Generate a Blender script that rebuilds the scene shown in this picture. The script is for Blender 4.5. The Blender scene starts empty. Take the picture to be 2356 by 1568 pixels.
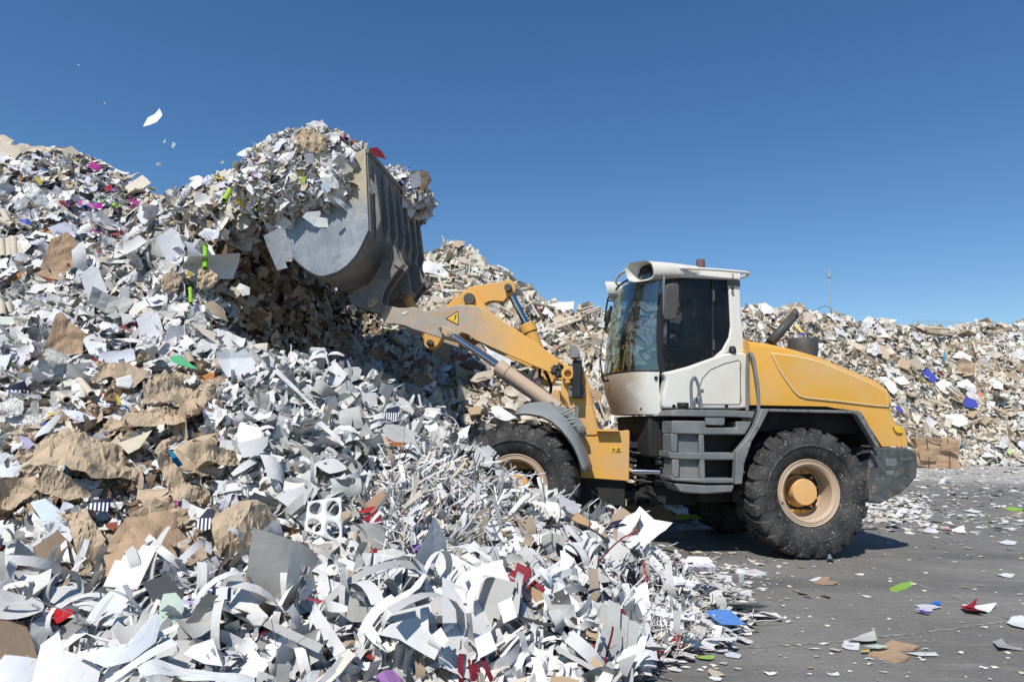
import bpy, bmesh, math, random
import numpy as np
from mathutils import Vector, Matrix
from mathutils.geometry import delaunay_2d_cdt
random.seed(7); rng = np.random.default_rng(11)
SC = bpy.context.scene
COL = SC.collection
# ------------------------------------------------------------------ camera
F_PX, PITCH, ROLL, CAM_H = 1524.18, .1261, .0178, 1.5873     # focal length in pixels of a 2356 px wide frame
cd = bpy.data.cameras.new('camera'); cam = bpy.data.objects.new('camera', cd); COL.objects.link(cam)
cd.sensor_width = 36; cd.lens = 36 * F_PX / 2356; cd.clip_start = .05; cd.clip_end = 6000
_f = Vector((0, math.cos(PITCH), math.sin(PITCH))); _u = Vector((0, -math.sin(PITCH), math.cos(PITCH))); _r = Vector((1, 0, 0))
cr = _r * math.cos(ROLL) + _u * math.sin(ROLL); cu = _u * math.cos(ROLL) - _r * math.sin(ROLL)
m = Matrix((cr, cu, -_f)).transposed().to_4x4(); m.translation = (0, 0, CAM_H)
cam.matrix_world = m
SC.camera = cam
# ------------------------------------------------------------------ light
SUN_EL, SUN_AZ = math.radians(50), math.radians(202)           # azimuth measured clockwise from +Y
wd = bpy.data.worlds.new('World'); SC.world = wd; wd.use_nodes = True
nt = wd.node_tree; nt.nodes.clear()
sky = nt.nodes.new('ShaderNodeTexSky'); sky.sky_type = 'NISHITA'; sky.sun_disc = False
sky.sun_elevation = SUN_EL; sky.sun_rotation = SUN_AZ
sky.altitude = 0; sky.air_density = 1.1; sky.dust_density = 0; sky.ozone_density = 4.
bg = nt.nodes.new('ShaderNodeBackground'); bg.inputs[1].default_value = .113
hs = nt.nodes.new('ShaderNodeHueSaturation'); hs.inputs['Saturation'].default_value = 1.21; hs.inputs['Hue'].default_value = .502
ow = nt.nodes.new('ShaderNodeOutputWorld')
nt.links.new(sky.outputs[0], hs.inputs['Color']); nt.links.new(hs.outputs[0], bg.inputs[0]); nt.links.new(bg.outputs[0], ow.inputs[0])
sd = bpy.data.lights.new('sun', 'SUN'); sd.energy = 4.7; sd.angle = math.radians(.53); sd.color = (1, .955, .875)
so = bpy.data.objects.new('sun', sd); COL.objects.link(so)
sv = Vector((math.sin(SUN_AZ) * math.cos(SUN_EL), math.cos(SUN_AZ) * math.cos(SUN_EL), math.sin(SUN_EL)))
so.rotation_euler = sv.to_track_quat('Z', 'Y').to_euler(); so.location = sv * 60
SC.view_settings.view_transform = 'Standard'; SC.view_settings.look = 'None'
SC.view_settings.exposure = 0; SC.view_settings.gamma = 1
SC.cycles.max_bounces = 8; SC.cycles.diffuse_bounces = 2; SC.cycles.transparent_max_bounces = 12

# ------------------------------------------------------------------ measuring: pixel of the photograph -> point on a plane in the place
CAMP = np.array([0, 0, CAM_H])
def ray(px, py):
    a = px - 1178; b = py - 784
    a, b = a * math.cos(ROLL) + b * math.sin(ROLL), -a * math.sin(ROLL) + b * math.cos(ROLL)
    x = a / F_PX; z = -b / F_PX
    return np.array([x, math.cos(PITCH) - z * math.sin(PITCH), math.sin(PITCH) + z * math.cos(PITCH)])
def at(px, py, Y):
    d = ray(px, py); return CAMP + d * (Y / d[1])
def ground(px, py, z=0.):
    d = ray(px, py); return CAMP + d * ((z - CAM_H) / d[2])
def proj(P):
    P = np.atleast_2d(P) - CAMP
    y = P[:, 1] * math.cos(PITCH) + P[:, 2] * math.sin(PITCH); z = -P[:, 1] * math.sin(PITCH) + P[:, 2] * math.cos(PITCH)
    y = np.maximum(y, .05)
    a = F_PX * P[:, 0] / y; b = -F_PX * z / y
    return np.stack([1178 + a * math.cos(ROLL) - b * math.sin(ROLL), 784 + a * math.sin(ROLL) + b * math.cos(ROLL)], 1)
def uv(t): return np.array([math.cos(t), math.sin(t), 0]), np.array([-math.sin(t), math.cos(t), 0])
UP = np.array([0, 0, 1.])
ur, vr = uv(.1362); uf, vf = uv(-.1451)
Or = np.array([3.7685, 8.3867, 0]); J = Or - 1.6957 * ur + 1.3 * vr; Of = J - 1.3 * vf
FR = {'r': (Or, ur, vr), 'f': (Of, uf, vf)}      # frames of the rear and the front half of the machine: along, across, up
ZW = dict(a=(2300, 980, 2.178), b=(2600, 1500, 1.96), c=(1450, 1050, 2.091), d=(900, 450, 1.8444), e=(1850, 1600, 2.4118),
          g=(2900, 1050, 1.4933), s=(2600, 1600, 3.92), t=(2150, 1350, 3.92), k=(1350, 850, 3.485), m=(2350, 1020, 3.266),
          w=(2900, 1680, 2.703), x=(1850, 1640, 3.92))
def W(fr, u, v, z):
    O, a, b = FR[fr]; return O + u * a + v * b + z * UP
def U(fr, k, zx, zy, v):
    px, py = zx, zy
    if k:
        x0, y0, s = ZW[k]; px = (x0 + zx / s) / 1.7385; py = (y0 + zy / s) / 1.7385
    O, u, vd = FR[fr]; d = ray(px, py); return CAMP + d * (((O + v * vd - CAMP) @ vd) / (d @ vd))
def L(fr, P):
    O, a, b = FR[fr]; return (P - O) @ a, (P - O) @ b, P[2]
def US(fr, k, v, pts): return [U(fr, k, x, y, v) for x, y in pts]
def mirror(fr, pts):
    O, a, b = FR[fr]; return [p + b * (2.6 - 2 * ((p - O) @ b)) for p in pts]

# ------------------------------------------------------------------ materials
def lin(r, g, b): return tuple(((c / 255) / 12.92 if c / 255 <= .04045 else ((c / 255 + .055) / 1.055) ** 2.4) for c in (r, g, b))
class Mat:
    def __init__(s, name):
        s.m = bpy.data.materials.new(name); s.m.use_nodes = True; s.t = s.m.node_tree; s.t.nodes.clear()
        s.out = s.n('ShaderNodeOutputMaterial'); s.p = s.n('ShaderNodeBsdfPrincipled'); s.l(s.p.outputs[0], s.out.inputs[0])
    def n(s, kind, **kw):
        o = s.t.nodes.new(kind)
        for k, v in kw.items(): setattr(o, k, v)
        return o
    def l(s, a, b): s.t.links.new(a, b)
    def val(s, sock, v):
        if hasattr(v, 'node'): s.l(v, sock)
        else: sock.default_value = (*v, 1) if isinstance(v, tuple) and len(v) == 3 else v
    def coord(s, kind='Object', scale=(1, 1, 1)):
        c = s.n('ShaderNodeTexCoord'); mp = s.n('ShaderNodeMapping'); mp.inputs['Scale'].default_value = scale
        s.l(c.outputs[kind], mp.inputs[0]); return mp.outputs[0]
    def noise(s, scale, detail=4, rough=.55, co=None, sc=(1, 1, 1), dist=0):
        t = s.n('ShaderNodeTexNoise'); s.l(co or s.coord(scale=sc), t.inputs['Vector'])
        t.inputs['Scale'].default_value = scale; t.inputs['Detail'].default_value = detail; t.inputs['Roughness'].default_value = rough; t.inputs['Distortion'].default_value = dist
        return t.outputs['Fac']
    def ramp(s, fac, lo, hi, a=0., b=1.):
        t = s.n('ShaderNodeMapRange'); s.l(fac, t.inputs[0])
        for i, v in enumerate((lo, hi, a, b)): t.inputs[i + 1].default_value = v
        return t.outputs[0]
    def mix(s, fac, a, b):
        t = s.n('ShaderNodeMix', data_type='RGBA'); s.val(t.inputs[0], fac); s.val(t.inputs[6], a); s.val(t.inputs[7], b); return t.outputs[2]
    def math(s, op, a, b=0.):
        t = s.n('ShaderNodeMath', operation=op); s.val(t.inputs[0], a); s.val(t.inputs[1], b); return t.outputs[0]
    def bump(s, h, strength=.3, dist=.01):
        t = s.n('ShaderNodeBump'); t.inputs['Strength'].default_value = strength; t.inputs['Distance'].default_value = dist
        s.l(h, t.inputs['Height']); s.l(t.outputs[0], s.p.inputs['Normal'])
    def set(s, **kw):
        for k, v in kw.items(): s.val(s.p.inputs[k], v)
        return s.m

def paint(name, col, dust=(.5, .42, .33), amt=.35, rough=.4, scale=2.2, spots=0.):
    M = Mat(name)
    d = M.ramp(M.noise(scale, 6, .65), .45, .78, 0, amt)
    c = M.mix(d, col, dust)
    c = M.mix(M.ramp(M.noise(40, 3), .6, .75, 0, .25), c, dust)
    if spots: c = M.mix(M.ramp(M.noise(9, 5, .7), .66, .72, 0, spots), c, (.16, .09, .04))
    M.bump(M.noise(60, 2), .05)
    return M.set(**{'Base Color': c, 'Roughness': M.ramp(M.noise(8, 3), .3, .7, rough - .08, rough + .2), 'Specular IOR Level': .4})
ORANGE = paint('orange_paint', (.70, .365, .06), (.60, .45, .27), .65, .38, 1.4)
ORANGE_WORN = paint('dusty_orange_paint', (.68, .36, .075), (.43, .34, .27), .75, .5, 1.6, .45)
ORANGE_BARE = paint('scuffed_orange_paint', (.45, .31, .17), (.42, .36, .31), .9, .55, 2.4, .35)
HUB = paint('dusty_hub_paint', (.74, .42, .16), (.52, .38, .24), .6, .5)
def boom_mat():
    M = Mat('boom_paint'); co = M.coord(); sx = M.n('ShaderNodeSeparateXYZ'); M.l(co, sx.inputs[0])
    n1 = M.noise(2.2, 6, .7); t = M.math('ADD', sx.outputs[0], M.math('MULTIPLY', M.math('SUBTRACT', n1, .5), 1.5))
    worn = M.ramp(t, .45, -.35)
    c = M.mix(M.ramp(M.noise(1.5, 5, .65), .45, .75, 0, .35), (.70, .375, .085), (.56, .40, .22))
    c = M.mix(worn, c, M.mix(M.ramp(M.noise(5, 6, .7), .35, .7), (.40, .33, .26), (.30, .27, .235)))
    c = M.mix(M.math('MULTIPLY', worn, M.ramp(M.noise(6, 6, .75, sc=(1, 1, 2)), .58, .66, 0, .9)), c, (.55, .24, .03))
    c = M.mix(M.ramp(M.noise(11, 5, .75), .66, .74, 0, .5), c, (.16, .10, .05))
    return M.set(**{'Base Color': c, 'Roughness': .55})
BOOM = boom_mat()
CREAM = paint('dusty_beige_metal', (.50, .37, .26), (.42, .34, .28), .6, .55)
WHITE = paint('white_paint', (.70, .68, .62), (.40, .30, .20), .45, .42, 1.1)
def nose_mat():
    M = Mat('brown_fronted_white_paint'); sx = M.n('ShaderNodeSeparateXYZ'); M.l(M.coord(), sx.inputs[0])
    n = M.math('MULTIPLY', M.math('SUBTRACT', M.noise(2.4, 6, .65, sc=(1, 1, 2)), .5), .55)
    c = M.mix(M.ramp(M.math('ADD', sx.outputs[0], n), -.62, -.88, 0, .8), (.70, .68, .62), M.mix(M.noise(8, 5, .7), (.30, .20, .12), (.46, .35, .24)))  # white turns blotchy brown towards the front
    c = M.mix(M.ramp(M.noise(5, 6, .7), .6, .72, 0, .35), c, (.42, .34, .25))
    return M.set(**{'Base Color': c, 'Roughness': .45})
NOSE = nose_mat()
BLACK = paint('black_plastic', (.014, .015, .017), (.1, .1, .1), .15, .5)
DARK = paint('dark_machinery', (.02, .02, .02), (.06, .05, .04), .5, .7)
PLASTIC = paint('weathered_grey_plastic', (.15, .16, .163), (.30, .29, .27), .75, .55, 3)
PALEPLASTIC = paint('pale_grey_plastic', (.21, .225, .225), (.36, .36, .34), .5, .5, 2)
SMOKED = paint('smoked_steel', (.07, .066, .063), (.17, .155, .14), .5, .5)
REDBROWN = paint('beacon_plastic', (.15, .08, .075), (.25, .15, .13), .4, .5)
M = Mat('chrome_rod'); CHROME = M.set(**{'Base Color': (.50, .50, .52), 'Metallic': 1., 'Roughness': .1})
M = Mat('lamp_glass'); LAMP = M.set(**{'Base Color': (.035, .033, .033), 'Roughness': .3})
M = Mat('bolt_steel'); BOLT = M.set(**{'Base Color': M.mix(M.noise(30), (.12, .11, .1), (.26, .24, .22)), 'Metallic': .4, 'Roughness': .5})
M = Mat('safety_yellow'); YELLOW = M.set(**{'Base Color': M.mix(M.ramp(M.noise(20, 4), .5, .7, 0, .35), (.75, .48, .03), (.45, .33, .15)), 'Roughness': .5})
M = Mat('skin'); SKIN = M.set(**{'Base Color': (.42, .22, .14), 'Roughness': .55})
M = Mat('grey_cotton'); SHIRT = M.set(**{'Base Color': (.22, .21, .19), 'Roughness': .9})
M = Mat('dark_denim'); DENIM = M.set(**{'Base Color': (.03, .035, .06), 'Roughness': .9})
M = Mat('dark_hair'); HAIR = M.set(**{'Base Color': (.02, .014, .01), 'Roughness': .6})
def glassmat(name, tint, mirror_tint=(1, 1, 1), dusty=.12, base=.03):
    M = Mat(name)
    tr = M.n('ShaderNodeBsdfTransparent'); tr.inputs[0].default_value = (*tint, 1)
    gl = M.n('ShaderNodeBsdfGlossy'); gl.inputs['Roughness'].default_value = .015; gl.inputs[0].default_value = (*mirror_tint, 1)
    df = M.n('ShaderNodeBsdfDiffuse'); df.inputs[0].default_value = (.4, .38, .33, 1)
    fr = M.n('ShaderNodeFresnel'); fr.inputs[0].default_value = 1.5
    a = M.n('ShaderNodeMixShader'); b = M.n('ShaderNodeMixShader')
    M.l(M.math('ADD', fr.outputs[0], base), a.inputs[0]); M.l(tr.outputs[0], a.inputs[1]); M.l(gl.outputs[0], a.inputs[2])
    M.l(M.ramp(M.noise(3, 6, .7), .45, .85, .01, dusty), b.inputs[0]); M.l(a.outputs[0], b.inputs[1]); M.l(df.outputs[0], b.inputs[2])
    M.l(b.outputs[0], M.out.inputs[0]); return M.m
GLASS = glassmat('tinted_glass', (.56, .58, .60), (.5, .52, .55), .035, -.01)
SHIELD = glassmat('windshield_glass', (.5, .6, .57), (.9, 1, .92), .16, .16)
def tyre_mat():
    M = Mat('dusty_tyre_rubber')
    co = M.coord()
    v = M.n('ShaderNodeTexVoronoi'); v.inputs['Scale'].default_value = 55; M.l(co, v.inputs['Vector'])
    patch = M.ramp(M.noise(5, 5, .7), .46, .66)
    fleck = M.math('MULTIPLY', M.ramp(v.outputs['Distance'], .38, .26), M.ramp(M.noise(26, 3), .5, .56))
    c = M.mix(M.ramp(M.noise(3.5, 6, .65), .36, .7, 0, .85), (.017, .0175, .019), (.095, .09, .083))
    c = M.mix(M.math('MULTIPLY', fleck, M.math('ADD', patch, .10)), c, (.46, .45, .43))
    M.bump(M.noise(50, 3), .25)
    return M.set(**{'Base Color': c, 'Roughness': .8, 'Specular IOR Level': .3})
TYRE = tyre_mat()
def bucket_mat():
    M = Mat('scratched_bucket_steel')
    c = M.mix(M.ramp(M.noise(2.2, 5, .6), .38, .62), (.19, .215, .245), (.33, .355, .385))
    sz = M.n('ShaderNodeSeparateXYZ'); M.l(M.coord(), sz.inputs[0])
    up = M.ramp(M.math('ADD', M.math('ADD', sz.outputs[2], M.math('MULTIPLY', sz.outputs[0], .55)), M.math('MULTIPLY', M.math('SUBTRACT', M.noise(2.5, 6, .75), .5), 2.2)), .9, 1.5, 0, .85)
    c = M.mix(up, c, (.46, .375, .22))
    c = M.mix(M.ramp(M.noise(5, 6, .75), .56, .68, 0, .6), c, (.13, .125, .115))
    for k, (a, b) in enumerate(((1., 7.), (6., 1.2), (3., 3.))):
        co = M.n('ShaderNodeMapping'); tc = M.n('ShaderNodeTexCoord'); M.l(tc.outputs['Object'], co.inputs[0]); co.inputs['Rotation'].default_value = (.0, .4 + .9 * k, .2); co.inputs['Scale'].default_value = (a * 2, 1, b * 2)
        n = M.noise(3.2, 4, .65, co.outputs[0], dist=1.5)
        c = M.mix(M.math('MULTIPLY', M.math('MULTIPLY', M.ramp(n, .485, .5), M.ramp(n, .515, .5)), .7), c, (.06, .06, .062) if k != 1 else (.5, .5, .5))
    M.bump(M.noise(9, 4), .12, .02)
    return M.set(**{'Base Color': c, 'Roughness': .5, 'Metallic': .2})
STEEL = bucket_mat()
DIRTYSTEEL = paint('dirty_grey_steel', (.155, .15, .14), (.33, .29, .23), .9, .65, 3.0, .6)
def ballast_mat():
    M = Mat('scraped_ballast')
    c = M.mix(M.ramp(M.noise(6, 5, .7), .4, .7), (.05, .054, .055), (.115, .12, .118))
    c = M.mix(M.ramp(M.noise(3.2, 6, .72, sc=(1.3, 1.3, 3)), .56, .63, 0, .7), c, (.34, .32, .28))
    c = M.mix(M.ramp(M.noise(4.3, 6, .7, sc=(1, 1, 2.5)), .57, .62, 0, .9), c, (.15, .095, .045))
    return M.set(**{'Base Color': c, 'Roughness': .55})
BALLAST = ballast_mat()
def paper_mat(name, attr=True, rough=.62, mottle=.12):
    M = Mat(name)
    if attr:
        a = M.n('ShaderNodeAttribute'); a.attribute_name = 'Col'; c0 = a.outputs['Color']
    else:
        a = M.n('ShaderNodeObjectInfo'); c0 = a.outputs['Color']
    mm = M.n('ShaderNodeMix', data_type='RGBA', blend_type='MULTIPLY'); mm.inputs[0].default_value = 1
    M.l(c0, mm.inputs[6]); g = M.ramp(M.noise(9, 5, .65), .25, .8, 1 - mottle, 1.0)
    M.l(g, mm.inputs[7])
    M.bump(M.noise(7, 3, .5, dist=.6), .35, .03)
    return M.set(**{'Base Color': mm.outputs[2], 'Roughness': rough, 'Specular IOR Level': .25})
def print_mat():
    M = Mat('printed_paper'); a = M.n('ShaderNodeObjectInfo'); co = M.coord(scale=(1, 1, 1))
    w = M.n('ShaderNodeTexWave'); w.bands_direction = 'DIAGONAL'; M.l(co, w.inputs[0]); w.inputs['Scale'].default_value = 9; w.inputs['Distortion'].default_value = .4
    blk = M.ramp(M.noise(6, 1, .3), .5, .53); ln = M.math('MULTIPLY', M.ramp(w.outputs['Fac'], .5, .6, 0, .6), M.ramp(M.noise(30, 2), .4, .5))
    c = M.mix(M.math('MULTIPLY', ln, blk), a.outputs['Color'], (.12, .13, .17)); c = M.mix(M.ramp(M.noise(4.5, 1, .3), .63, .645, 0, .6), c, M.mix(M.noise(2), (.10, .16, .30), (.40, .18, .12)))
    M.bump(M.noise(7, 3, .5, dist=.6), .35, .03); return M.set(**{'Base Color': c, 'Roughness': .5})
PRINT = print_mat()
PAPER = paper_mat('waste_paper'); SHEET = paper_mat('card_sheet', False); 
def kraft_mat(name, col, creases=.5, corr=False):
    M = Mat(name)
    c = M.mix(M.ramp(M.noise(5, 6, .6), .3, .75), col, tuple(x * .72 for x in col))
    vo = M.n('ShaderNodeTexVoronoi'); vo.feature = 'DISTANCE_TO_EDGE'; vo.inputs['Scale'].default_value = 7; M.l(M.coord(), vo.inputs['Vector'])
    h = M.math('ADD', M.math('MULTIPLY', vo.outputs['Distance'], 1.6), M.math('MULTIPLY', M.noise(22, 5, .6), .3))
    if corr:
        w = M.n('ShaderNodeTexWave'); M.l(M.coord('UV', (1, 1, 1)), w.inputs[0]); w.inputs['Scale'].default_value = 7; w.inputs['Distortion'].default_value = 3.5; w.inputs['Detail Scale'].default_value = .6
        h = M.math('ADD', M.math('MULTIPLY', w.outputs['Fac'], .06), h)
    M.bump(h, creases, .04)
    return M.set(**{'Base Color': c, 'Roughness': .75, 'Specular IOR Level': .2})
KRAFT = kraft_mat('kraft_paper', (.52, .40, .275), .3); CARDBOARD = kraft_mat('brown_cardboard', (.46, .315, .20), .25, True)
def stripe_mat():
    M = Mat('striped_print')
    w = M.n('ShaderNodeTexWave'); w.wave_profile = 'SIN'; M.l(M.coord('UV'), w.inputs[0]); w.inputs['Scale'].default_value = 2.2
    sx = M.n('ShaderNodeSeparateXYZ'); M.l(M.coord('UV'), sx.inputs[0])
    c = M.mix(M.ramp(w.outputs['Fac'], .48, .52), (.016, .018, .045), (.75, .76, .78))
    c = M.mix(M.math('GREATER_THAN', sx.outputs[1], .62), c, (.016, .018, .045))
    return M.set(**{'Base Color': c, 'Roughness': .4})
STRIPED = stripe_mat()
def ground_mat():
    M = Mat('worn_concrete')
    co = M.coord()
    c = M.mix(M.ramp(M.noise(.7, 6, .6), .3, .72), (.150, .142, .127), (.235, .222, .200))
    c = M.mix(M.ramp(M.noise(1.2, 6, .7, sc=(.35, 2.2, 1)), .5, .75, 0, .6), c, (.24, .235, .225))
    c = M.mix(M.ramp(M.noise(.5, 5, .65, sc=(.4, 1.6, 1)), .5, .68, 0, .5), c, (.095, .095, .094))
    c = M.mix(M.ramp(M.noise(26, 6, .8, sc=(.45, 1, 1)), .48, .72, 0, .42), c, (.36, .35, .32))
    c = M.mix(M.ramp(M.noise(44, 5, .75, sc=(.5, 1, 1)), .52, .7, 0, .45), c, (.07, .069, .066))
    c = M.mix(M.ramp(M.noise(2.2, 5, .6, sc=(.25, 3.2, 1), dist=1.), .58, .66, 0, .35), c, (.34, .33, .31))
    c = M.mix(M.ramp(M.noise(1.1, 6, .7, dist=.6), .63, .72, 0, .5), c, (.07, .068, .065))
    v = M.n('ShaderNodeTexVoronoi'); v.inputs['Scale'].default_value = 19; M.l(co, v.inputs['Vector'])
    fl = M.math('MULTIPLY', M.ramp(v.outputs['Distance'], .16, .11), M.ramp(M.noise(3, 4), .48, .62))
    c = M.mix(M.math('MULTIPLY', fl, .35), c, (.5, .49, .46))
    gx = M.n('ShaderNodeSeparateXYZ'); M.l(co, gx.inputs[0])
    for y0, sl, fq, ph in ((6.6, .10, .5, 0.), (8.0, .16, .4, 1.), (4.6, -.06, .6, 2.)):
        dv = M.math('ABSOLUTE', M.math('SUBTRACT', gx.outputs[1], M.math('ADD', M.math('MULTIPLY', gx.outputs[0], sl), M.math('ADD', M.math('MULTIPLY', M.math('SINE', M.math('ADD', M.math('MULTIPLY', gx.outputs[0], fq), ph)), .3), y0))))
        c = M.mix(M.math('MULTIPLY', M.ramp(dv, .26, .16), M.ramp(M.noise(5, 5, .7, sc=(.3, 1.5, 1)), .35, .6, .05, .4)), c, (.085, .083, .08))
    # pale paper dust blown along the foot of the far heap
    sx = M.n('ShaderNodeSeparateXYZ'); M.l(co, sx.inputs[0])
    yy = M.math('ADD', sx.outputs[1], M.math('MULTIPLY', M.noise(.5, 5, .6), 6.))
    band = M.math('MULTIPLY', M.ramp(yy, 23, 26.5), M.ramp(yy, 46, 38))
    band = M.math('MULTIPLY', band, M.ramp(M.noise(1.1, 6, .7, sc=(.4, 1.4, 1)), .3, .62, .15, .95))
    c = M.mix(band, c, (.52, .50, .46))
    M.bump(M.noise(60, 4, .7), .25, .01)
    return M.set(**{'Base Color': c, 'Roughness': .82, 'Specular IOR Level': .25})
GROUND = ground_mat()
M = Mat('joint_filler'); JOINT = M.set(**{'Base Color': M.mix(M.ramp(M.noise(14, 5, .7), .4, .62), (.15, .148, .14), (.42, .40, .36)), 'Roughness': .9})
M = Mat('galvanised_steel'); GALV = M.set(**{'Base Color': (.42, .44, .46), 'Roughness': .5, 'Metallic': .3})

# ------------------------------------------------------------------ mesh collecting
class MB:
    def __init__(s): s.v = []; s.f = []; s.mk = []
    def each(s, name, mat, parent, bevel=0, smooth=35):
        for k, (o, fo) in enumerate(s.mk):
            e, fe = s.mk[k + 1] if k + 1 < len(s.mk) else (len(s.v), len(s.f)); m = MB(); m.v = s.v[o:e]; m.f = [tuple(i - o for i in f) for f in s.f[fo:fe]]; m.build(name, mat, parent, bevel, smooth)
    def add(s, vs, fs):
        o = len(s.v); s.mk.append((o, len(s.f))); s.v += [tuple(map(float, p)) for p in vs]; s.f += [tuple(i + o for i in f) for f in fs]; return s
    def prism(s, pts, vec):
        n = len(pts); vec = np.array(vec)
        return s.add(list(pts) + [np.array(p) + vec for p in pts], [tuple(range(n))[::-1], tuple(range(n, 2 * n))] + [(i, (i + 1) % n, n + (i + 1) % n, n + i) for i in range(n)])
    def loft(s, rings, caps=True, closed=True):
        n = len(rings[0]); vs = [p for r in rings for p in r]; fs = []
        for j in range(len(rings) - 1):
            for i in range(n if closed else n - 1):
                k = (i + 1) % n; fs.append((j * n + i, j * n + k, (j + 1) * n + k, (j + 1) * n + i))
        if caps: fs += [tuple(range(n))[::-1], tuple(range((len(rings) - 1) * n, len(rings) * n))]
        return s.add(vs, fs)
    def box(s, fr, u, v, z):
        c = [W(fr, a, b, k) for k in z for b in v for a in u]
        return s.add(c, [(0, 2, 3, 1), (4, 5, 7, 6), (0, 1, 5, 4), (2, 6, 7, 3), (0, 4, 6, 2), (1, 3, 7, 5)])
    def tube(s, path, r, n=8, caps=True):
        path = [np.array(p, float) for p in path]; rs = r if hasattr(r, '__len__') else [r] * len(path); rings = []; ref = None
        for i, p in enumerate(path):
            d = path[min(i + 1, len(path) - 1)] - path[max(i - 1, 0)]; d /= np.linalg.norm(d)
            if ref is None: ref = np.cross(d, UP if abs(d[2]) < .9 else np.array([1., 0, 0]))
            ref = ref - d * (ref @ d); ref /= np.linalg.norm(ref); q = np.cross(d, ref)
            rings.append([p + rs[i] * (math.cos(t) * ref + math.sin(t) * q) for t in np.linspace(0, 2 * math.pi, n, endpoint=False)])
        return s.loft(rings, caps)
    def cyl(s, p0, p1, r, r1=None, n=20): return s.tube([p0, p1], [r, r if r1 is None else r1], n)
    def lathe(s, c, ax, prof, n=48, closed=True):
        c = np.array(c); ax = np.array(ax) / np.linalg.norm(ax); a = np.cross(ax, UP if abs(ax[2]) < .9 else np.array([1., 0, 0])); a /= np.linalg.norm(a); b = np.cross(a, ax)
        rings = [[c + ax * x + r * (math.cos(t) * a + math.sin(t) * b) for x, r in prof] for t in np.linspace(0, 2 * math.pi, n, endpoint=False)]
        k = len(prof); vs = [p for r in rings for p in r]; fs = []
        for j in range(n):
            for i in range(k - 1): fs.append((j * k + i, ((j + 1) % n) * k + i, ((j + 1) % n) * k + i + 1, j * k + i + 1))
        return s.add(vs, fs)
    def build(s, name, mat, parent=None, bevel=0, smooth=35, seg=2, solid=0):
        me = bpy.data.meshes.new(name); o0 = parent
        off = np.zeros(3); q = parent
        while q is not None: off += np.array(q.location); q = q.parent
        me.from_pydata([tuple(np.array(p) - off) for p in s.v], [], s.f)
        bm = bmesh.new(); bm.from_mesh(me); bmesh.ops.recalc_face_normals(bm, faces=bm.faces); bm.to_mesh(me); bm.free()
        me.materials.append(mat)
        if smooth: me.shade_smooth(); me.set_sharp_from_angle(angle=math.radians(smooth))
        o = bpy.data.objects.new(name, me); COL.objects.link(o); o.parent = parent
        if solid:
            md = o.modifiers.new('thickness', 'SOLIDIFY'); md.thickness = solid; md.offset = 0
        if bevel:
            md = o.modifiers.new('edges', 'BEVEL'); md.width = bevel; md.segments = seg; md.limit_method = 'ANGLE'; md.angle_limit = math.radians(30); md.harden_normals = False
        return o
def tag(o, label=None, cat=None, group=None, kind=None):
    if label: o['label'] = label
    if cat: o['category'] = cat
    if group: o['group'] = group
    if kind: o['kind'] = kind
    return o
def empty(name, loc, parent=None):
    o = bpy.data.objects.new(name, None); COL.objects.link(o); o.parent = parent
    off = np.zeros(3); q = parent
    while q is not None: off += np.array(q.location); q = q.parent
    o.location = np.array(loc) - off; o.empty_display_size = .2; return o

# ================================================================== ground
g = MB(); R_ = 900
g.add([(-R_, -R_, 0), (R_, -R_, 0), (R_, R_, 0), (-R_, R_, 0)], [(0, 1, 2, 3)])
tag(g.build('ground', GROUND, smooth=0), kind='structure')
def joint(pts, w=.03):
    P = [ground(*p) for p in pts]; k = 60; mb = MB(); a = []; b = []
    for i in range(k):
        t = i / (k - 1) * (len(P) - 1); j = min(int(t), len(P) - 2); q = P[j] * (1 - (t - j)) + P[j + 1] * (t - j)
        d = P[j + 1] - P[j]; nn = np.array([-d[1], d[0], 0]); nn /= np.linalg.norm(nn)
        ww = w * random.uniform(.3, 1.1); q = q + nn * random.uniform(-.012, .012)
        a.append(q + nn * ww / 2 + UP * .004); b.append(q - nn * ww / 2 + UP * .004)
    mb.loft([a, b], False, False)
    tag(mb.build('pavement_joint', JOINT, smooth=0), kind='structure')
joint([(1935, 1282), (2040, 1318), (2180, 1368), (2330, 1428), (2500, 1480)])
joint([(1690, 1492), (1900, 1478), (2100, 1458), (2330, 1428), (2500, 1410)])
joint([(1960, 1267), (2140, 1253), (2360, 1228), (2500, 1215)])

# ================================================================== wheel loader
root = empty('wheel_loader', W('r', -1.7, 1.3, 0))
tag(root, 'orange and white wheel loader holding its paper filled bucket up against the heap', 'wheel loader')

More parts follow.
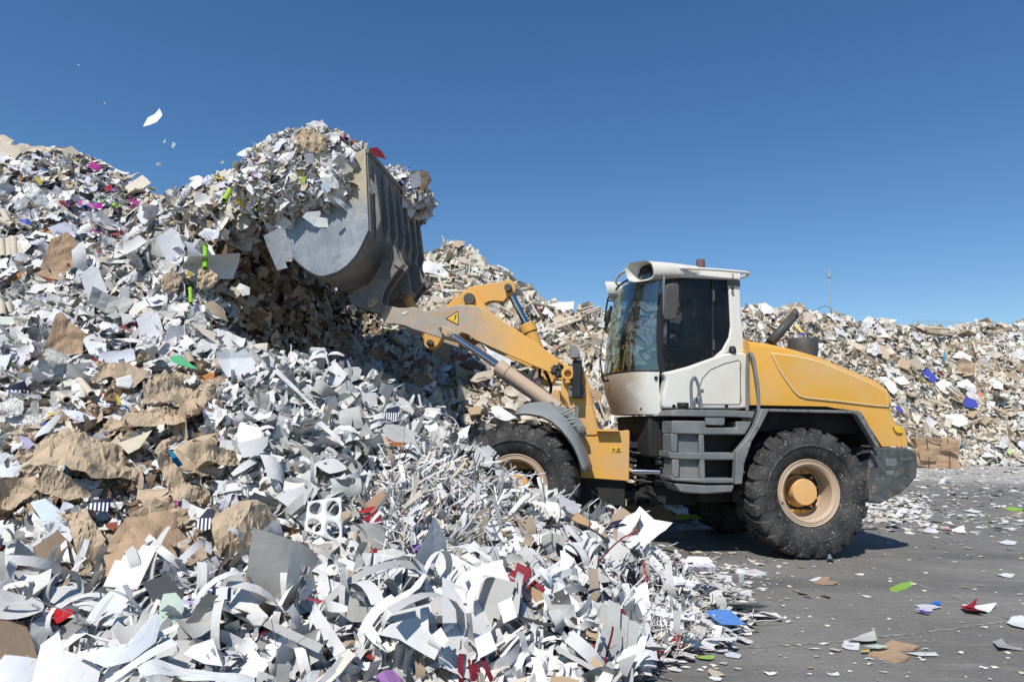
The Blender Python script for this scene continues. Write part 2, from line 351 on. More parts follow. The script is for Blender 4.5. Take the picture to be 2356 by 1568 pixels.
def make_wheel(fr, u, side):
    """side 0: outer face towards the camera, 1: outer face on the far side"""
    v0, sg = (0., 1.) if side == 0 else (2.6, -1.)
    c = W(fr, u, v0, .81); ax = FR[fr][2] * sg
    w = empty('wheel', c, root)
    t = MB()
    prof = [(.115, .40), (.085, .425), (.05, .47), (.018, .54), (0, .61), (.006, .655), (.012, .70), (.05, .755), (.10, .77), (.31, .775), (.52, .77), (.57, .755), (.61, .70), (.62, .61), (.6, .54), (.535, .47), (.51, .40)]
    t.lathe(c, ax, prof, 72)
    t.lathe(c, ax, [(.001, .575), (-.006, .585), (-.006, .60), (.001, .612)], 72)
    a = np.cross(ax, UP if abs(ax[2]) < .9 else np.array([1., 0, 0])); a /= np.linalg.norm(a); b = np.cross(a, ax)
    st = [(-.002, .655, .60, 0), (.012, .72, .66, 0), (.03, .782, .70, .005), (.10, .806, .75, .02), (.20, .81, .76, .075), (.325, .81, .76, .15)]
    hw = [.030, .062, .088, .094, .085, .07]; N = 22
    for k in range(N):
        for m_ in (0, 1):
            th0 = 2 * math.pi * (k + .5 * m_) / N + .1 * random.uniform(-.1, .1); rings = []
            for (x, rt, rb, an), h in zip(st, hw):
                x = x if m_ == 0 else .62 - x
                P = lambda r, th: c + ax * x + r * (math.cos(th) * a + math.sin(th) * b)
                th = th0 - an * sg
                rings.append([P(rb, th - h * 1.12), P(rt, th - h), P(rt, th + h), P(rb, th + h * 1.12)])
            t.loft(rings)
    t.build('tyre', TYRE, w, .006)
    r = MB()
    r.lathe(c, ax, [(.10, .33), (.085, .345), (.075, .36), (.085, .37), (.078, .385), (.088, .395), (.07, .41), (.075, .418), (.12, .42), (.3, .42)], 64)
    r.lathe(c, ax, [(.10, .335), (.105, .325), (.34, .315), (.36, .29)], 64)
    r.build('rim', CREAM, w)
    h = MB()
    h.lathe(c, ax, [(.355, .32), (.35, .2), (.33, .2), (.325, .0)], 48)
    for k in range(12):
        th = 2 * math.pi * k / 12 + .2; q = c + .255 * (math.cos(th) * a + math.sin(th) * b)
        h.cyl(q + ax * .36, q + ax * .315, .018, n=6)
    h.build('wheel_disc', ORANGE_WORN, w)
    h = MB(); h.lathe(c, ax, [(.33, .175), (.20, .166), (.175, .164), (.165, .157), (.16, .0)], 40)
    h.build('hub_cap', HUB, w, smooth=30)
    d = MB(); th = math.radians(187); q = c + .375 * (math.cos(th) * a * sg + math.sin(th) * b)
    d.cyl(q + ax * .09 + b * .05, q + ax * .06 - b * .06, .014, n=8); d.build('valve', CREAM, w)
for fr, u in (('r', 0), ('f', -1.6826)):
    for sd_ in (0, 1): make_wheel(fr, u, sd_)

def plate(name, fr, k, v, pts, dv, mat, bevel=.008, both=False, parent=root):
    P = US(fr, k, v, pts); mb = MB().prism(P, FR[fr][2] * dv)
    o = mb.build(name, mat, parent, bevel)
    if both: MB().prism(mirror(fr, P), -FR[fr][2] * dv).build(name, mat, parent, bevel)
    return o

# ---- rear half: hood
hp = [(140, 458), (270, 476), (400, 505), (560, 550), (750, 630), (900, 690), (958, 730), (985, 772), (1004, 870), (1018, 965), (1063, 985), (1070, 1000), (1085, 1092), (932, 1096), (870, 1000), (840, 955), (790, 885), (650, 868), (600, 858), (150, 850)]
P = US('r', 'g', .32, hp); body = MB()
k = 7; rings = []
cz = np.array([L('r', q)[2] for q in P])
def hood_ring(v, inset):
    out = []
    for q in P:
        u, _, z = L('r', q)
        if z > 2.05: z -= inset * 1.0
        elif z > 1.7 and u > 1.2: u -= inset
        out.append(W('r', u, v, z))
    return out
rings = [hood_ring(v, i) for v, i in ((.30, .10), (.315, .055), (.35, .022), (.42, .004), (.55, 0), (2.05, 0), (2.18, .004), (2.25, .022), (2.285, .055), (2.30, .10))]
body.loft(rings); hood = body.build('engine_hood', ORANGE, root, smooth=28)
pan = [(280, 545), (420, 562), (560, 595), (700, 652), (860, 720), (958, 770), (972, 858), (880, 850), (680, 826), (480, 806), (440, 792), (410, 762), (365, 700), (325, 640)]
MB().prism(US('r', 'g', .30, pan), -vr * .02).build('side_panel', ORANGE, hood, .016, seg=3)
MB().tube(US('r', 'g', .294, pan + pan[:1]), .017, 8).build('panel_seam_highlight', paint('orange_edge_highlight', (.78, .54, .26), amt=.3), hood)  # paler tube paints the bevel's highlight along the panel seam
MB().prism(US('r', 'g', .27, [(1005, 975), (1058, 985), (1064, 1015), (1035, 1018), (1018, 1005)]), vr * .02).build('reflector', YELLOW, hood, .004)
pth = [U('r', 'g', x, y, 1.0) for x, y in ((270, 478), (340, 400), (405, 325))]
ex = MB().tube(pth, [.068, .064, .06], 18, False); top = ex.v[-18:]
d_ = (pth[2] - pth[1]); d_ /= np.linalg.norm(d_)
tip = [np.array(q) + d_ * (.02 + 1.0 * max(0., (np.array(q)[2] - pth[2][2] + .06))) for q in top]
ex.loft([top, tip], False); ex.build('exhaust_pipe', SMOKED, root, smooth=50, solid=.008)
ic = U('r', 'g', 466, 520, .95); ic2 = U('r', 'g', 466, 455, .95)
mb = MB().lathe(ic - UP * .12, UP, [(0, .18), (.03 + np.linalg.norm(ic2 - ic) * .55, .205), (.12 + np.linalg.norm(ic2 - ic) - .03, .205), (.12 + np.linalg.norm(ic2 - ic), .19), (.125 + np.linalg.norm(ic2 - ic), 0)], 28)
mb.build('air_intake', SMOKED, root)
# ---- counterweight
cwp = [(880, 1102), (1092, 1106), (1112, 1118), (1150, 1142), (1152, 1190), (1148, 1278), (1100, 1335), (1050, 1375), (930, 1440), (880, 1436), (850, 1428), (850, 1250)]
cw = MB(); PP = US('r', 'g', .2, cwp)
cw.prism(PP, vr * 2.2); cwo = cw.build('counterweight', BALLAST, root, .025, seg=3)
cwo.data.materials[0] = BALLAST
MB().prism(US('r', 'g', .196, [(960, 1168), (1030, 1170), (1028, 1218), (962, 1216)]), vr * .03).build('lifting_pocket', PLASTIC, cwo, .01)
MB().prism(US('r', 'g', .196, [(965, 1240), (1008, 1241), (1008, 1270), (966, 1270)]), vr * .03).build('lifting_pocket', PLASTIC, cwo, .01)
# ---- rear fender frame and arch
fo = [(878, 262), (1606, 275), (1655, 292), (1700, 360), (1808, 566), (1772, 562), (1740, 500), (1668, 380), (1622, 312), (1588, 300), (928, 285), (870, 400), (800, 520), (742, 690), (724, 852), (668, 854), (676, 600), (760, 500), (825, 395)]
fd = MB().prism(US('r', 'b', .0, fo), vr * .1); fender = fd.build('rear_fender', PLASTIC, root, .01)
arch = [(878, 262), (1606, 275), (1655, 292), (1700, 360), (1790, 545), (1760, 545), (1690, 372), (1640, 305), (1600, 288), (890, 276), (836, 400), (690, 604), (680, 840), (670, 840), (678, 600), (826, 396)]
MB().prism(US('r', 'b', .1, arch), vr * .62).build('wheel_arch', DARK, fender)
bl = MB()
for x, y in ((930, 270), (1080, 272), (1240, 276), (1540, 283), (1590, 288), (838, 408), (790, 510), (768, 570), (742, 650), (728, 690), (1665, 330), (1700, 395), (1760, 495), (1730, 450), (735, 760)):
    q = U('r', 'b', x, y, 0); bl.cyl(q, q - vr * .006, .012, n=8)
bl.each('bolt', BOLT, fender)
# ---- chassis, axles, hitch
ch = MB(); ch.box('r', (-1.15, 1.25), (.78, 1.82), (.62, 1.9)); ch.box('r', (-.35, .35), (.35, 2.25), (.55, 1.05)); ch.box('r', (-1.9, -1.1), (.6, 2.0), (1.2, 1.74)); ch.box('r', (-.62, 1.2), (.36, 2.24), (1.55, 1.95))
ch.build('rear_chassis', DARK, root, .03)
ax = MB(); ax.cyl(W('r', 0, .3, .81), W('r', 0, 2.3, .81), .16); ax.cyl(W('f', -1.68, .3, .81), W('f', -1.68, 2.3, .81), .17)
ax.each('axle', DARK, root)
hj = MB(); hj.cyl(W('r', -1.7, 1.3, .5), W('r', -1.7, 1.3, 1.5), .13); hj.box('r', (-1.75, -1.1), (1.0, 1.6), (.55, .8)); hj.box('r', (-1.75, -1.1), (1.0, 1.6), (1.25, 1.42))
hj.box('f', (-.5, .12), (1.0, 1.6), (.62, .72)); hj.box('f', (-.5, .12), (1.0, 1.6), (1.3, 1.38))
hj.cyl(W('f', -1.2, 1.3, .72), W('r', -.6, 1.3, .75), .07)
hj.build('articulation_joint', DARK, root, .01)
ho = MB()
for i in range(9):
    a0 = W('f', -.35, 1. + .08 * (i % 5), .95 + .07 * i); a1 = W('r', -1.2, .9 + .1 * (i % 4), .9 + .08 * i)
    mid = (a0 + a1) / 2 - UP * (.05 + .1 * random.random()) - vr * random.uniform(.05, .3)
    ho.tube([a0, (a0 * 2 + mid) / 3 - UP * .03, mid, (a1 * 2 + mid) / 3 - UP * .03, a1], .018, 7)
ho.each('hydraulic_hose', BLACK, root)
sc_ = MB(); sc_.cyl(U('e' and 'r', 'e', 1640, 685, .75), U('r', 'e', 1930, 690, .62), .035); sc_.cyl(U('r', 'e', 1948, 650, .6), U('r', 'e', 1948, 760, .6), .06, n=14)
sc_.build('steering_cylinder', CHROME, root)
# ---- steps with tank
sv0 = .06
def spx(x, y, v=sv0): return U('r', 's', x, y, v)
st = MB()
def spoly(pts, v=sv0, dv=.5): st.prism([spx(x, y, v) for x, y in pts], vr * dv)
spoly([(348, 318), (872, 322), (880, 425), (1362, 428), (1345, 330), (1600, 328), (1575, 400), (1490, 542), (860, 542), (770, 536), (345, 525)], sv0, .36)      # upper band
spoly([(298, 790), (345, 812), (760, 822), (860, 818), (1346, 822), (1342, 938), (870, 938), (760, 935), (400, 925), (305, 905)], sv0, .36)                        # middle band
spoly([(332, 1180), (400, 1215), (760, 1222), (890, 1222), (1330, 1225), (1328, 1300), (860, 1302), (345, 1262)], sv0, .4)                                      # lower band
spoly([(772, 525), (850, 530), (876, 1240), (790, 1240)], sv0 + .003, .3)                                                                                      # post
spoly([(335, 520), (440, 526), (440, 820), (335, 812)], sv0 + .006, .3); spoly([(350, 920), (460, 926), (462, 1225), (358, 1200)], sv0 + .006, .3)
spoly([(430, 520), (760, 526), (768, 1230), (440, 1220)], sv0 + .075, .3)                                                                                       # recessed wall of the tank
spoly([(372, 1298), (862, 1330), (1332, 1325), (1290, 1440), (860, 1470), (560, 1452), (470, 1430)], sv0 + .02, .42)
steps = st.build('access_steps', PLASTIC, root, .016)
tk = MB(); tk.prism([spx(x, y, .3) for x, y in [(360, 330), (1560, 330), (1330, 800), (1330, 1290), (380, 1290)]], vr * .45); tk.build('fuel_tank', DARK, steps, .02)
cap = MB(); cap.prism([spx(x, y, .03) for x, y in [(400, 143), (850, 150), (1200, 152), (1330, 155), (1650, 176), (1612, 282), (1335, 262), (1195, 262), (1172, 260), (862, 258), (330, 250), (334, 228)]], vr * .5)
cap.build('step_cover', PLASTIC, steps, .02)
MB().prism([spx(x, y, .045) for x, y in [(862, 255), (1178, 258), (1172, 380), (1150, 396), (884, 388)]], vr * .03).build('cover_flap', PLASTIC, steps, .01)
q0 = spx(515, 140, .2); q1 = spx(515, 38, .2); mb = MB(); mb.cyl(q0 - UP * .05, q1 - UP * .04, .062, n=20); mb.cyl(q1 - UP * .055, q1, .075, n=12); mb.build('fuel_cap', BLACK, steps, .006)
def rail(pts, v, r, name='handrail', k='a', fr='r'):
    P = [U(fr, k, *p, vv) for p, vv in zip(pts, v if hasattr(v, '__len__') else [v] * len(pts))]
    Q = [P[0]]
    for i in range(1, len(P) - 1):
        a, b, c = P[i - 1], P[i], P[i + 1]; s = .35
        for t in (0, .25, .5, .75, 1):
            s0 = b + (a - b) * s; s1 = b + (c - b) * s; Q.append((1 - t) ** 2 * s0 + 2 * t * (1 - t) * b + t * t * s1)
    Q.append(P[-1]); return MB().tube(Q, r, 10)
rail([(1018, 1425), (1008, 1200), (1040, 1140), (1072, 1205), (1105, 1425)], .2, .02).build('handrail', PLASTIC, root)
rail([(1500, 1440), (1500, 970), (1530, 935), (1555, 985), (1597, 1260), (1600, 1440)], [.3, .3, .24, .2, .16, .14], .022).build('handrail', PLASTIC, root)

# ---- cab
cab = empty('cab', W('r', -1.2, 1.3, 1.75), root)
lowp = [(768, 1108), (850, 1092), (1000, 1052), (1200, 980), (1300, 945), (1420, 928), (1482, 934), (1508, 965), (1520, 1425), (772, 1422), (762, 1385), (770, 1290), (800, 1165)]
def both(name, v, pts, dv, mat, bevel=.01, seg=2, k='a'):
    Q = US('r', k, v, pts)
    for i, X in enumerate((Q, mirror('r', Q))):
        MB().prism(X, vr * dv * (1 if i == 0 else -1)).build(name, mat, cab, bevel, seg=seg)
both('cab_side', .40, lowp, .2, WHITE, .03, 3)
both('rear_pillar', .47, [(1330, 292), (1437, 300), (1450, 600), (1472, 830), (1490, 940), (1330, 940), (1190, 990), (1290, 902), (1345, 800), (1358, 700), (1345, 430)], .12, WHITE, .02)
hatch = [(1062, 1372), (1060, 1330), (1085, 1235), (1110, 1160), (1180, 1085), (1300, 1032), (1425, 1002), (1440, 1018), (1441, 1375), (1430, 1386), (1080, 1386)]
HP = US('r', 'a', .398, hatch); ht = MB().prism(HP, vr * .02).build('hatch', WHITE, cab, .004)
MB().tube(HP + HP[:1], .0055, 6).build('seam', BLACK, ht)
hk = MB(); q = U('r', 'a', 1107, 1265, .395); hk.cyl(q + vr * .02, q - vr * .006, .022, n=14)
for y in (1050, 1330): hk.tube([U('r', 'a', 1442, y - 20, .39), U('r', 'a', 1442, y + 22, .39)], .008, 6)
hk.each('latch', BOLT, ht)
sm = MB()
for x, y in ((705, 1155), (860, 1402), (1318, 1403)):
    q = U('r', 'a', x, y, .40 if x > 750 else .49); sm.cyl(q + vr * .05, q - vr * .012, .024, n=12)
sm.each('rubber_buffer', BLACK, cab)
# dark door frame and windows
apil = [(800, 278), (840, 278), (800, 400), (772, 600), (760, 800), (768, 1000), (788, 1104), (742, 1104), (722, 1000), (712, 800), (726, 600), (762, 400)]
both('front_pillar', .475, apil, .07, BLACK, .008)
win = [(836, 280), (1200, 288), (1332, 294), (1345, 430), (1360, 690), (1348, 800), (1292, 905), (1195, 985), (1000, 1056), (850, 1096), (782, 1104), (764, 1000), (756, 800), (768, 600), (796, 400)]
both('side_window', .50, win, .012, GLASS, 0)
both('window_frame', .485, [(836, 276), (1336, 290), (1336, 312), (1212, 308), (1214, 975), (1190, 985), (1192, 306), (830, 298)], .03, BLACK, .004)
fr_ = MB(); fr_.tube(US('r', 'a', .495, win + win[:1]), .014, 6); fr_.build('window_seal', BLACK, cab)
hg = MB()
for y0, y1 in ((395, 490), (825, 912)): hg.tube([U('r', 'a', 1208, y0, .47), U('r', 'a', 1209, y1, .47)], .016, 8)
hg.each('door_hinge', SMOKED, cab)
MB().prism(US('r', 'a', .512, [(1116, 320), (1162, 320), (1164, 362), (1116, 362)]), vr * .004).build('sticker', PALEPLASTIC, cab)
both('pillar_rail_shadow', .466, [(1330, 305), (1436, 308), (1440, 358), (1334, 350)], .01, paint('painted_rail_shadow', (.16, .14, .12)), 0)  # shadow of the roof rail painted as a dark strip on the pillar
# windshield and nose lofted round the front
half = [(-1.767, .49), (-1.90, .50), (-2.02, .555), (-2.11, .67), (-2.18, .86), (-2.225, 1.08), (-2.24, 1.3)]
halft = [(-1.685, .49), (-1.78, .50), (-1.87, .555), (-1.93, .67), (-1.985, .86), (-2.01, 1.08), (-2.02, 1.3)]
halfn = [(-1.73, .52), (-1.84, .53), (-1.93, .58), (-2.0, .69), (-2.06, .88), (-2.09, 1.08), (-2.10, 1.3)]
def full(hh): return hh + [(u, 2.6 - v) for u, v in hh[-2::-1]]
def lerp(a, b, t, bow=0): return [(x0 + (x1 - x0) * t - bow * 4 * t * (1 - t) * (1 if 0 < i < len(a) - 1 else 0), y0 + (y1 - y0) * t) for i, ((x0, y0), (x1, y1)) in enumerate(zip(a, b))]
rg = [[W('r', u, v, 2.325 + (3.66 - 2.325) * t) for u, v in lerp(full(half), full(halft), t, .03)] for t in np.linspace(0, 1, 7)]
MB().loft(rg, False, False).build('windshield', SHIELD, cab, smooth=60)
rg = [[W('r', u - off, v, z) for u, v in lerp(full(half), full(halfn), t)] for t, z, off in ((0, 2.325, .012), (.1, 2.25, .03), (.4, 2.08, .035), (.75, 1.9, .02), (1, 1.76, 0))]
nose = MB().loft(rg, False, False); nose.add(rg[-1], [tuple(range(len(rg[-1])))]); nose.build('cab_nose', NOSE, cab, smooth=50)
MB().tube([W('r', u - .012, v, 2.325) for u, v in full(half)], .012, 6).build('windshield_seal', BLACK, cab)
MB().loft([[W('r', u + .01, v, z) for u, v in full(lerp(half, halft, t))] for z, t in ((2.33, 0), (2.40, .052))], False, False).build('windshield_border', BLACK, cab)
# interior
it = MB(); it.box('r', (-2.0, -.62), (.62, 1.98), (1.8, 1.9)); it.box('r', (-.66, -.6), (.56, 2.04), (1.8, 2.75)); it.box('r', (-1.72, -1.4), (1.05, 1.5), (1.9, 2.25)); it.box('r', (-1.6, -.9), (1.75, 2.0), (1.9, 2.5))
it.build('cab_interior', DARK, cab, .03)
gw = MB().box('r', (-.64, -.625), (.56, 2.04), (2.75, 3.6)); gw.build('rear_window', GLASS, cab)
se = MB(); se.box('r', (-1.35, -.85), (1.02, 1.58), (2.12, 2.3)); se.box('r', (-.95, -.8), (1.04, 1.56), (2.25, 2.95)); se.box('r', (-.93, -.82), (1.15, 1.45), (2.98, 3.2)); se.box('r', (-1.3, -.9), (1.1, 1.5), (1.88, 2.12))
se.build('driver_seat', DARK, cab, .05, seg=3)
sw = MB(); c0 = W('r', -1.62, 1.3, 2.55); sa = (UP * .75 + ur * .66); sa /= np.linalg.norm(sa); e1 = vr; e2 = np.cross(sa, e1)
sw.tube([c0 + .19 * (math.cos(t) * e1 + math.sin(t) * e2) for t in np.linspace(0, 2 * math.pi, 25)], .014, 8); sw.tube([c0 - .19 * e1, c0 + .19 * e1], .012, 6); sw.tube([c0, W('r', -1.72, 1.3, 2.0)], .04, 8)
sw.build('steering_wheel', BLACK, cab)
# roof
rp = [(742, 148), (860, 151), (1000, 168), (1200, 190), (1400, 206), (1432, 216), (1440, 240), (1440, 300), (1330, 294), (1060, 280), (850, 276), (742, 282)]
RP = US('r', 'a', .42, rp); roof = MB()
def roof_ring(v, ins): 
    c = np.mean(RP, 0); return [W('r', (lambda u: u)(L('r', q)[0]) , v, L('r', q)[2] - (ins if L('r', q)[2] > 3.68 else 0)) for q in RP]
roof.loft([roof_ring(v, i) for v, i in ((.42, .09), (.435, .045), (.48, .012), (.56, 0), (2.04, 0), (2.12, .012), (2.165, .045), (2.18, .09))])
ro = roof.build('cab_roof', WHITE, cab, .01, smooth=35)
MB().prism([W('r', u + .03, v, 3.58) for u, v in full(halft)], UP * .04).build('roof_lining', BLACK, ro); MB().tube([W('r', u - .004, v, 3.655) for u, v in full(halft)], .014, 6).build('windshield_top_seal', BLACK, ro)
def housing(side):
    def rr(u0, v0, u1, v1, zc, hz, n=20, pw=3.2, cut=0):
        out = []
        for t in np.linspace(0, 2 * math.pi, n, endpoint=False):
            c, s = math.cos(t), math.sin(t); x = math.copysign(abs(c) ** (2 / pw), c); z = math.copysign(abs(s) ** (2 / pw), s)
            k = (x + 1) / 2; u = u0 + (u1 - u0) * k + cut * z; v = v0 + (v1 - v0) * k
            out.append(W('r', u, v if side == 0 else 2.6 - v, zc + hz * z + .03 * (.5 - k)))
        return out
    A = rr(-2.13, .82, -1.9, .36, 3.66, .135, cut=-.03); B = rr(-1.75, .8, -1.62, .37, 3.67, .115); Cc = rr(-1.3, .62, -1.25, .41, 3.68, .07)
    A2 = rr(-2.11, .80, -1.9, .385, 3.66, .115, cut=-.025); A3 = rr(-1.95, .78, -1.78, .40, 3.66, .105)
    MB().loft([A3, A2, A, B, Cc], False).build('lamp_housing', WHITE, ro, smooth=40)
    MB().add(A3, [tuple(range(len(A3)))]).build('housing_floor', BLACK, ro)
    lm = MB()
    for k in (.28, .72):
        c = W('r', -1.97 + .14 * k, (.76 - .38 * k) if side == 0 else 2.6 - (.76 - .38 * k), 3.655)
        dirn = -ur * .9 - vr * (.4 if side == 0 else -.4); dirn /= np.linalg.norm(dirn); t1 = np.cross(dirn, UP)
        cs = [c + t1 * a * .065 + UP * b * .075 for a, b in ((-1, -1), (1, -1), (1, 1), (-1, 1))]
        lm.prism([q - dirn * .07 for q in cs], dirn * .05)
    lm.each('work_lamp', LAMP, ro, .012)
housing(0); housing(1)
rail([(860, 190), (930, 200), (1200, 212), (1480, 236), (1520, 246), (1490, 268), (1438, 282)], [.46, .36, .34, .34, .36, .40, .5], .02).build('roof_rail', WHITE, ro)
MB().tube(mirror('r', US('r', 'a', .36, [(930, 200), (1200, 212), (1480, 236)])), .02, 8).build('roof_rail', WHITE, ro)
rail([(476, 218), (410, 238), (362, 290), (348, 350), (345, 405)], [1.0, 1.4, 1.75, 1.85, 1.9], .022).build('front_rail', WHITE, ro)
q = U('r', 'a', 1095, 200, 1.2); q2 = U('r', 'a', 1095, 126, 1.2)
MB().lathe(q - UP * .03, UP, [(0, .0), (0, .062), (.03 + q2[2] - q[2] - .01, .062), (.03 + q2[2] - q[2], .05), (.03 + q2[2] - q[2], 0)], 20).build('beacon', REDBROWN, ro)
an = MB().tube(US('r', 'a', .40, [(1376, 245), (1374, 345)]), .005, 6); q = U('r', 'a', 1372, 378, .42); an.tube([q + UP * .05, q, q - UP * .02], [.012, .022, .008], 8); an.build('antenna', BLACK, cab)
hz = U('r', 'a', 1372, 920, .42); MB().lathe(hz - UP * .02, UP, [(0, .05), (.05, .045), (.08, .03), (.085, 0)], 16).build('hinge_cap', BLACK, cab)
# mirrors and wipers
mr = MB(); mp_ = [(790, 350), (810, 336), (860, 328), (895, 332), (910, 350), (910, 470), (900, 560), (885, 630), (868, 652), (820, 654), (782, 645), (776, 620), (782, 500)]
mr.prism(US('r', 'a', .22, mp_), vr * .05); mo = mr.build('mirror', SMOKED, cab, .025, seg=4)
MB().tube([U('r', 'a', 778, 235, .40), U('r', 'a', 774, 330, .24), U('r', 'a', 772, 500, .24), U('r', 'a', 772, 600, .26)], .013, 8).build('mirror_arm', PLASTIC, mo)
fm = MB(); fm.tube([U('r', 'a', 362, 436, 1.95), U('r', 'a', 305, 440, 2.2), U('r', 'a', 285, 470, 2.3), U('r', 'a', 256, 665, 2.3)], .016, 8); fm.tube([U('r', 'a', 360, 478, 1.95), U('r', 'a', 286, 485, 2.3)], .012, 8)
fmo = fm.build('mirror_bracket', BLACK, cab)
MB().prism(US('r', 'a', 2.28, [(322, 520), (330, 545), (318, 600), (300, 680), (272, 745), (258, 735), (262, 680), (285, 580), (305, 535)]), vr * .05).build('mirror', BLACK, fmo, .02)
wp = MB(); wp.tube([U('r', 'a', 292, 1178, 1.2), U('r', 'a', 250, 1182, 1.15), U('r', 'a', 238, 1150, 1.1)], .016, 8); wp.tube([U('r', 'a', 238, 1150, 1.1), U('r', 'a', 222, 1020, 1.0), U('r', 'a', 232, 880, 1.0), U('r', 'a', 260, 700, 1.05)], [.014, .009, .006, .005], 6); wp.tube([U('r', 'a', 215, 1140, 1.05), U('r', 'a', 214, 980, 1.0), U('r', 'a', 225, 860, 1.0)], .005, 6)
wp.build('wiper', BLACK, cab)

# ---- front half
tp = [(480, 452), (560, 448), (715, 452), (728, 500), (945, 1480), (940, 1508), (920, 1525), (700, 1525), (560, 1300), (465, 1015), (360, 870), (395, 520), (420, 470)]
def fboth(name, k, v, pts, dv, mat, bevel=.008, parent=root):
    Q = US('f', k, v, pts); out = []
    for i, X in enumerate((Q, mirror('f', Q))):
        out.append(MB().prism(X, vf * dv * (1 if i == 0 else -1)).build(name, mat, parent, bevel))
    return out[0]
fboth('tower_plate', 't', .60, tp, .07, ORANGE_WORN)
fboth('frame_plate', 'e', .62, [(1130, 250), (1300, 300), (1520, 296), (1600, 285), (1612, 300), (1606, 765), (1590, 778), (1140, 745), (1100, 500)], .06, ORANGE_WORN)
shelf = MB(); shelf.prism(US('f', 'e', .5, [(1290, 275), (1515, 290), (1515, 302), (1295, 300)]), vf * .25); shelf.build('frame_shelf', ORANGE_WORN, root, .004)
cf = MB(); cf.box('f', (-2.1, -.3), (.72, 1.88), (.55, 1.35)); cf.box('f', (-1.6, -.75), (.7, 1.9), (1.3, 1.5)); cf.box('f', (-2.05, -1.3), (.3, 2.3), (.6, 1.02))
cf.build('front_chassis', DARK, root, .02)
bx = MB().prism(US('f', 't', .66, [(180, 940), (260, 800), (340, 820), (360, 1020), (470, 1090), (330, 1110), (150, 1110)]), vf * 1.28); bx.build('cross_member', ORANGE_WORN, root, .01)
# boom
bp = [(160, 338), (215, 358), (300, 378), (370, 378), (430, 368), (500, 395), (560, 402), (640, 388), (760, 358), (830, 352), (900, 355), (980, 370), (1050, 395), (1150, 470), (1280, 555), (1420, 650), (1560, 748), (1690, 840), (1760, 880), (1770, 930), (1720, 960), (1640, 940), (1590, 928), (1400, 850), (1150, 740), (940, 645), (880, 600), (830, 585), (800, 600), (812, 650), (790, 665), (640, 625), (500, 580), (420, 555), (350, 525), (260, 512), (195, 515), (150, 440)]
boom = empty('boom', W('f', -2.4, 1.3, 3.0), root)
arm0 = fboth('lift_arm', 'c', .68, bp, .09, BOOM, .01, boom)
# newer paint on the rear part of the arm is a second, slightly proud skin
cr_ = MB(); cr_.cyl(U('f', 'c', 900, 450, .7), U('f', 'c', 900, 450, .7) + vf * 1.2, .17, n=24); cr_.cyl(U('f', 'c', 700, 510, .7), U('f', 'c', 700, 510, .7) + vf * 1.2, .1, n=20)
cr_.build('cross_tube', ORANGE_WORN, boom)
hump = [(838, 380), (830, 330), (832, 280), (850, 242), (885, 228), (920, 238), (950, 268), (1000, 320), (1060, 400), (1000, 480), (850, 480)]
for v_ in (1.08, 1.44): MB().prism(US('f', 'c', v_, hump), vf * .07).build('pivot_bracket', ORANGE_WORN, boom, .01)
bc = [(1240, 140), (1262, 160), (1282, 205), (1278, 240), (1250, 268), (1212, 290), (1180, 328), (1100, 320), (1060, 325), (1020, 345), (960, 420), (800, 520), (660, 640), (630, 690), (590, 718), (545, 720), (515, 690), (515, 650), (520, 590), (540, 540), (700, 360), (760, 300), (850, 235), (890, 205), (1060, 175)]
bell = MB().prism(US('f', 'c', 1.22, bc), vf * .16).build('bellcrank', ORANGE_WORN, boom, .012)
pn = MB()
for (x, y), r_, v0, v1 in (((890, 300), .085, 1.02, 1.58), ((1215, 205), .055, 1.12, 1.48), ((560, 670), .05, 1.14, 1.46)):
    q = U('f', 'c', x, y, v0); pn.cyl(q, q + vf * (v1 - v0), r_, n=24)
    pn.cyl(q - vf * .004, q + vf * .01, .012, n=8)
pn.each('pivot_pin', SMOKED, bell, .004)
# tilt cylinder
a0 = U('f', 'c', 1222, 225, 1.3); a1 = U('f', 'c', 1372, 515, 1.3); a2 = U('f', 'c', 1548, 960, 1.3)
tc = MB(); tc.cyl(a0, a1, .052, n=20); tco = tc.build('tilt_cylinder', CHROME, root)
tb = MB(); dd = (a2 - a1) / np.linalg.norm(a2 - a1); tb.tube([a1 - dd * .0, a1 + dd * .14], .125, 24); tb.tube([a1 + dd * .141, a2], .108, 24); tb.build('cylinder_barrel', ORANGE_WORN, tco, .01)
bo = MB(); bo.cyl(a2 - vf * .16, a2 + vf * .16, .12, n=24); bo.build('cylinder_eye', ORANGE_WORN, tco, .01)
# link from bellcrank to bucket
l0 = U('f', 'c', 560, 670, 1.3); l1 = U('f', 'k', 925, 1085, 1.3); lk = MB(); lk.tube([l0, l0 * .7 + l1 * .3, l0 * .3 + l1 * .7, l1], [.06, .075, .075, .06], 10); lk.build('bucket_link', ORANGE_WORN, boom)
# lift cylinders
def lift(side):
    b0 = U('f', 'c', 760, 612, .55); b1 = U('f', 'c', 1130, 862, .52); b2 = U('f', 'c', 1640, 1215, .5)
    if side: b0, b1, b2 = mirror('f', [b0, b1, b2])
    lc = MB(); lc.cyl(b0, b1, .045, n=20); lo = lc.build('lift_cylinder', CHROME, root)
    d = (b2 - b1) / np.linalg.norm(b2 - b1); x = MB(); x.tube([b1, b1 + d * .16], .105, 24); x.tube([b1 + d * .162, b1 + d * .26, b2], [.098, .092, .09], 24); x.build('cylinder_barrel', CREAM, lo, .008)
    s = 1 if side else -1
    if not side:
        y = MB(); off = np.array([0, 0, -.13]); y.tube([b1 + d * .05 - UP * .07, b1 + d * .06 + off, b1 + d * .2 + off, b2 - d * .25 + off * .9], .014, 8); y.build('oil_pipe', PLASTIC, lo)
lift(0); lift(1)
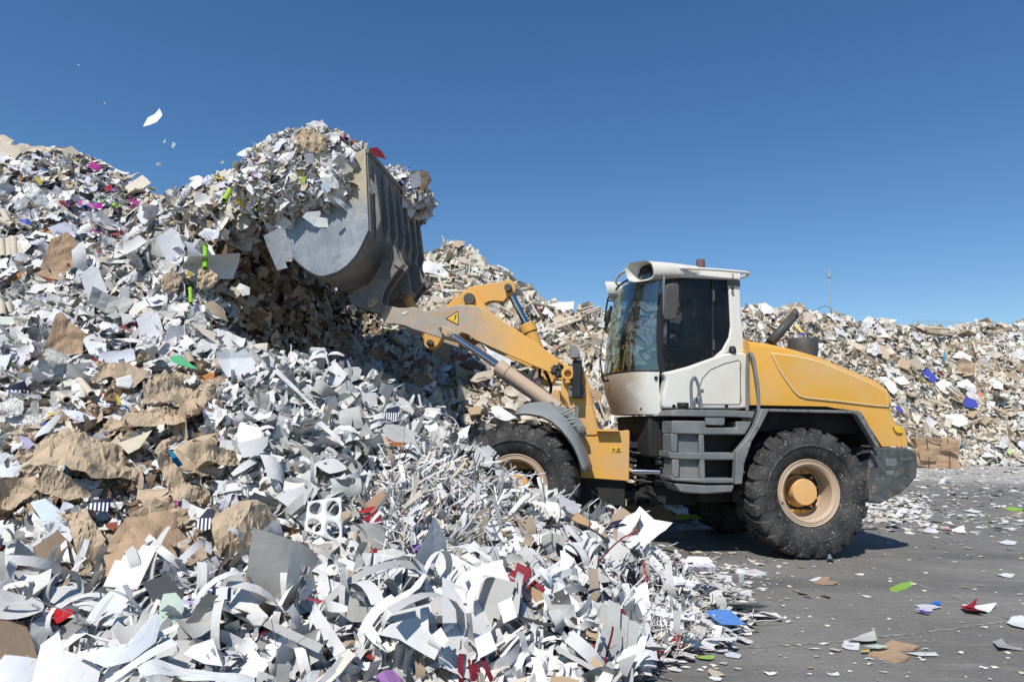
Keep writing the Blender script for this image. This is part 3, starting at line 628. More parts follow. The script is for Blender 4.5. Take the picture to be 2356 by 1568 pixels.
# keeper plates on the near arm
kp = MB(); kp.prism(US('f', 'c', .55, [(632, 545), (640, 530), (665, 530), (740, 550), (790, 590), (812, 640), (790, 665), (760, 650), (690, 620), (650, 575)]), vf * .13); kpo = kp.build('keeper_plate', ORANGE_BARE, boom, .015)
kb = MB()
for x, y, r_ in ((725, 588, .05), (768, 622, .026), (650, 540, .018)): q = U('f', 'c', x, y, .55); kb.cyl(q + vf * .05, q - vf * .035, r_, n=16); kb.cyl(q, q - vf * .045, r_ * .5, n=12)
kb.each('bolt', ORANGE_BARE, kpo)
tpv = MB(); tpv.prism(US('f', 't', .55, [(410, 520), (440, 492), (490, 485), (540, 492), (555, 530), (548, 600), (520, 700), (490, 735), (465, 735), (440, 700), (405, 580)]), vf * .06); tpo = tpv.build('boom_pivot', ORANGE_WORN, root, .02)
tb_ = MB(); q = U('f', 't', 480, 565, .55); tb_.lathe(q, -vf, [(0, .09), (.06, .09), (.07, .08), (.07, .048), (-.02, .045)], 24); q = U('f', 't', 478, 680, .55); tb_.cyl(q, q - vf * .05, .04, n=18); tb_.cyl(q, q - vf * .065, .025, n=6)
tb_.build('pivot_bolt', ORANGE_WORN, tpo)
gr = MB(); 
for i in range(16):
    q = U('f', 't', 300 + random.uniform(-45, 80), 520 + random.uniform(-70, 80), .66); gr.tube([q, q + np.array([random.uniform(-.06, .06), 0, random.uniform(-.06, .06)])], random.uniform(.03, .05), 8)
gr.build('grease', BLACK, tpo)
hs = MB()
for pts in ([(130, 560), (180, 660), (215, 740), (205, 850), (175, 920)], [(20, 400), (40, 520), (30, 600), (90, 640)], [(100, 520), (150, 580), (190, 690)]): hs.tube([U('f', 't', x, y, .95) for x, y in pts], .022, 8)
hs.each('hydraulic_hose', BLACK, boom)
# head lamp on its bracket
lb = MB(); lb.prism(US('f', 't', .38, [(560, 345), (690, 345), (690, 580), (686, 935), (540, 938), (545, 690), (556, 575)]), vf * .2); lbo = lb.build('lamp_bracket', BLACK, root, .012)
MB().prism(US('f', 't', .54, [(484, 760), (745, 758), (750, 800), (748, 925), (735, 942), (490, 935), (480, 920)]), vf * .06).build('bracket_base', PLASTIC, lbo, .012)
b_ = MB()
for x, y in ((515, 770), (718, 776), (718, 912), (510, 908)): q = U('f', 't', x, y, .54); b_.cyl(q, q - vf * .025, .02, n=10)
b_.each('bolt', BOLT, lbo)
q = U('f', 't', 578, 215, .4); hb = MB(); hb.loft([[q + ur * du + vf * dv * sx + UP * dz * sz for sx, sz, dv, dz in ((-1, -1, .09, .13), (1, -1, .09, .13), (1, 1, .09, .13), (-1, 1, .09, .13))] for du, dv in ((-.11, 0), (.0, 0), (.08, 0))])
hb2 = [(508, 125), (525, 110), (590, 108), (632, 150), (655, 230), (652, 310), (520, 318), (506, 290)]
hl = MB().prism(US('f', 't', .32, hb2), vf * .22).build('headlight', PLASTIC, lbo, .03, seg=3)
MB().prism(US('f', 't', .34, [(503, 135), (530, 120), (535, 300), (505, 295)]), vf * .18).build('lamp_lens', LAMP, hl, .01)
# front fender
ffp = [(508, 130), (520, 90), (580, 50), (780, 32), (900, 60), (1010, 160), (1090, 280), (1160, 380), (1195, 480), (1196, 620), (1165, 690), (1140, 600), (1100, 500), (1050, 410), (980, 320), (900, 245), (800, 190), (720, 165), (620, 160), (520, 168)]
def fender_arc(side):
    outs = []
    prof = []
    pts = [(515, 150), (590, 140), (680, 150), (760, 165), (850, 210), (940, 285), (1010, 370), (1070, 460), (1110, 550), (1140, 640), (1158, 690)]
    inner = US('f', 'e', .0, pts); rings = []
    for i, q in enumerate(inner):
        u, _, z = L('f', q); cu_, cz_ = -1.6826, .81; d = np.array([u - cu_, z - cz_]); d /= np.linalg.norm(d); ring = []
        t = i / (len(inner) - 1)
        hgt = .09 + .10 * math.sin(math.pi * min(1, t * 1.3 + .05)); 
        for v, rr in ((-.02, 0), (-.035, .02), (-.02, .045), (.06, hgt * .75), (.16, hgt), (.45, hgt + .02), (.62, hgt)):
            ring.append(W('f', u + d[0] * rr, v if not side else 2.6 - v, z + d[1] * rr))
        rings.append(ring)
    o = MB().loft(rings, False, False).build('front_fender', PALEPLASTIC, root, smooth=50, solid=.015)
    return o
ff = fender_arc(0); fender_arc(1)
bk = [(780, 30), (830, 25), (900, 38), (1000, 70), (1080, 130), (1140, 190), (1180, 260), (1205, 348), (1165, 345), (1130, 330), (1000, 200), (900, 120), (800, 60)]
MB().prism(US('f', 'e', .42, bk), vf * .05).build('fender_bracket', PALEPLASTIC, ff, .01)
gl = MB()
for pts in ([(905, 145), (1095, 60), (1108, 70), (1105, 225)], [(940, 160), (1085, 100), (1090, 215)], [(1010, 185), (1098, 170)], [(1030, 215), (1100, 200)], [(1060, 250), (1110, 238), (1120, 280)]): gl.tube(US('f', 'e', .10, pts), .014, 6)
gl.build('fender_step', PALEPLASTIC, ff)
b_ = MB()
for x, y in ((858, 47), (1160, 280)): q = U('f', 'e', x, y, .41); b_.cyl(q + vf * .02, q - vf * .02, .045, n=16); b_.cyl(q, q - vf * .032, .022, n=8)
b_.each('bolt', BOLT, ff)
# warning signs
def decal(name, fr, k, v, pts, mat, parent, dv=.003): return MB().prism(US(fr, k, v, pts), FR[fr][2] * dv).build(name, mat, parent, 0, smooth=0)
tri = decal('warning_sign', 'f', 'c', .674, [(694, 468), (801, 400), (803, 524)], BLACK, boom, .006)
decal('sign_face', 'f', 'c', .670, [(708, 468), (796, 412), (797, 513)], YELLOW, tri)
decal('exclamation_mark', 'f', 'c', .667, [(774, 440), (787, 432), (777, 470), (768, 474)], BLACK, tri); decal('exclamation_dot', 'f', 'c', .667, [(762, 478), (770, 474), (769, 484), (762, 487)], BLACK, tri)
pl = decal('warning_sticker', 'f', 'e', .612, [(1432, 450), (1530, 450), (1531, 499), (1432, 499)], YELLOW, root, .006)
decal('sticker_divider', 'f', 'e', .609, [(1480, 450), (1482, 450), (1482, 499), (1480, 499)], BLACK, pl)
pg = MB(); pg.prism(US('f', 'e', .609, [(1450, 463), (1462, 463), (1464, 478), (1460, 490), (1452, 490), (1448, 478)]), vf * .002); pg.prism(US('f', 'e', .609, [(1453, 454), (1459, 454), (1459, 461), (1453, 461)]), vf * .002)
for x in (1436, 1468): pg.prism(US('f', 'e', .609, [(x, 475), (x + 9, 470), (x + 9, 482)]), vf * .002)
pg.build('pictogram', BLACK, pl, smooth=0)
MB().tube(US('f', 'e', .609, [(1506, 458), (1524, 491), (1487, 491), (1506, 458)]), .0045, 5).build('pictogram', BLACK, pl); MB().tube(US('f', 'e', .608, [(1506, 468), (1506, 486)]), .0035, 5).build('pictogram', BLACK, pl)
decal('paper_scrap', 'f', 'c', .672, [(322, 436), (340, 415), (370, 405), (376, 415), (355, 430)], WHITE, boom)

# ---- bucket
bk_o = empty('bucket', W('f', -4.3, 1.3, 3.5), root)
side = [(1035, 262), (1046, 560), (1060, 862), (1040, 905), (1000, 990), (960, 1060), (900, 1125), (830, 1175), (730, 1205), (690, 1205), (640, 1185), (600, 1160), (550, 1120), (505, 1072), (465, 1010), (440, 940), (425, 870), (415, 790), (400, 690), (380, 600), (560, 540), (760, 430), (880, 345)]
fboth('bucket_side', 'd', -.02, side, .035, STEEL, .006, bk_o)
arc = side[:20]; A = US('f', 'd', -.02, arc)
uvz = [L('f', q) for q in A]
# shell thickness follows the outline of the side plates a little inside
sh = MB(); outr = [[W('f', u, v, z) for u, _, z in uvz] for v in (.0, .0)]
def off(pts, d):
    out = []
    for i, (u, _, z) in enumerate(pts):
        a = pts[max(0, i - 1)]; b = pts[min(len(pts) - 1, i + 1)]; t = np.array([b[0] - a[0], b[2] - a[2]]); t /= np.linalg.norm(t); out.append((u - t[1] * d * -1, z + t[0] * d * -1))
    return out
o1 = off(uvz, .035); o2 = off(uvz, -.02)
def inside(p): return p
loop = o1 + o2[::-1]
sh.prism([W('f', u, .015, z) for u, z in loop], vf * 2.57); sh.build('bucket_shell', DIRTYSTEEL, bk_o, 0, smooth=30)
rb = MB(); (u0, _, z0), (u1, _, z1) = uvz[0], uvz[2]
for v_ in np.linspace(.22, 2.38, 7):
    for w_, pr in ((.075, .10),):
        pts = [(u0 + .015, z0 - .08), (u0 + pr * .6, z0 - .2), (u0 + pr + .02, z0 - .5), (u1 + pr - .01, z1 + .2), (u1 + .02, z1 - .05)]
        rb.prism([W('f', u, v_ - w_ / 2, z) for u, z in pts], vf * w_)
rb.each('back_rib', DIRTYSTEEL, bk_o, .012)
rt = MB(); rt.box('f', (u0 - .03, u0 + .05), (-.0, 2.6), (z0 - .07, z0 + .0)); rt.build('top_rim', DIRTYSTEEL, bk_o, .01)
lug = [(695, 395), (760, 440), (812, 500), (830, 555), (860, 640), (920, 705), (865, 775), (800, 850), (720, 960), (660, 1050), (625, 1150), (615, 1260), (590, 1400), (450, 1370), (330, 1320), (230, 1290), (165, 1235), (165, 1165), (210, 1090), (290, 1055), (420, 1000), (520, 900), (590, 740), (650, 580)]
for v_ in (.56, .82, 1.74, 2.0): MB().prism(US('f', 'k', .56, lug), vf * .05).v; 
lugs0 = US('f', 'k', .56, lug)
for v_ in (.56, .80, 1.75, 1.99): MB().prism([q + vf * (v_ - .56) for q in lugs0], vf * .05).build('hinge_plate', DIRTYSTEEL, bk_o, .01)
stp = US('f', 'k', .53, [(775, 715), (860, 665), (925, 715), (862, 775)]); MB().prism(stp, vf * .12).build('bucket_stop', DIRTYSTEEL, bk_o, .006)
MB().prism(mirror('f', stp), -vf * .12).build('bucket_stop', DIRTYSTEEL, bk_o, .006)
cl = [(865, 790), (920, 690), (960, 750), (985, 880), (1010, 1000), (1020, 1090), (990, 1150), (940, 1180), (845, 1190), (850, 1000)]
for v_ in (1.14, 1.40): MB().prism(US('f', 'k', v_, cl), vf * .06).build('link_plate', DIRTYSTEEL, bk_o, .01)
hb_ = MB()
for x, y, v0, v1, r_ in ((640, 835, .52, .9, .0), (925, 1085, 1.08, 1.52, .055), (695, 580, .53, .66, .035), (262, 1135, .54, .6, .026)):
    if r_: q = U('f', 'k', x, y, v0); hb_.cyl(q, q + vf * (v1 - v0), r_, n=20)
q = U('f', 'k', 640, 835, .53); hb_.lathe(q, vf, [(.03, .095), (0, .09), (0, .062), (.3, .06)], 24)
hb_.each('hinge_pin', DIRTYSTEEL, bk_o, .004)
kp = MB().prism(US('f', 'k', .53, [(405, 1255), (420, 1220), (480, 1180), (540, 1160), (570, 1190), (560, 1230), (520, 1290), (480, 1320), (430, 1310)]), vf * .04); kq = kp.build('keeper_plate', ORANGE_BARE, bk_o, .012)
kb = MB(); 
for x, y in ((455, 1255), (525, 1195)): q = U('f', 'k', x, y, .53); kb.cyl(q, q - vf * .025, .026, n=6)
kb.each('bolt', BOLT, kq)

# ---- driver
def person():
    sh0 = W('r', -1.0, .98, 2.9)
    el = U('r', 'm', 1440, 1105, .9); ha = U('r', 'm', 1140, 1170, .86); 
    sh_ = el + ur * .05 + UP * .30 + vr * .08
    cx = L('r', sh_)[0] + .02; zs = sh_[2]
    pel = W('r', cx + .02, 1.3, zs - .50)
    pts = {'pel': (pel, .15, .15), 'belly': (W('r', cx + .02, 1.3, zs - .3), .14, .15), 'chest': (W('r', cx, 1.3, zs - .08), .14, .17), 'neck': (W('r', cx - .02, 1.3, zs + .08), .06, .06), 'skull': (W('r', cx - .06, 1.3, zs + .22), .085, .1), 'top': (W('r', cx - .05, 1.3, zs + .31), .07, .08)}
    V = []; R = []; E = []
    def a(p, r, par=None):
        V.append(tuple(p)); R.append(r)
        if par is not None: E.append((par, len(V) - 1))
        return len(V) - 1
    i = a(pel, .16); j = a(pts['belly'][0], .15, i); k = a(pts['chest'][0], .16, j); n_ = a(pts['neck'][0], .06, k); hd = a(pts['skull'][0], .095, n_); a(pts['top'][0], .075, hd)
    for s in (-1, 1):
        shd = W('r', cx, 1.3 + s * .22, zs - .04)
        e = el if s < 0 else W('r', cx - .06, 1.62, zs - .32); h = ha if s < 0 else W('r', cx - .38, 1.58, zs - .30)
        x = a(shd, .075, k); x = a((shd + e) / 2, .058, x); x = a(e, .046, x); x = a((e + h) / 2, .042, x); x = a(h, .03, x)
        d = (h - e) / np.linalg.norm(h - e); x = a(h + d * .05, .038, x); base = x
        for f_ in range(4):
            o = vr * (-.03 + .02 * f_); p1 = h + d * .10 + o; p2 = h + d * (.135 + .008 * (f_ in (1, 2))) + o - UP * .02; y = a(p1, .010, base); y = a(p2, .009, y); a(p2 + d * .012 - UP * .022, .008, y)
        y = a(h + d * .06 + UP * .03 - vr * .02 * s, .011, base); a(h + d * .1 + UP * .035, .009, y)
        hip = W('r', cx - .02, 1.3 + s * .1, zs - .54); kn = W('r', cx - .48, 1.3 + s * .14, zs - .46); ft = W('r', cx - .6, 1.3 + s * .14, 1.97)
        x = a(hip, .1, i); x = a(kn, .07, x); x = a(ft, .05, x); a(ft - ur * .14 - UP * .02, .04, x)
    me = bpy.data.meshes.new('person'); off_ = np.array(pel); me.from_pydata([tuple(np.array(v) - off_) for v in V], E, [])
    o = bpy.data.objects.new('person', me); COL.objects.link(o); o.location = off_
    sk = o.modifiers.new('skin', 'SKIN'); 
    for q, r in zip(me.skin_vertices[0].data, R): q.radius = (r, r)
    me.skin_vertices[0].data[0].use_root = True
    ss = o.modifiers.new('smooth', 'SUBSURF'); ss.levels = 1; ss.render_levels = 1
    me.materials.append(SKIN)
    tag(o, 'person with a bare forearm sitting at the controls behind the dark cab window', 'person')
    # clothes: short sleeved shirt, trousers, hair
    def cloth(name, chain, mat):
        mb = MB()
        for path, rad in chain: mb.tube([np.array(p) for p in path], rad, 14)
        mb.build(name, mat, o)
    c_ = lambda v, z, du=0: W('r', cx + du, v, zs + z)
    shl = c_(1.08, -.03); shr = c_(1.52, -.03)
    cloth('shirt', [([c_(1.3, -.54), c_(1.3, -.35), c_(1.3, -.15), c_(1.3, .02), c_(1.3, .06)], [.185, .18, .195, .15, .085]), ([c_(1.25, -.05), shl, (shl + el) / 2, shl * .25 + el * .75], [.1, .095, .08, .07]), ([c_(1.35, -.05), shr, c_(1.58, -.2, -.03)], [.1, .095, .075])], SHIRT)
    lg = []
    for s in (-1, 1): lg.append(([c_(1.3 + s * .06, -.52), c_(1.3 + s * .12, -.53, -.1), c_(1.3 + s * .14, -.46, -.49), W('r', cx - .58, 1.3 + s * .14, 2.05)], [.12, .115, .085, .065]))
    cloth('trousers', lg, DENIM)
    hm = MB(); hc = c_(1.3, .25, -.045)
    hm.lathe(hc - UP * .02, UP, [(-.06, .098), (0, .106), (.06, .1), (.105, .07), (.125, 0)], 18); hm.build('hair', HAIR, o)
    fc = MB(); 
    for s in (-1, 1): q = c_(1.3 + s * .035, .23, -.15); fc.tube([q, q - ur * .012], .012, 8)
    nz = c_(1.3, .2, -.155); fc.tube([nz + UP * .03, nz - ur * .02, nz - UP * .01], [.01, .018, .012], 8); fc.tube([c_(1.28, .155, -.145), c_(1.32, .155, -.145)], .009, 6)
    for s in (-1, 1): q = c_(1.3 + s * .098, .21, -.04); fc.tube([q + UP * .03, q - UP * .03], .018, 8)
    fc.build('face', SKIN, o)
person()

# ================================================================== waste paper
def hexc(*a): return np.array(lin(*a))
PAL = dict(
    white=[(.76, .745, .715), (.79, .775, .745), (.70, .69, .66), (.67, .665, .66)],
    cool=[(.63, .64, .69), (.58, .58, .66), (.68, .685, .71)],
    cream=[(.68, .63, .53), (.62, .56, .45), (.7, .66, .58)],
    grey=[(.46, .455, .43), (.52, .515, .49), (.38, .375, .35), (.57, .565, .545)],
    dark=[(.10, .10, .105), (.05, .05, .055), (.15, .14, .13)],
    beige=[(.60, .525, .42), (.66, .59, .48), (.53, .45, .345), (.68, .62, .52)],
    tan=[(.40, .31, .22), (.34, .25, .17), (.45, .35, .25)],
    brown=[(.22, .14, .085), (.17, .11, .07)],
    navy=[(.016, .018, .05), (.03, .03, .07)],
    red=[(.26, .022, .03), (.18, .018, .028), (.34, .04, .035)],
    vivid=[(.45, .08, .28), (.06, .12, .36), (.26, .42, .10), (.60, .46, .10), (.28, .14, .34), (.50, .22, .08), (.10, .28, .34), (.36, .06, .07)],
)
def pick(mix_, n):
    ks = list(mix_); p = np.array([mix_[k] for k in ks], float); p /= p.sum()
    out = np.empty((n, 3)); ki = rng.choice(len(ks), n, p=p)
    for i, k in enumerate(ks):
        m_ = ki == i; pal = np.array(PAL[k]); out[m_] = pal[rng.integers(0, len(pal), m_.sum())]
    return np.clip(out * rng.uniform(.86, 1.06, (n, 1)), 0, .82)

# ---- shapes: each is (vertices within about +-.5, faces, smooth)
def grid_faces(nx, ny, off=0): return [(off + j * (nx + 1) + i, off + j * (nx + 1) + i + 1, off + (j + 1) * (nx + 1) + i + 1, off + (j + 1) * (nx + 1) + i) for j in range(ny) for i in range(nx)]
def bendit(V, k, a):
    d = np.array([math.cos(a), math.sin(a)]); t = V[:, :2] @ d; V = V.copy()
    if abs(k) < 1e-3: return V
    n2 = np.sin(t * k) / k - t; V[:, 0] += d[0] * n2; V[:, 1] += d[1] * n2; V[:, 2] += (1 - np.cos(t * k)) / k
    return V
def folds(V, n, amp, scale=1.):
    V = V.copy()
    for _ in range(n):
        d = rng.normal(size=2); d /= np.linalg.norm(d); c = rng.uniform(-.4, .4) / scale
        V[:, 2] += amp * rng.uniform(.4, 1) * rng.choice([-1, 1]) * np.abs(V[:, :2] @ d - c)
    V[:, 2] -= V[:, 2].mean(); return V
def sh_sheet(torn=.25, asp=1.4, nx=4, ny=3, bend=1., fold=0, fa=.3):
    s, t = np.meshgrid(np.linspace(0, 1, nx + 1), np.linspace(0, 1, ny + 1)); s = s.ravel(); t = t.ravel()
    c = np.array([[0, 0], [1, 0], [1, 1], [0, 1]], float) + rng.uniform(-torn, torn, (4, 2))
    xy = (c[0] * ((1 - s) * (1 - t))[:, None] + c[1] * (s * (1 - t))[:, None] + c[2] * (s * t)[:, None] + c[3] * ((1 - s) * t)[:, None]) - .5
    ed = (s == 0) | (s == 1) | (t == 0) | (t == 1); xy[ed] += rng.uniform(-.05, .05, (ed.sum(), 2)) * (torn > .1)
    xy[:, 1] /= asp
    V = np.c_[xy, np.zeros(len(xy))]
    if fold: V = folds(V, fold, fa)
    V = bendit(V, rng.uniform(-1, 1) * bend * 2, rng.uniform(0, math.pi))
    return V, grid_faces(nx, ny), fold == 0
def sh_poly(n=5, bend=.6):
    a = np.sort(rng.uniform(0, 2 * math.pi, n)); a = np.linspace(0, 2 * math.pi, n, endpoint=False) + rng.uniform(-.4, .4, n)
    r = rng.uniform(.25, .6, n); V = np.r_[[[0, 0, 0]], np.c_[r * np.cos(a), r * np.sin(a), np.zeros(n)]]
    V = bendit(V, rng.uniform(-1, 1) * bend * 2, rng.uniform(0, 3.1)); V[1:, 2] += rng.normal(0, .05, n)
    return V, [(0, 1 + i, 1 + (i + 1) % n) for i in range(n)], False
def sh_crumple(n=6):
    s, t = np.meshgrid(np.linspace(-.5, .5, n), np.linspace(-.5, .5, n)); V = np.c_[s.ravel(), t.ravel(), np.zeros(n * n)]
    V[:, :2] += rng.normal(0, .05, (n * n, 2)); V = folds(V, 9, .22); V[:, 2] += rng.normal(0, .035, n * n)
    V = bendit(V, rng.uniform(-3.4, 3.4), rng.uniform(0, 3)); V[:, :2] *= .85
    return V, grid_faces(n - 1, n - 1), False
def sh_strip(asp=14, curl=4., seg=10, wav=0.):
    th = np.cumsum(rng.normal(0, .16, seg + 1) * curl * .45 + rng.uniform(-1, 1) * curl / seg); ps = np.cumsum(rng.normal(0, .10, seg + 1))
    d = np.c_[np.cos(th) * np.cos(ps), np.cos(th) * np.sin(ps), np.sin(th)]; c = np.cumsum(d, 0) / seg; c -= c.mean(0)
    w = np.cross(d, np.array([0, 1, .0]) if False else np.c_[-np.sin(th), np.zeros(seg + 1), np.cos(th)]); w /= np.linalg.norm(w, axis=1)[:, None]
    hw = .5 / asp; V = np.empty((2 * (seg + 1), 3)); V[0::2] = c - w * hw; V[1::2] = c + w * hw
    return V, [(2 * i, 2 * i + 1, 2 * i + 3, 2 * i + 2) for i in range(seg)], True
def sh_star(k=.55, bend=1.4):
    n = 24; a = np.linspace(0, 2 * math.pi, n, endpoint=False); c, s = np.cos(a), np.sin(a)
    x = np.sign(c) * np.abs(c) ** (1 + 2 * k); y = np.sign(s) * np.abs(s) ** (1 + 2 * k) * rng.uniform(.55, 1.)
    V = [(0, 0, 0)]
    for r in (.5, 1.): V += [(x[i] * r * .6, y[i] * r * .6, 0) for i in range(n)]
    V = bendit(np.array(V), rng.uniform(-1, 1) * bend * 2.2, rng.uniform(0, 3.1))
    F = [(0, 1 + i, 1 + (i + 1) % n) for i in range(n)] + [(1 + i, 1 + n + i, 1 + n + (i + 1) % n, 1 + (i + 1) % n) for i in range(n)]
    return V, F, True
def sh_ring(bend=1.3, asp=1.25):
    n = 28; a = np.linspace(0, 2 * math.pi, n, endpoint=False); c, s = np.cos(a), np.sin(a); m_ = np.maximum(np.abs(c), np.abs(s))
    o = np.c_[c / m_ * .5 * asp, s / m_ * .5]; o += rng.uniform(-.02, .02, o.shape); r = rng.uniform(.30, .42); i_ = np.c_[c * r, s * r] + rng.uniform(-.05, .05, 2)
    V = np.c_[np.r_[i_, (i_ + o) / 2, o], np.zeros(3 * n)]; V = bendit(V, rng.uniform(-1, 1) * bend * 2.2, rng.uniform(0, 3.1))
    if rng.random() < .6:   # cut open: a part of the ring only
        k = rng.integers(12, 22)
    else: k = n
    F = [(q * n + i, (q + 1) * n + i, (q + 1) * n + (i + 1) % n, q * n + (i + 1) % n) for q in (0, 1) for i in range(k)]
    us = sorted({i for f in F for i in f}); ix = {j: i for i, j in enumerate(us)}; V = V[us]; F = [tuple(ix[i] for i in f) for f in F]
    return V, F, True
def sh_tube(asp=6., n=9):
    a = np.linspace(0, 2 * math.pi, n, endpoint=False); V = []; 
    for x, r in ((-.5, 1.), (.5, 1.), (.5, .74), (-.5, .74)): V += [(x, math.cos(t) * r * .5 / asp, math.sin(t) * r * .5 / asp) for t in a]
    F = [(q * n + i, q * n + (i + 1) % n, ((q + 1) % 4) * n + (i + 1) % n, ((q + 1) % 4) * n + i) for q in range(4) for i in range(n)]
    return np.array(V), F, True
def sh_slab(th=.03, torn=.15):
    c = (np.array([[0, 0], [1, 0], [1, 1], [0, 1]], float) + rng.uniform(-torn, torn, (4, 2)) - .5) * [1, .7]
    V = np.r_[np.c_[c, -th / 2 * np.ones(4)], np.c_[c, th / 2 * np.ones(4)]]; V[:, 2] += np.tile(rng.normal(0, .03, 4), 2)
    return V, [(0, 3, 2, 1), (4, 5, 6, 7), (0, 1, 5, 4), (1, 2, 6, 5), (2, 3, 7, 6), (3, 0, 4, 7)], False
def sh_block():
    V = np.array([(x, y * .7, z * .35) for z in (-.5, .5) for y in (-.5, .5) for x in (-.5, .5)]) + rng.uniform(-.1, .1, (8, 3))
    return V, [(0, 2, 3, 1), (4, 5, 7, 6), (0, 1, 5, 4), (2, 6, 7, 3), (0, 4, 6, 2), (1, 3, 7, 5)], False
def sh_stack(n=7):
    """a bundle of strips that stayed together, folded over"""
    V = []; F = []; th = np.linspace(0, rng.uniform(1.5, 4.5), 9); 
    for k in range(n):
        r0 = .25 + k * .022; o = len(V); w = .13 + rng.uniform(-.01, .02); sh = rng.uniform(-.02, .02)
        for i, t in enumerate(th):
            x, z = r0 * math.cos(t) + (.06 * i if i > 5 else 0), r0 * math.sin(t) * .8
            V += [(x, -w + sh, z), (x, w + sh, z)]
        F += [(o + 2 * i, o + 2 * i + 1, o + 2 * i + 3, o + 2 * i + 2) for i in range(8)]
    V = np.array(V); V -= V.mean(0); return V, F, True
def sh_coil(n=1):
    seg = 13; asp = rng.uniform(6, 17); tot = rng.uniform(1.6, 5.5) * rng.choice([-1, 1]); t = np.linspace(0, 1, seg + 1); th = tot * t ** rng.uniform(.7, 1.6) * (1 if rng.random() < .6 else np.cos(t * 3.0)); tw = rng.uniform(-.9, .9) * t
    A = []; G = []
    for k in range(n):
        sc_ = 1 + .06 * k; d = np.c_[np.cos(th), np.zeros(seg + 1), np.sin(th)]; c = np.cumsum(d, 0) / seg * sc_; c[:, 1] += t * rng.uniform(-.25, .25); w = np.c_[-np.sin(th) * np.sin(tw), np.cos(tw), np.cos(th) * np.sin(tw)]
        hw = .5 / asp * np.minimum(1, .5 + 4 * np.minimum(t, 1 - t))[:, None] if rng.random() < .4 else .5 / asp
        o = len(A); V = np.empty((2 * seg + 2, 3)); V[0::2] = c - w * hw; V[1::2] = c + w * hw; A += list(V); G += [(o + 2 * i, o + 2 * i + 1, o + 2 * i + 3, o + 2 * i + 2) for i in range(seg)]
    A = np.array(A); return A - A.mean(0), G, True
def sh_bundle():
    V, F, _ = sh_strip(asp=rng.uniform(3, 7), curl=2.6, seg=9); d = np.gradient((V[0::2] + V[1::2]) / 2, axis=0); w = V[1] - V[0]; nn = np.cross(d, V[1::2] - V[0::2]); nn /= np.linalg.norm(nn, axis=1)[:, None]; nn = np.repeat(nn, 2, 0)
    A = []; G = []
    for k in range(rng.integers(5, 9)):
        o = len(A); A += list(V + nn * (.02 * k * rng.uniform(.8, 1.5)) + rng.normal(0, .025, 3) + d.mean(0) * rng.normal(0, .5)); G += [tuple(i + o for i in f) for f in F]
    A = np.array(A); return A - A.mean(0), G, True
def sh_step():
    P = np.array([(-.5, -.32), (.5, -.32), (.5, -.02), (.36, -.02), (.36, .1), (.22, .1), (.22, .22), (.08, .22), (.08, .33), (-.5, .33)]) * [1, rng.uniform(.7, 1.2)]
    V = np.r_[[[-.08, -.06, 0]], np.c_[P, np.zeros(10)]]; return bendit(V, rng.uniform(-.8, .8), rng.uniform(0, 3.1)), [(0, 1 + i, 1 + (i + 1) % 10) for i in range(10)], True
def sh_torn(n=16):
    a = np.linspace(0, 2 * math.pi, n, endpoint=False); r = .42 * (1 + .22 * np.sin(a * 2 + rng.uniform(0, 6)) + rng.normal(0, .08, n)); V = [(0, 0, 0)]
    for k in (.5, 1.): V += [(r[i] * k * math.cos(a[i]), r[i] * k * math.sin(a[i]) * .75, 0) for i in range(n)]
    V = folds(np.array(V), 4, .22); V = bendit(V, rng.uniform(-2.4, 2.4), rng.uniform(0, 3.1)); V[1 + n:, 2] += rng.normal(0, .03, n)
    return V, [(0, 1 + i, 1 + (i + 1) % n) for i in range(n)] + [(1 + i, 1 + n + i, 1 + n + (i + 1) % n, 1 + (i + 1) % n) for i in range(n)], bool(rng.random() < .5)
def lib(f, cnt, **kw): return [f(**kw) for _ in range(cnt)]
SH = dict(sheet=lib(sh_sheet, 12, bend=.7), flat=lib(sh_sheet, 10, bend=.35, torn=.12, nx=3, ny=2), crease=lib(sh_sheet, 12, fold=4, torn=.3, bend=.5), poly=lib(sh_poly, 14), tri=lib(sh_poly, 10, n=3, bend=.3) + lib(sh_poly, 6, n=4, bend=.3),
          crumple=lib(sh_crumple, 10), strip=lib(sh_strip, 14), longstrip=lib(sh_strip, 12, asp=26, curl=2.5, seg=12), curl=lib(sh_strip, 12, asp=6, curl=9., seg=14), ribbon=lib(sh_strip, 10, asp=7, curl=2.2, seg=9),
          star=lib(sh_star, 10) + lib(sh_star, 6, k=.3), ring=lib(sh_ring, 12), tube=lib(sh_tube, 3) + lib(sh_tube, 2, asp=3.5) + lib(sh_tube, 3, asp=14), slab=lib(sh_slab, 8), block=lib(sh_block, 5), stack=lib(sh_stack, 6), bundle=lib(sh_bundle, 9), step=lib(sh_step, 6), torn=lib(sh_torn, 16), roll=lib(sh_sheet, 12, bend=1.7, nx=8, ny=2, torn=.2), crush=lib(sh_crumple, 10, n=9), coil=lib(sh_coil, 26), coils=lib(sh_coil, 8, n=4))
ASP = {}
SUNV = np.array(sv)
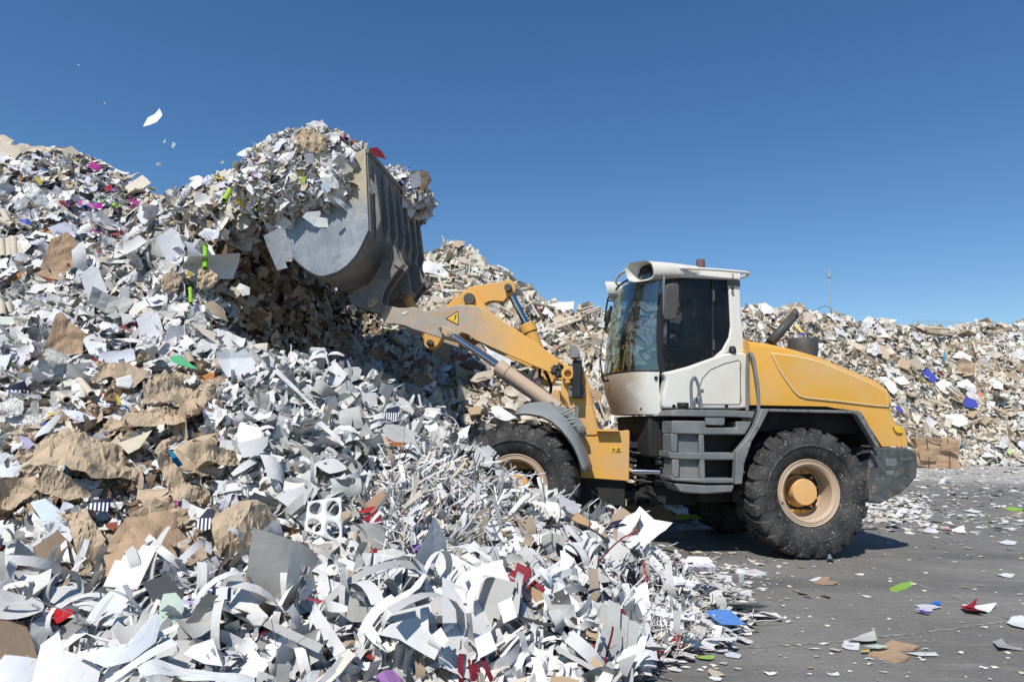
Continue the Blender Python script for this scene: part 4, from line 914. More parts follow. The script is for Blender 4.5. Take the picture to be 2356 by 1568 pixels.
class Scraps:
    """many scraps collected as numpy arrays and linked as one mesh with a colour per scrap"""
    def __init__(s): s.V = []; s.C = []; s.F3 = []; s.F4 = []; s.S3 = []; s.S4 = []; s.n = 0
    def add(s, shape, Rm, pos, scale, col):
        """shape: (V,F,smooth); Rm (k,3,3), pos (k,3), scale (k,3), col (k,3)"""
        V, F, sm = shape; k = len(pos)
        if not k: return
        P = np.einsum('kij,kvj->kvi', Rm, V[None] * scale[:, None, :]) + pos[:, None]
        nv = len(V); base = s.n + np.arange(k)[:, None, None] * nv
        for m_, lst, sl in ((3, s.F3, s.S3), (4, s.F4, s.S4)):
            f = np.array([q for q in F if len(q) == m_])
            if len(f): ff = (f[None] + base).reshape(-1, m_); lst.append(ff); sl.append(np.full(len(ff), sm))
        s.V.append(P.reshape(-1, 3)); s.C.append(np.repeat(col, nv, 0)); s.n += k * nv
    def surface(s, V, F, col):
        s.F4.append(np.array(F) + s.n); s.S4.append(np.full(len(F), False)); s.V.append(V); s.C.append(np.tile(col, (len(V), 1)) if np.ndim(col) == 1 else col); s.n += len(V)
    def build(s, name, mat):
        V = np.concatenate(s.V); C = np.concatenate(s.C); me = bpy.data.meshes.new(name)
        F3 = np.concatenate(s.F3) if s.F3 else np.zeros((0, 3), int); F4 = np.concatenate(s.F4) if s.F4 else np.zeros((0, 4), int)
        me.vertices.add(len(V)); me.vertices.foreach_set('co', V.astype(np.float32).ravel())
        li = np.concatenate([F3.ravel(), F4.ravel()]).astype(np.int32); me.loops.add(len(li)); me.loops.foreach_set('vertex_index', li)
        tot = np.r_[np.full(len(F3), 3), np.full(len(F4), 4)].astype(np.int32); st = np.r_[0, np.cumsum(tot)[:-1]].astype(np.int32)
        me.polygons.add(len(tot)); me.polygons.foreach_set('loop_start', st); me.polygons.foreach_set('loop_total', tot)
        me.polygons.foreach_set('use_smooth', np.concatenate(s.S3 + s.S4))
        at_ = me.color_attributes.new('Col', 'FLOAT_COLOR', 'POINT'); at_.data.foreach_set('color', np.c_[C, np.ones(len(C))].astype(np.float32).ravel())
        me.update(calc_edges=True); me.materials.append(mat)
        o = bpy.data.objects.new(name, me); COL.objects.link(o); return o
def rots(nrm, tilt, spin=None, dirn=None):
    k = len(nrm); n = nrm + rng.normal(size=(k, 3)) * np.reshape(tilt, (-1, 1)); n /= np.linalg.norm(n, axis=1)[:, None]
    r = rng.normal(size=(k, 3)) if dirn is None else dirn; t = np.cross(r, n); t /= np.linalg.norm(t, axis=1)[:, None] + 1e-9; b = np.cross(n, t)
    return np.stack([t, b, n], 2)

# ---- heap surfaces: columns of (pixel row, depth) traced up the photographed face, then on over the crest and down the back
def yg(px, py): return ground(px, py)[1]
def resample(P, n, keep=None):
    P = np.array(P); d = np.r_[0, np.cumsum(np.linalg.norm(np.diff(P, axis=0), axis=1))]; t = np.linspace(0, d[-1], n)
    return np.stack([np.interp(t, d, P[:, i]) for i in range(3)], 1)
class Patch:
    def __init__(s, rows, nu, nv, rough, seed, foot=True):
        """rows: list of 3D polylines"""
        A = np.array([resample(r, nv) for r in rows]); k = len(A)
        x = np.linspace(0, k - 1, nu); i = np.clip(x.astype(int), 0, k - 2); f = x - i; f = f * f * (3 - 2 * f) * .5 + f * .5
        G = A[i] * (1 - f)[:, None, None] + A[i + 1] * f[:, None, None]
        K = np.array([.25, .5, .25])
        for _ in range(2):
            G[1:-1] = G[:-2] * .25 + G[1:-1] * .5 + G[2:] * .25
            G[:, 1:-1] = G[:, :-2] * .25 + G[:, 1:-1] * .5 + G[:, 2:] * .25
        s.G = G; N = s.normals()
        r2 = np.random.default_rng(seed); ph = np.zeros(G.shape[:2])
        for oc, (fr_, am) in enumerate(((.7, 1.), (1.5, .6), (3.2, .45), (6., .4), (10., .35))):
            for _ in range(5):
                d = r2.normal(size=3); d /= np.linalg.norm(d); ph += am / 2.2 * np.sin(G @ d * fr_ * 2 * r2.uniform(.7, 1.3) + r2.uniform(0, 6.3))
        edge = np.ones(G.shape[:2]); 
        lowz = np.clip(G[..., 2] / .5, 0, 1); edge *= lowz
        s.G = G + N * (ph * rough * edge)[..., None]; s.G[..., 2] = np.maximum(s.G[..., 2], .004)
        s.N = s.normals()
        s.px = proj(s.G.reshape(-1, 3)).reshape(*s.G.shape[:2], 2)
        a = s.G[1:, :-1] - s.G[:-1, :-1]; b = s.G[:-1, 1:] - s.G[:-1, :-1]; s.area = np.linalg.norm(np.cross(a, b), axis=2)
        c = (s.G[1:, 1:] + s.G[:-1, :-1]) / 2; s.c = c
        vis = np.einsum('ijk,ijk->ij', s.N[:-1, :-1], CAMP - c) / np.linalg.norm(c - CAMP, axis=2); s.facing = vis
    def normals(s):
        a = np.gradient(s.G, axis=0); b = np.gradient(s.G, axis=1); n = np.cross(a, b); n /= np.linalg.norm(n, axis=2)[..., None] + 1e-9
        return n * np.where(n[..., 2:3] < 0, 1, 1)
    def sample(s, w, k):
        p = (s.area * w).ravel(); p = p / p.sum(); id_ = rng.choice(len(p), k, p=p); i, j = np.unravel_index(id_, s.area.shape); a = rng.random(k)[:, None]; b = rng.random(k)[:, None]
        G = s.G; P = (G[i, j] * (1 - a) + G[i + 1, j] * a) * (1 - b) + (G[i, j + 1] * (1 - a) + G[i + 1, j + 1] * a) * b
        return P, s.N[i, j]
    def depth(s, px, py, r=14):
        d = np.hypot(s.px[..., 0] - px, s.px[..., 1] - py); m_ = d < r
        while not m_.any(): r *= 1.6; m_ = d < r
        D = np.where(m_, s.G[..., 1], 1e9); return D.min()
    def faces(s): return grid_faces(s.G.shape[1] - 1, s.G.shape[0] - 1)

def column(px, pts, back=2.2, toe=None):
    P = []
    if toe is not None: P.append(toe)
    P += [at(px, py, Y) for py, Y in pts]
    c = P[-1]; dirn = c[:2] / np.linalg.norm(c[:2])
    for k, dz in ((.35, .04), (1., .25), (back, 1.)):
        P.append(np.array([*(c[:2] + dirn * (k if dz < 1 else max(back, 1.2 * c[2]))), c[2] * (1 - dz) if dz == 1. else c[2] - dz * min(1, c[2] * .6)]))
    return P
def toe(px, Y): d = ray(px, 1500); return np.array([d[0] / d[1] * Y, Y, 0.])
A_cols = [
    (-420, [(1568, 3.4), (1350, 4.2), (1150, 5.1), (980, 6.3), (840, 7.5), (700, 8.8), (560, 10.), (440, 11), (370, 11.6)], 2.6),
    (-200, [(1568, 3.5), (1350, 4.3), (1150, 5.2), (980, 6.3), (840, 7.5), (700, 8.8), (560, 10.), (440, 11.2), (365, 12.)], 2.6),
    (0, [(1568, 3.6), (1400, 4.2), (1200, 5.0), (1000, 6.2), (850, 7.4), (700, 8.7), (560, 10.1), (430, 11.4), (352, 12.2)], 2.7),
    (130, [(1568, 3.6), (1400, 4.2), (1200, 5.0), (1000, 6.2), (850, 7.4), (700, 8.8), (560, 10.2), (430, 11.6), (330, 12.6)], 2.7),
    (215, [(1568, 3.6), (1400, 4.2), (1200, 5.0), (1000, 6.2), (850, 7.4), (700, 8.8), (560, 10.2), (450, 11.6), (352, 12.6)], 2.7),
    (290, [(1568, 3.6), (1400, 4.2), (1200, 5.1), (1000, 6.3), (850, 7.6), (700, 8.8), (580, 10.0), (490, 11.4), (425, 12.3)], 2.8),
    (370, [(1568, 3.65), (1400, 4.3), (1200, 5.2), (1000, 6.4), (860, 7.5), (720, 8.5), (600, 9.2), (530, 10.0), (468, 11.2)], 2.8),
    (430, [(1568, 3.65), (1400, 4.3), (1200, 5.2), (1000, 6.4), (860, 7.5), (740, 8.2), (620, 8.7), (520, 9.2), (440, 10.4)], 2.8),
    (500, [(1568, 3.7), (1400, 4.35), (1200, 5.3), (1000, 6.5), (880, 7.3), (800, 7.9), (775, 8.5), (690, 9.0), (600, 9.1), (530, 9.0), (470, 9.2), (415, 10.2)], 2.8),
    (560, [(1568, 3.7), (1400, 4.4), (1200, 5.35), (1000, 6.6), (900, 7.3), (825, 7.8), (815, 8.7), (780, 9.7), (680, 10.0), (590, 9.9), (530, 9.5), (460, 9.6), (402, 10.6)], 2.8),
    (640, [(1568, 3.75), (1400, 4.4), (1200, 5.4), (1020, 6.6), (920, 7.3), (860, 7.7), (855, 8.6), (845, 10.2), (780, 10.9), (680, 11.0), (590, 10.7), (520, 10.6), (430, 11.4)], 2.8),
    (740, [(1568, 3.8), (1400, 4.5), (1200, 5.5), (1040, 6.6), (930, 7.4), (868, 7.8), (864, 8.8), (855, 10.6), (820, 12.0), (720, 12.2), (640, 12.1), (560, 12.1), (500, 12.6)], 2.8),
    (830, [(1568, 3.85), (1400, 4.55), (1220, 5.5), (1060, 6.6), (960, 7.3), (900, 7.7), (897, 8.6), (890, 10.4), (860, 12.6), (770, 13.2), (700, 13.2), (650, 13.3), (600, 13.8)], 2.4),
    (910, [(1568, 3.9), (1400, 4.6), (1240, 5.5), (1100, 6.5), (1000, 7.2), (940, 7.6), (937, 8.6), (932, 10.2), (915, 12.), (850, 13.4), (790, 13.6), (740, 13.8), (700, 14.4)], 2.2),
    (990, [(1568, 3.95), (1420, 4.6), (1290, 5.4), (1180, 6.3), (1090, 6.9), (1030, 7.4), (1015, 8.2), (995, 9.2), (955, 10.2), (935, 11.), (920, 11.8)], 1.4),
    (1080, [(1568, 4.0), (1430, 4.65), (1320, 5.3), (1220, 6.1), (1140, 6.8), (1092, 7.4)], .9),
    (1170, [(1568, 4.05), (1440, 4.65), (1350, 5.2), (1275, 5.95), (1215, 6.7), (1180, 7.3)], .9),
    (1240, [(1568, 4.1), (1450, 4.7), (1370, 5.2), (1300, 5.9), (1250, 6.5), (1212, 7.2)], .9),
    (1320, [(1568, 4.15), (1460, 4.7), (1390, 5.2), (1320, 5.8), (1270, 6.4), (1235, 7.0)], .9),
    (1390, [(1568, 4.22), (1470, 4.75), (1400, 5.2), (1325, 5.8), (1275, 6.3), (1245, 6.8)], .8),
    (1450, [(1545, 4.5), (1490, 4.85), (1420, 5.3), (1360, 5.75), (1310, 6.15), (1290, 6.5)], .6),
    (1510, [(1500, 4.84), (1465, 5.08), (1425, 5.38), (1385, 5.7), (1355, 5.98), (1340, 6.15)], .3),
    (1580, [(1482, 4.97), (1458, 5.14), (1430, 5.36), (1405, 5.56), (1385, 5.74), (1375, 5.83)], .2)]
PA = Patch([column(px, pts, bk_, toe(px, pts[0][1] - (.9 if px < 1400 else .12))) for px, pts, bk_ in A_cols], 340, 230, .10, 3)
B_cols = [
    (760, 11.6, [(860, 12.8), (760, 14.4), (690, 15.8)]), (880, 11.0, [(900, 12.), (800, 13.4), (700, 15.2), (650, 16.5)]),
    (985, 10.8, [(960, 11.6), (850, 12.9), (740, 14.4), (650, 16.), (600, 17.2)]), (1045, 10.8, [(960, 11.7), (850, 13.), (740, 14.4), (650, 15.9), (573, 17.2)]),
    (1095, 10.9, [(960, 11.8), (850, 13.1), (740, 14.7), (660, 16.2), (605, 17.4)]), (1150, 11., [(960, 12.), (860, 13.2), (770, 14.8), (700, 16.6), (655, 17.8)]),
    (1220, 11.1, [(980, 12.1), (890, 13.3), (800, 15.), (730, 17.), (697, 18.2)]), (1300, 11.2, [(1000, 12.3), (900, 13.6), (800, 15.6), (740, 17.4), (703, 18.6)]),
    (1390, 11.2, [(1020, 12.4), (920, 13.8), (820, 15.8), (750, 17.8), (716, 19.)]), (1480, 11.3, [(1020, 12.6), (920, 14.2), (820, 16.6), (760, 18.8), (718, 20.4)]),
    (1580, 12.2, [(1020, 14.), (920, 16.4), (830, 19.4), (760, 21.6), (716, 23.4)]), (1690, 14.5, [(1040, 16.5), (940, 19.2), (840, 22.6), (770, 25.), (714, 27.)]),
    (1760, 16.5, [(1040, 18.6), (940, 21.4), (850, 24.6), (770, 27.4), (712, 29.4)]), (1840, 19.5, [(1040, 21.6), (950, 24.2), (860, 27.4), (780, 30.), (714, 32.)]),
    (1920, 22.5, [(1040, 24.6), (950, 27.2), (870, 30.2), (790, 32.6), (727, 34.6)]), (2010, 26., [(1040, 28.), (960, 30.4), (880, 33.2), (800, 35.6), (738, 37.4)]),
    (2100, 30.5, [(1050, 31.6), (970, 33.4), (890, 35.8), (810, 38.), (748, 40.)]), (2190, 32.4, [(1050, 33.4), (970, 35.), (890, 37.2), (810, 39.4), (757, 41.2)]),
    (2270, 33., [(1050, 34.), (970, 35.6), (890, 37.8), (810, 40.), (742, 42.)]), (2356, 33.4, [(1050, 34.4), (970, 36.), (890, 38.2), (810, 40.4), (738, 42.6)]),
    (2520, 34., [(1050, 35.), (970, 36.6), (890, 39.), (810, 41.2), (735, 43.4)]), (2800, 35., [(1050, 36.), (970, 37.6), (890, 40.), (810, 42.2), (735, 44.4)])]
PB = Patch([column(px, pts, 5, toe(px, Y0)) for px, Y0, pts in B_cols], 340, 110, .16, 5)

# ---- what lies where: zones of the heaps, found by where their middle is seen from the viewpoint of the photograph
def inpoly(P, poly):
    x, y = P[:, 0], P[:, 1]; r = np.zeros(len(P), bool); n = len(poly)
    for i in range(n):
        (x0, y0), (x1, y1) = poly[i], poly[(i + 1) % n]
        if y0 == y1: continue
        r ^= ((y0 > y) != (y1 > y)) & (x < (x1 - x0) * (y - y0) / (y1 - y0) + x0)
    return r
ZONES = [  # polygon, shape mix, colour mix, size, tilt
    ('kraft', [(-50, 1000), (60, 1000), (300, 860), (500, 870), (560, 1050), (540, 1120), (700, 1250), (690, 1330), (250, 1360), (150, 1190), (-50, 1200)], dict(crumple=4, crush=4, crease=2, torn=3, strip=1, tube=.3), dict(tan=4, brown=1, beige=1, white=2.5, cool=1, dark=.6, vivid=.2), .17, .8),
    ('crest', [(-60, 300), (150, 300), (260, 370), (380, 450), (350, 480), (250, 400), (120, 362), (-60, 400)], dict(sheet=4, slab=2, tube=1, crease=2), dict(beige=5, tan=1.5, white=2, dark=.8), .24, .45),
    ('mixed', [(-60, 380), (250, 380), (380, 440), (340, 490), (240, 560), (170, 640), (-60, 680)], dict(crease=3, torn=4, roll=2, crumple=3, crush=3, poly=1, strip=2), dict(cool=4, white=4, cream=2.5, dark=1.6, vivid=1., beige=1.6, tan=.6), .22, .7),
    ('spill', [(370, 380), (680, 370), (640, 520), (540, 560), (430, 480)], dict(crease=3, crumple=3, crush=3, torn=4, roll=2, strip=2), dict(white=5, cream=4, cool=1.4, vivid=.7, tan=.8, dark=.7, beige=1.), .19, .8),
    ('shade', [(430, 510), (600, 540), (760, 600), (900, 690), (1010, 880), (960, 950), (840, 830), (640, 850), (560, 790), (500, 700)], dict(tri=6, poly=4, slab=1, sheet=2.5, crease=1), dict(tan=5, beige=3.5, white=.8, brown=1, cool=.4, vivid=.25, dark=.4), .19, .9),
    ('skeleton', [(560, 830), (700, 830), (900, 900), (1050, 1000), (1080, 1060), (830, 1060), (800, 1280), (690, 1230), (560, 1060), (540, 920)], dict(coil=8, coils=1.5, star=8, ring=4, curl=4, ribbon=1, stack=.6, bundle=1.5, roll=1.5), dict(grey=5, white=6, dark=.5, beige=.2), .27, 1.1),
    ('stripes', [(900, 900), (1100, 980), (1180, 1060), (1160, 1110), (1020, 1060), (930, 1000)], dict(ribbon=3, star=2, strip=4, roll=2, step=2, bundle=1.5, curl=2), dict(grey=4, white=4, navy=1.5, dark=.6), .21, 1.),
    ('shreds', [(860, 1030), (1060, 1000), (1160, 1090), (1300, 1150), (1330, 1200), (1200, 1200), (1050, 1300), (840, 1330), (800, 1200)], dict(strip=8, longstrip=9, curl=2, sheet=.5), dict(white=8, grey=1.6, beige=1.2, tan=.5, cool=.8, red=.12), .34, 1.),
    ('fringe', [(1440, 1180), (1900, 1180), (1900, 1600), (1440, 1600)], dict(longstrip=7, strip=5, ribbon=2, step=1), dict(white=8, grey=2.5, cream=1, navy=.3, red=.3), .15, .3),
    ('edge', [(1180, 1180), (1440, 1180), (1800, 1380), (1800, 1600), (1330, 1600), (1240, 1400)], dict(coil=7, coils=2, longstrip=8, strip=6, ribbon=2, bundle=2, step=1.2, flat=.4, curl=3, roll=1), dict(white=8, grey=3, navy=.7, dark=.5, red=.5, tan=.6), .29, .75),
    ('front', [(-60, 1300), (560, 1300), (700, 1330), (1250, 1330), (1500, 1600), (-60, 1600)], dict(coil=12, coils=5, ribbon=2, sheet=.4, flat=.4, curl=4, star=3, stack=1., bundle=3, step=.8, roll=2, strip=4, longstrip=3, torn=1), dict(white=8, grey=3.4, dark=.9, red=.35, tan=.7, cool=.5), .25, .85),
]
DEFAULT_A = ('white', None, dict(sheet=1, flat=.5, crease=3, torn=5, crumple=2, crush=2, ribbon=2, roll=3, curl=1.5, star=1.2, strip=2.5, tube=.25), dict(white=6, grey=3.2, cool=1.8, cream=1.2, beige=1., tan=.6, red=.22, dark=.7, vivid=.25), .22, .8)
def zones_of(px):
    z = np.full(len(px), -1)
    for i, Z in enumerate(ZONES): z[(z < 0) & inpoly(px, Z[1])] = i
    return z
SIZES = dict(coil=(2., 1.), coils=(1.9, 1.), bundle=(1.35, 1.), roll=(1.15, 1.), step=(1.1, 1.), strip=(1.5, .8), longstrip=(1.9, .5), curl=(1.1, .9), ribbon=(1.5, 1.), tube=(1.35, 1.), slab=(1., 1), block=(.8, 1), stack=(1.3, 1), star=(1.15, 1), ring=(1.05, 1), poly=(.8, 1), tri=(.8, 1))
def scatter(S, P, N, shapes, cols, size, tilt, lift=.035, flatten=None):
    k = len(P); ks = list(shapes); p = np.array([shapes[q] for q in ks], float); p /= p.sum(); which = rng.choice(len(ks), k, p=p)
    sz = size * np.clip(np.exp(rng.normal(0, .52, k)), .35, 1.8); C = pick(cols, k); R = rots(N, tilt * rng.uniform(.3, 1.15, k)); off_ = N * (rng.uniform(-.4, 1.2, k) * lift)[:, None]
    for i, q in enumerate(ks):
        fam = SH[q]; sub = np.where(which == i)[0]; vi = rng.integers(0, len(fam), len(sub)); f = SIZES.get(q, (1., 1.))
        for j, sh_ in enumerate(fam):
            id_ = sub[vi == j]
            if len(id_):
                s3 = np.repeat((sz[id_] * f[0])[:, None], 3, 1); s3[:, 1] *= f[1]; col = C[id_]
                if q == 'tube': col = pick(dict(beige=5, cream=1), len(id_))
                if q in ('slab', 'block'): col = pick(dict(beige=4, tan=3, white=1.2), len(id_))
                S.add(sh_, R[id_], P[id_] + off_[id_], s3, col)
SA = Scraps(); GA = PA.G.reshape(-1, 3)
SA.surface(GA - PA.N.reshape(-1, 3) * .13, PA.faces(), np.array([.07, .065, .06]))  # base sheet coloured near-black, painted shade for the gaps between scraps
front = np.clip(PA.facing, -.2, 1) > -.12
cpx = proj(PA.c.reshape(-1, 3)).reshape(*PA.c.shape[:2], 2)
seen = (cpx[..., 0] > -260) & (cpx[..., 0] < 2600) & (cpx[..., 1] < 1750) & front
wA = np.where(seen, 1 / np.clip(PA.c[..., 1], 4, 14) ** 1.15, .006)
NA = 66000
P_, N_ = PA.sample(wA, NA); zz = zones_of(proj(P_))
for zi in range(-1, len(ZONES)):
    Z = DEFAULT_A if zi < 0 else ZONES[zi]; m_ = zz == zi
    if not m_.any(): continue
    dist = np.clip(P_[m_][:, 1] / 8., .55, 1.3)
    # a lower layer of small pieces and an upper layer of larger ones
    k = m_.sum(); u_ = rng.random(k) < .48; Pm, Nm = P_[m_], N_[m_]
    scatter(SA, Pm[u_] - Nm[u_] * .10, Nm[u_], Z[2], Z[3], Z[4] * .52, Z[5], .03)
    scatter(SA, Pm[~u_], Nm[~u_] + SUNV * .3, Z[2], Z[3], Z[4] * .78, Z[5], .06)
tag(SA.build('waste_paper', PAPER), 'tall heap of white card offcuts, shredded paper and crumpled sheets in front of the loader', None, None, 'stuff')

SB = Scraps(); GB = PB.G.reshape(-1, 3)
SB.surface(GB - PB.N.reshape(-1, 3) * .14, PB.faces(), np.array([.12, .10, .08]))  # dark base colour stands in for shade between the ridge's pieces
cpx = proj(PB.c.reshape(-1, 3)).reshape(*PB.c.shape[:2], 2)
seen = (cpx[..., 0] > 700) & (cpx[..., 0] < 2600) & (PB.facing > -.1)
wB = np.where(seen, 1 / np.clip(PB.c[..., 1], 10, 40) ** 1.0, .003)
P_, N_ = PB.sample(wB, 100000); q = proj(P_); Y = P_[:, 1]
mid = q[:, 0] < 1480
def part(mask, *a): scatter(SB, P_[mask], N_[mask], *a)
r_ = rng.random(len(P_))
chip = mid & (q[:, 1] > 700)
part(chip & (r_ < .8), dict(tri=2, poly=4, sheet=4, crease=2, slab=2, tube=.12), dict(beige=9, tan=2.2, cream=2.5, white=1.4, brown=.5, vivid=.1), .15, .75, .05)
part(chip & (r_ >= .8), dict(sheet=3, crease=2, crumple=2, slab=2, tube=.8), dict(beige=6, tan=2, white=3, cream=2, cool=.6, vivid=.3), .25, .6, .09)
top_ = mid & ~chip
part(top_ & (r_ < .7), dict(tube=1., poly=3, crease=3, sheet=3, tri=2), dict(beige=7, white=2.6, cream=3, tan=1.6, vivid=.25), .17, .75, .06)
part(top_ & (r_ >= .7), dict(tube=1.6, crumple=3, sheet=2, slab=2), dict(beige=6, white=4, cream=2), .26, .6, .1)
far = ~mid; mixn = np.sin(P_[:, 0] * .35 + P_[:, 1] * .2) + np.sin(P_[:, 2] * 1.3 + P_[:, 0] * .6)
f1 = far & (mixn > -.2); f2 = far & ~f1
part(f1 & (r_ < .72), dict(crease=3, crumple=4, torn=4, poly=2, slab=1), dict(white=7, cool=1.8, cream=4, beige=3, tan=1, dark=1.6, vivid=.5), .21, .8, .07)
part(f1 & (r_ >= .72), dict(sheet=3, crumple=3, slab=3, tube=.6, block=.8), dict(white=6, beige=3, cream=2, tan=1.6, dark=1., vivid=.4), .34, .7, .12)
part(f2 & (r_ < .7), dict(tube=.8, crease=2, poly=3, slab=2, sheet=2), dict(beige=5, tan=1.4, cream=3, white=4, dark=1.6, brown=.6, vivid=.3), .22, .8, .07)
part(f2 & (r_ >= .66), dict(tube=1.1, slab=3, sheet=2, block=.5), dict(beige=5, tan=1.5, cream=2.5, white=3.4), .36, .7, .12)
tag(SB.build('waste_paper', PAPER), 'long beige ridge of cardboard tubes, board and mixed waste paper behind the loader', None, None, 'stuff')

# ---- load in the bucket
def load_patch():
    rows = []
    for v in [-.3199, -.319, -.315, -.305, -.285, -.25, -.2] + list(np.linspace(-.12, 2.68, 24)) + [2.76, 2.81, 2.85, 2.87, 2.878, 2.8799]:
        e = max(0., 1 - abs((v - 1.28) / 1.60) ** 7); hump = .58 + .10 * math.cos((v - .35) * 2.6) + .10 * math.exp(-((v - .42) / .4) ** 2) - .16 * math.exp(-((v - 1.55) / .28) ** 2) - .1 * max(0, v - 1.8)
        r = []
        for t in np.linspace(0, 1, 22):
            a = math.radians(-62 + 310 * t)                                   # from the back rim over the crest to below the lip
            ru = .80 * (.03 + .97 * e ** .5) * (1.12 if a > 1.9 else 1.); rz = (hump + .10 if math.sin(a) > 0 else .72) * (.03 + .97 * e ** .5)
            u = -4.68 + ru * math.cos(a) * (1. if math.cos(a) > 0 else 1.18); z = 4.98 + rz * math.sin(a)
            r.append(W('f', min(u, -3.80), v, z))
        rows.append(r)
    return Patch(rows, 90, 80, .05, 9)
PL = load_patch(); SL = Scraps()
def outward(P, fr, a, b):
    O, ua, va = FR[fr]; v = np.clip((P.G - O) @ va, a[1], b[1]); c = O + a[0] * ua + v[..., None] * va + a[2] * UP
    d = P.G - c; sg = np.where(np.einsum('ijk,ijk->ij', P.N, d) < 0, -1., 1.); P.N = P.N * sg[..., None]
    bad = np.linalg.norm(P.N, axis=2) < .5; P.N[bad] = (d / (np.linalg.norm(d, axis=2)[..., None] + 1e-6))[bad]
outward(PL, 'f', (-4.6, .3, 4.85), (-4.6, 2.3, 4.85))
SL.surface(PL.G.reshape(-1, 3) - PL.N.reshape(-1, 3) * .08, PL.faces(), np.array([.10, .09, .08]))  # base darkened in colour so gaps in the load read as shade
P_, N_ = PL.sample(np.ones(PL.area.shape), 8000)
scatter(SL, P_, N_, dict(crease=4, crumple=4, crush=3, torn=4, strip=1.6, poly=1), dict(white=8, cream=3.5, cool=2, beige=1., tan=.6, dark=.6, vivid=.4), .105, .85, .05)
P_, N_ = PL.sample(np.ones(PL.area.shape), 700)
scatter(SL, P_, N_, dict(crease=4, crumple=4, sheet=2, strip=2), dict(white=5, cream=3, cool=3, beige=1.4, tan=1, vivid=.4), .17, .85, .07)
def hump(cu_, cv_, cz_, ru_, rv_, rz_, n_, sz_, seed):
    rows = [[W('f', cu_ + ru_ * math.cos(t) * math.sin(p), cv_ + rv_ * math.sin(t) * math.sin(p), cz_ + rz_ * math.cos(p)) for p in np.linspace(.05, 2.9, 16)] for t in np.linspace(0, 2 * math.pi, 36)]
    Q = Patch(rows, 50, 30, .03, seed); outward(Q, 'f', (cu_, cv_, cz_), (cu_, cv_, cz_))
    SL.surface(Q.G.reshape(-1, 3) - Q.N.reshape(-1, 3) * .05, Q.faces(), np.array([.10, .09, .08])); P_, N_ = Q.sample(np.ones(Q.area.shape), n_)  # hump base painted dark for shaded gaps
    scatter(SL, P_, N_ + SUNV * .4, dict(crease=4, crumple=5, crush=2, torn=3, strip=1.6), dict(white=8, cream=3.5, cool=2, beige=1., tan=.6, dark=.6, vivid=.3), sz_, .85, .06)
hump(-4.74, -.10, 4.80, .50, .20, .36, 1500, .10, 31)
hump(-4.98, .05, 4.62, .30, .24, .40, 900, .11, 33)
def far_hump():
    rows = []
    for t in np.linspace(0, 2 * math.pi, 40):
        rows.append([W('f', -4.12 + .60 * math.cos(t) * math.sin(p), 2.15 + .72 * math.sin(t) * math.sin(p), 5.32 + .44 * math.cos(p)) for p in np.linspace(.05, 2.2, 14)])
    return Patch(rows, 60, 30, .05, 21)
PH = far_hump(); outward(PH, 'f', (-4.12, 2.15, 5.2), (-4.12, 2.15, 5.2))
SL.surface(PH.G.reshape(-1, 3) - PH.N.reshape(-1, 3) * .07, PH.faces(), np.array([.10, .09, .08]))  # same dark base, shade of the gaps put into its colour
P_, N_ = PH.sample(np.ones(PH.area.shape), 1800)
scatter(SL, P_, N_, dict(crease=4, crumple=5, sheet=2, strip=1.6), dict(white=8, cream=3.5, cool=2, beige=1.2, tan=.6, dark=.6, red=.2, vivid=.3), .12, .85, .06)
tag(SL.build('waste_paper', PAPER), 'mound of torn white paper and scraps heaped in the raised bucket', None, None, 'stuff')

# ================================================================== single pieces lying on the heaps
def zpx(k, pts):
    if not k: return pts
    x0, y0, s = ZW[k]; return [((x0 + x / s) / 1.7385, (y0 + y / s) / 1.7385) for x, y in pts]
ZW.update(h1=(0, 500, 1.742), h2=(0, 1300, 2.24), h3=(0, 1950, 2.021), h4=(900, 1400, 2.24), h5=(1000, 2000, 2.16), h6=(1900, 2000, 2.1418), h7=(2900, 2050, 1.97))
def fan(poly, rings=5, per=40):
    """star shaped outline -> disc of quads around its middle, in the outline's own 2D plane"""
    P = np.array(poly, float); d = np.r_[0, np.cumsum(np.linalg.norm(np.diff(np.r_[P, P[:1]], axis=0), axis=1))]
    ts = np.sort(np.r_[d[:-1], np.linspace(0, d[-1], per, endpoint=False)]); ts = ts[np.r_[True, np.diff(ts) > d[-1] * 2e-3]]
    Q = np.stack([np.interp(ts, d, np.r_[P, P[:1]][:, i]) for i in (0, 1)], 1); c = P.mean(0); n = len(Q); V = [c]; F = []
    for r in range(1, rings + 1): V += list(c + (Q - c) * r / rings)
    F += [(0, 1 + i, 1 + (i + 1) % n) for i in range(n)]
    for r in range(rings - 1): o = 1 + r * n; F += [(o + i, o + n + i, o + n + (i + 1) % n, o + (i + 1) % n) for i in range(n)]
    return np.array(V), F
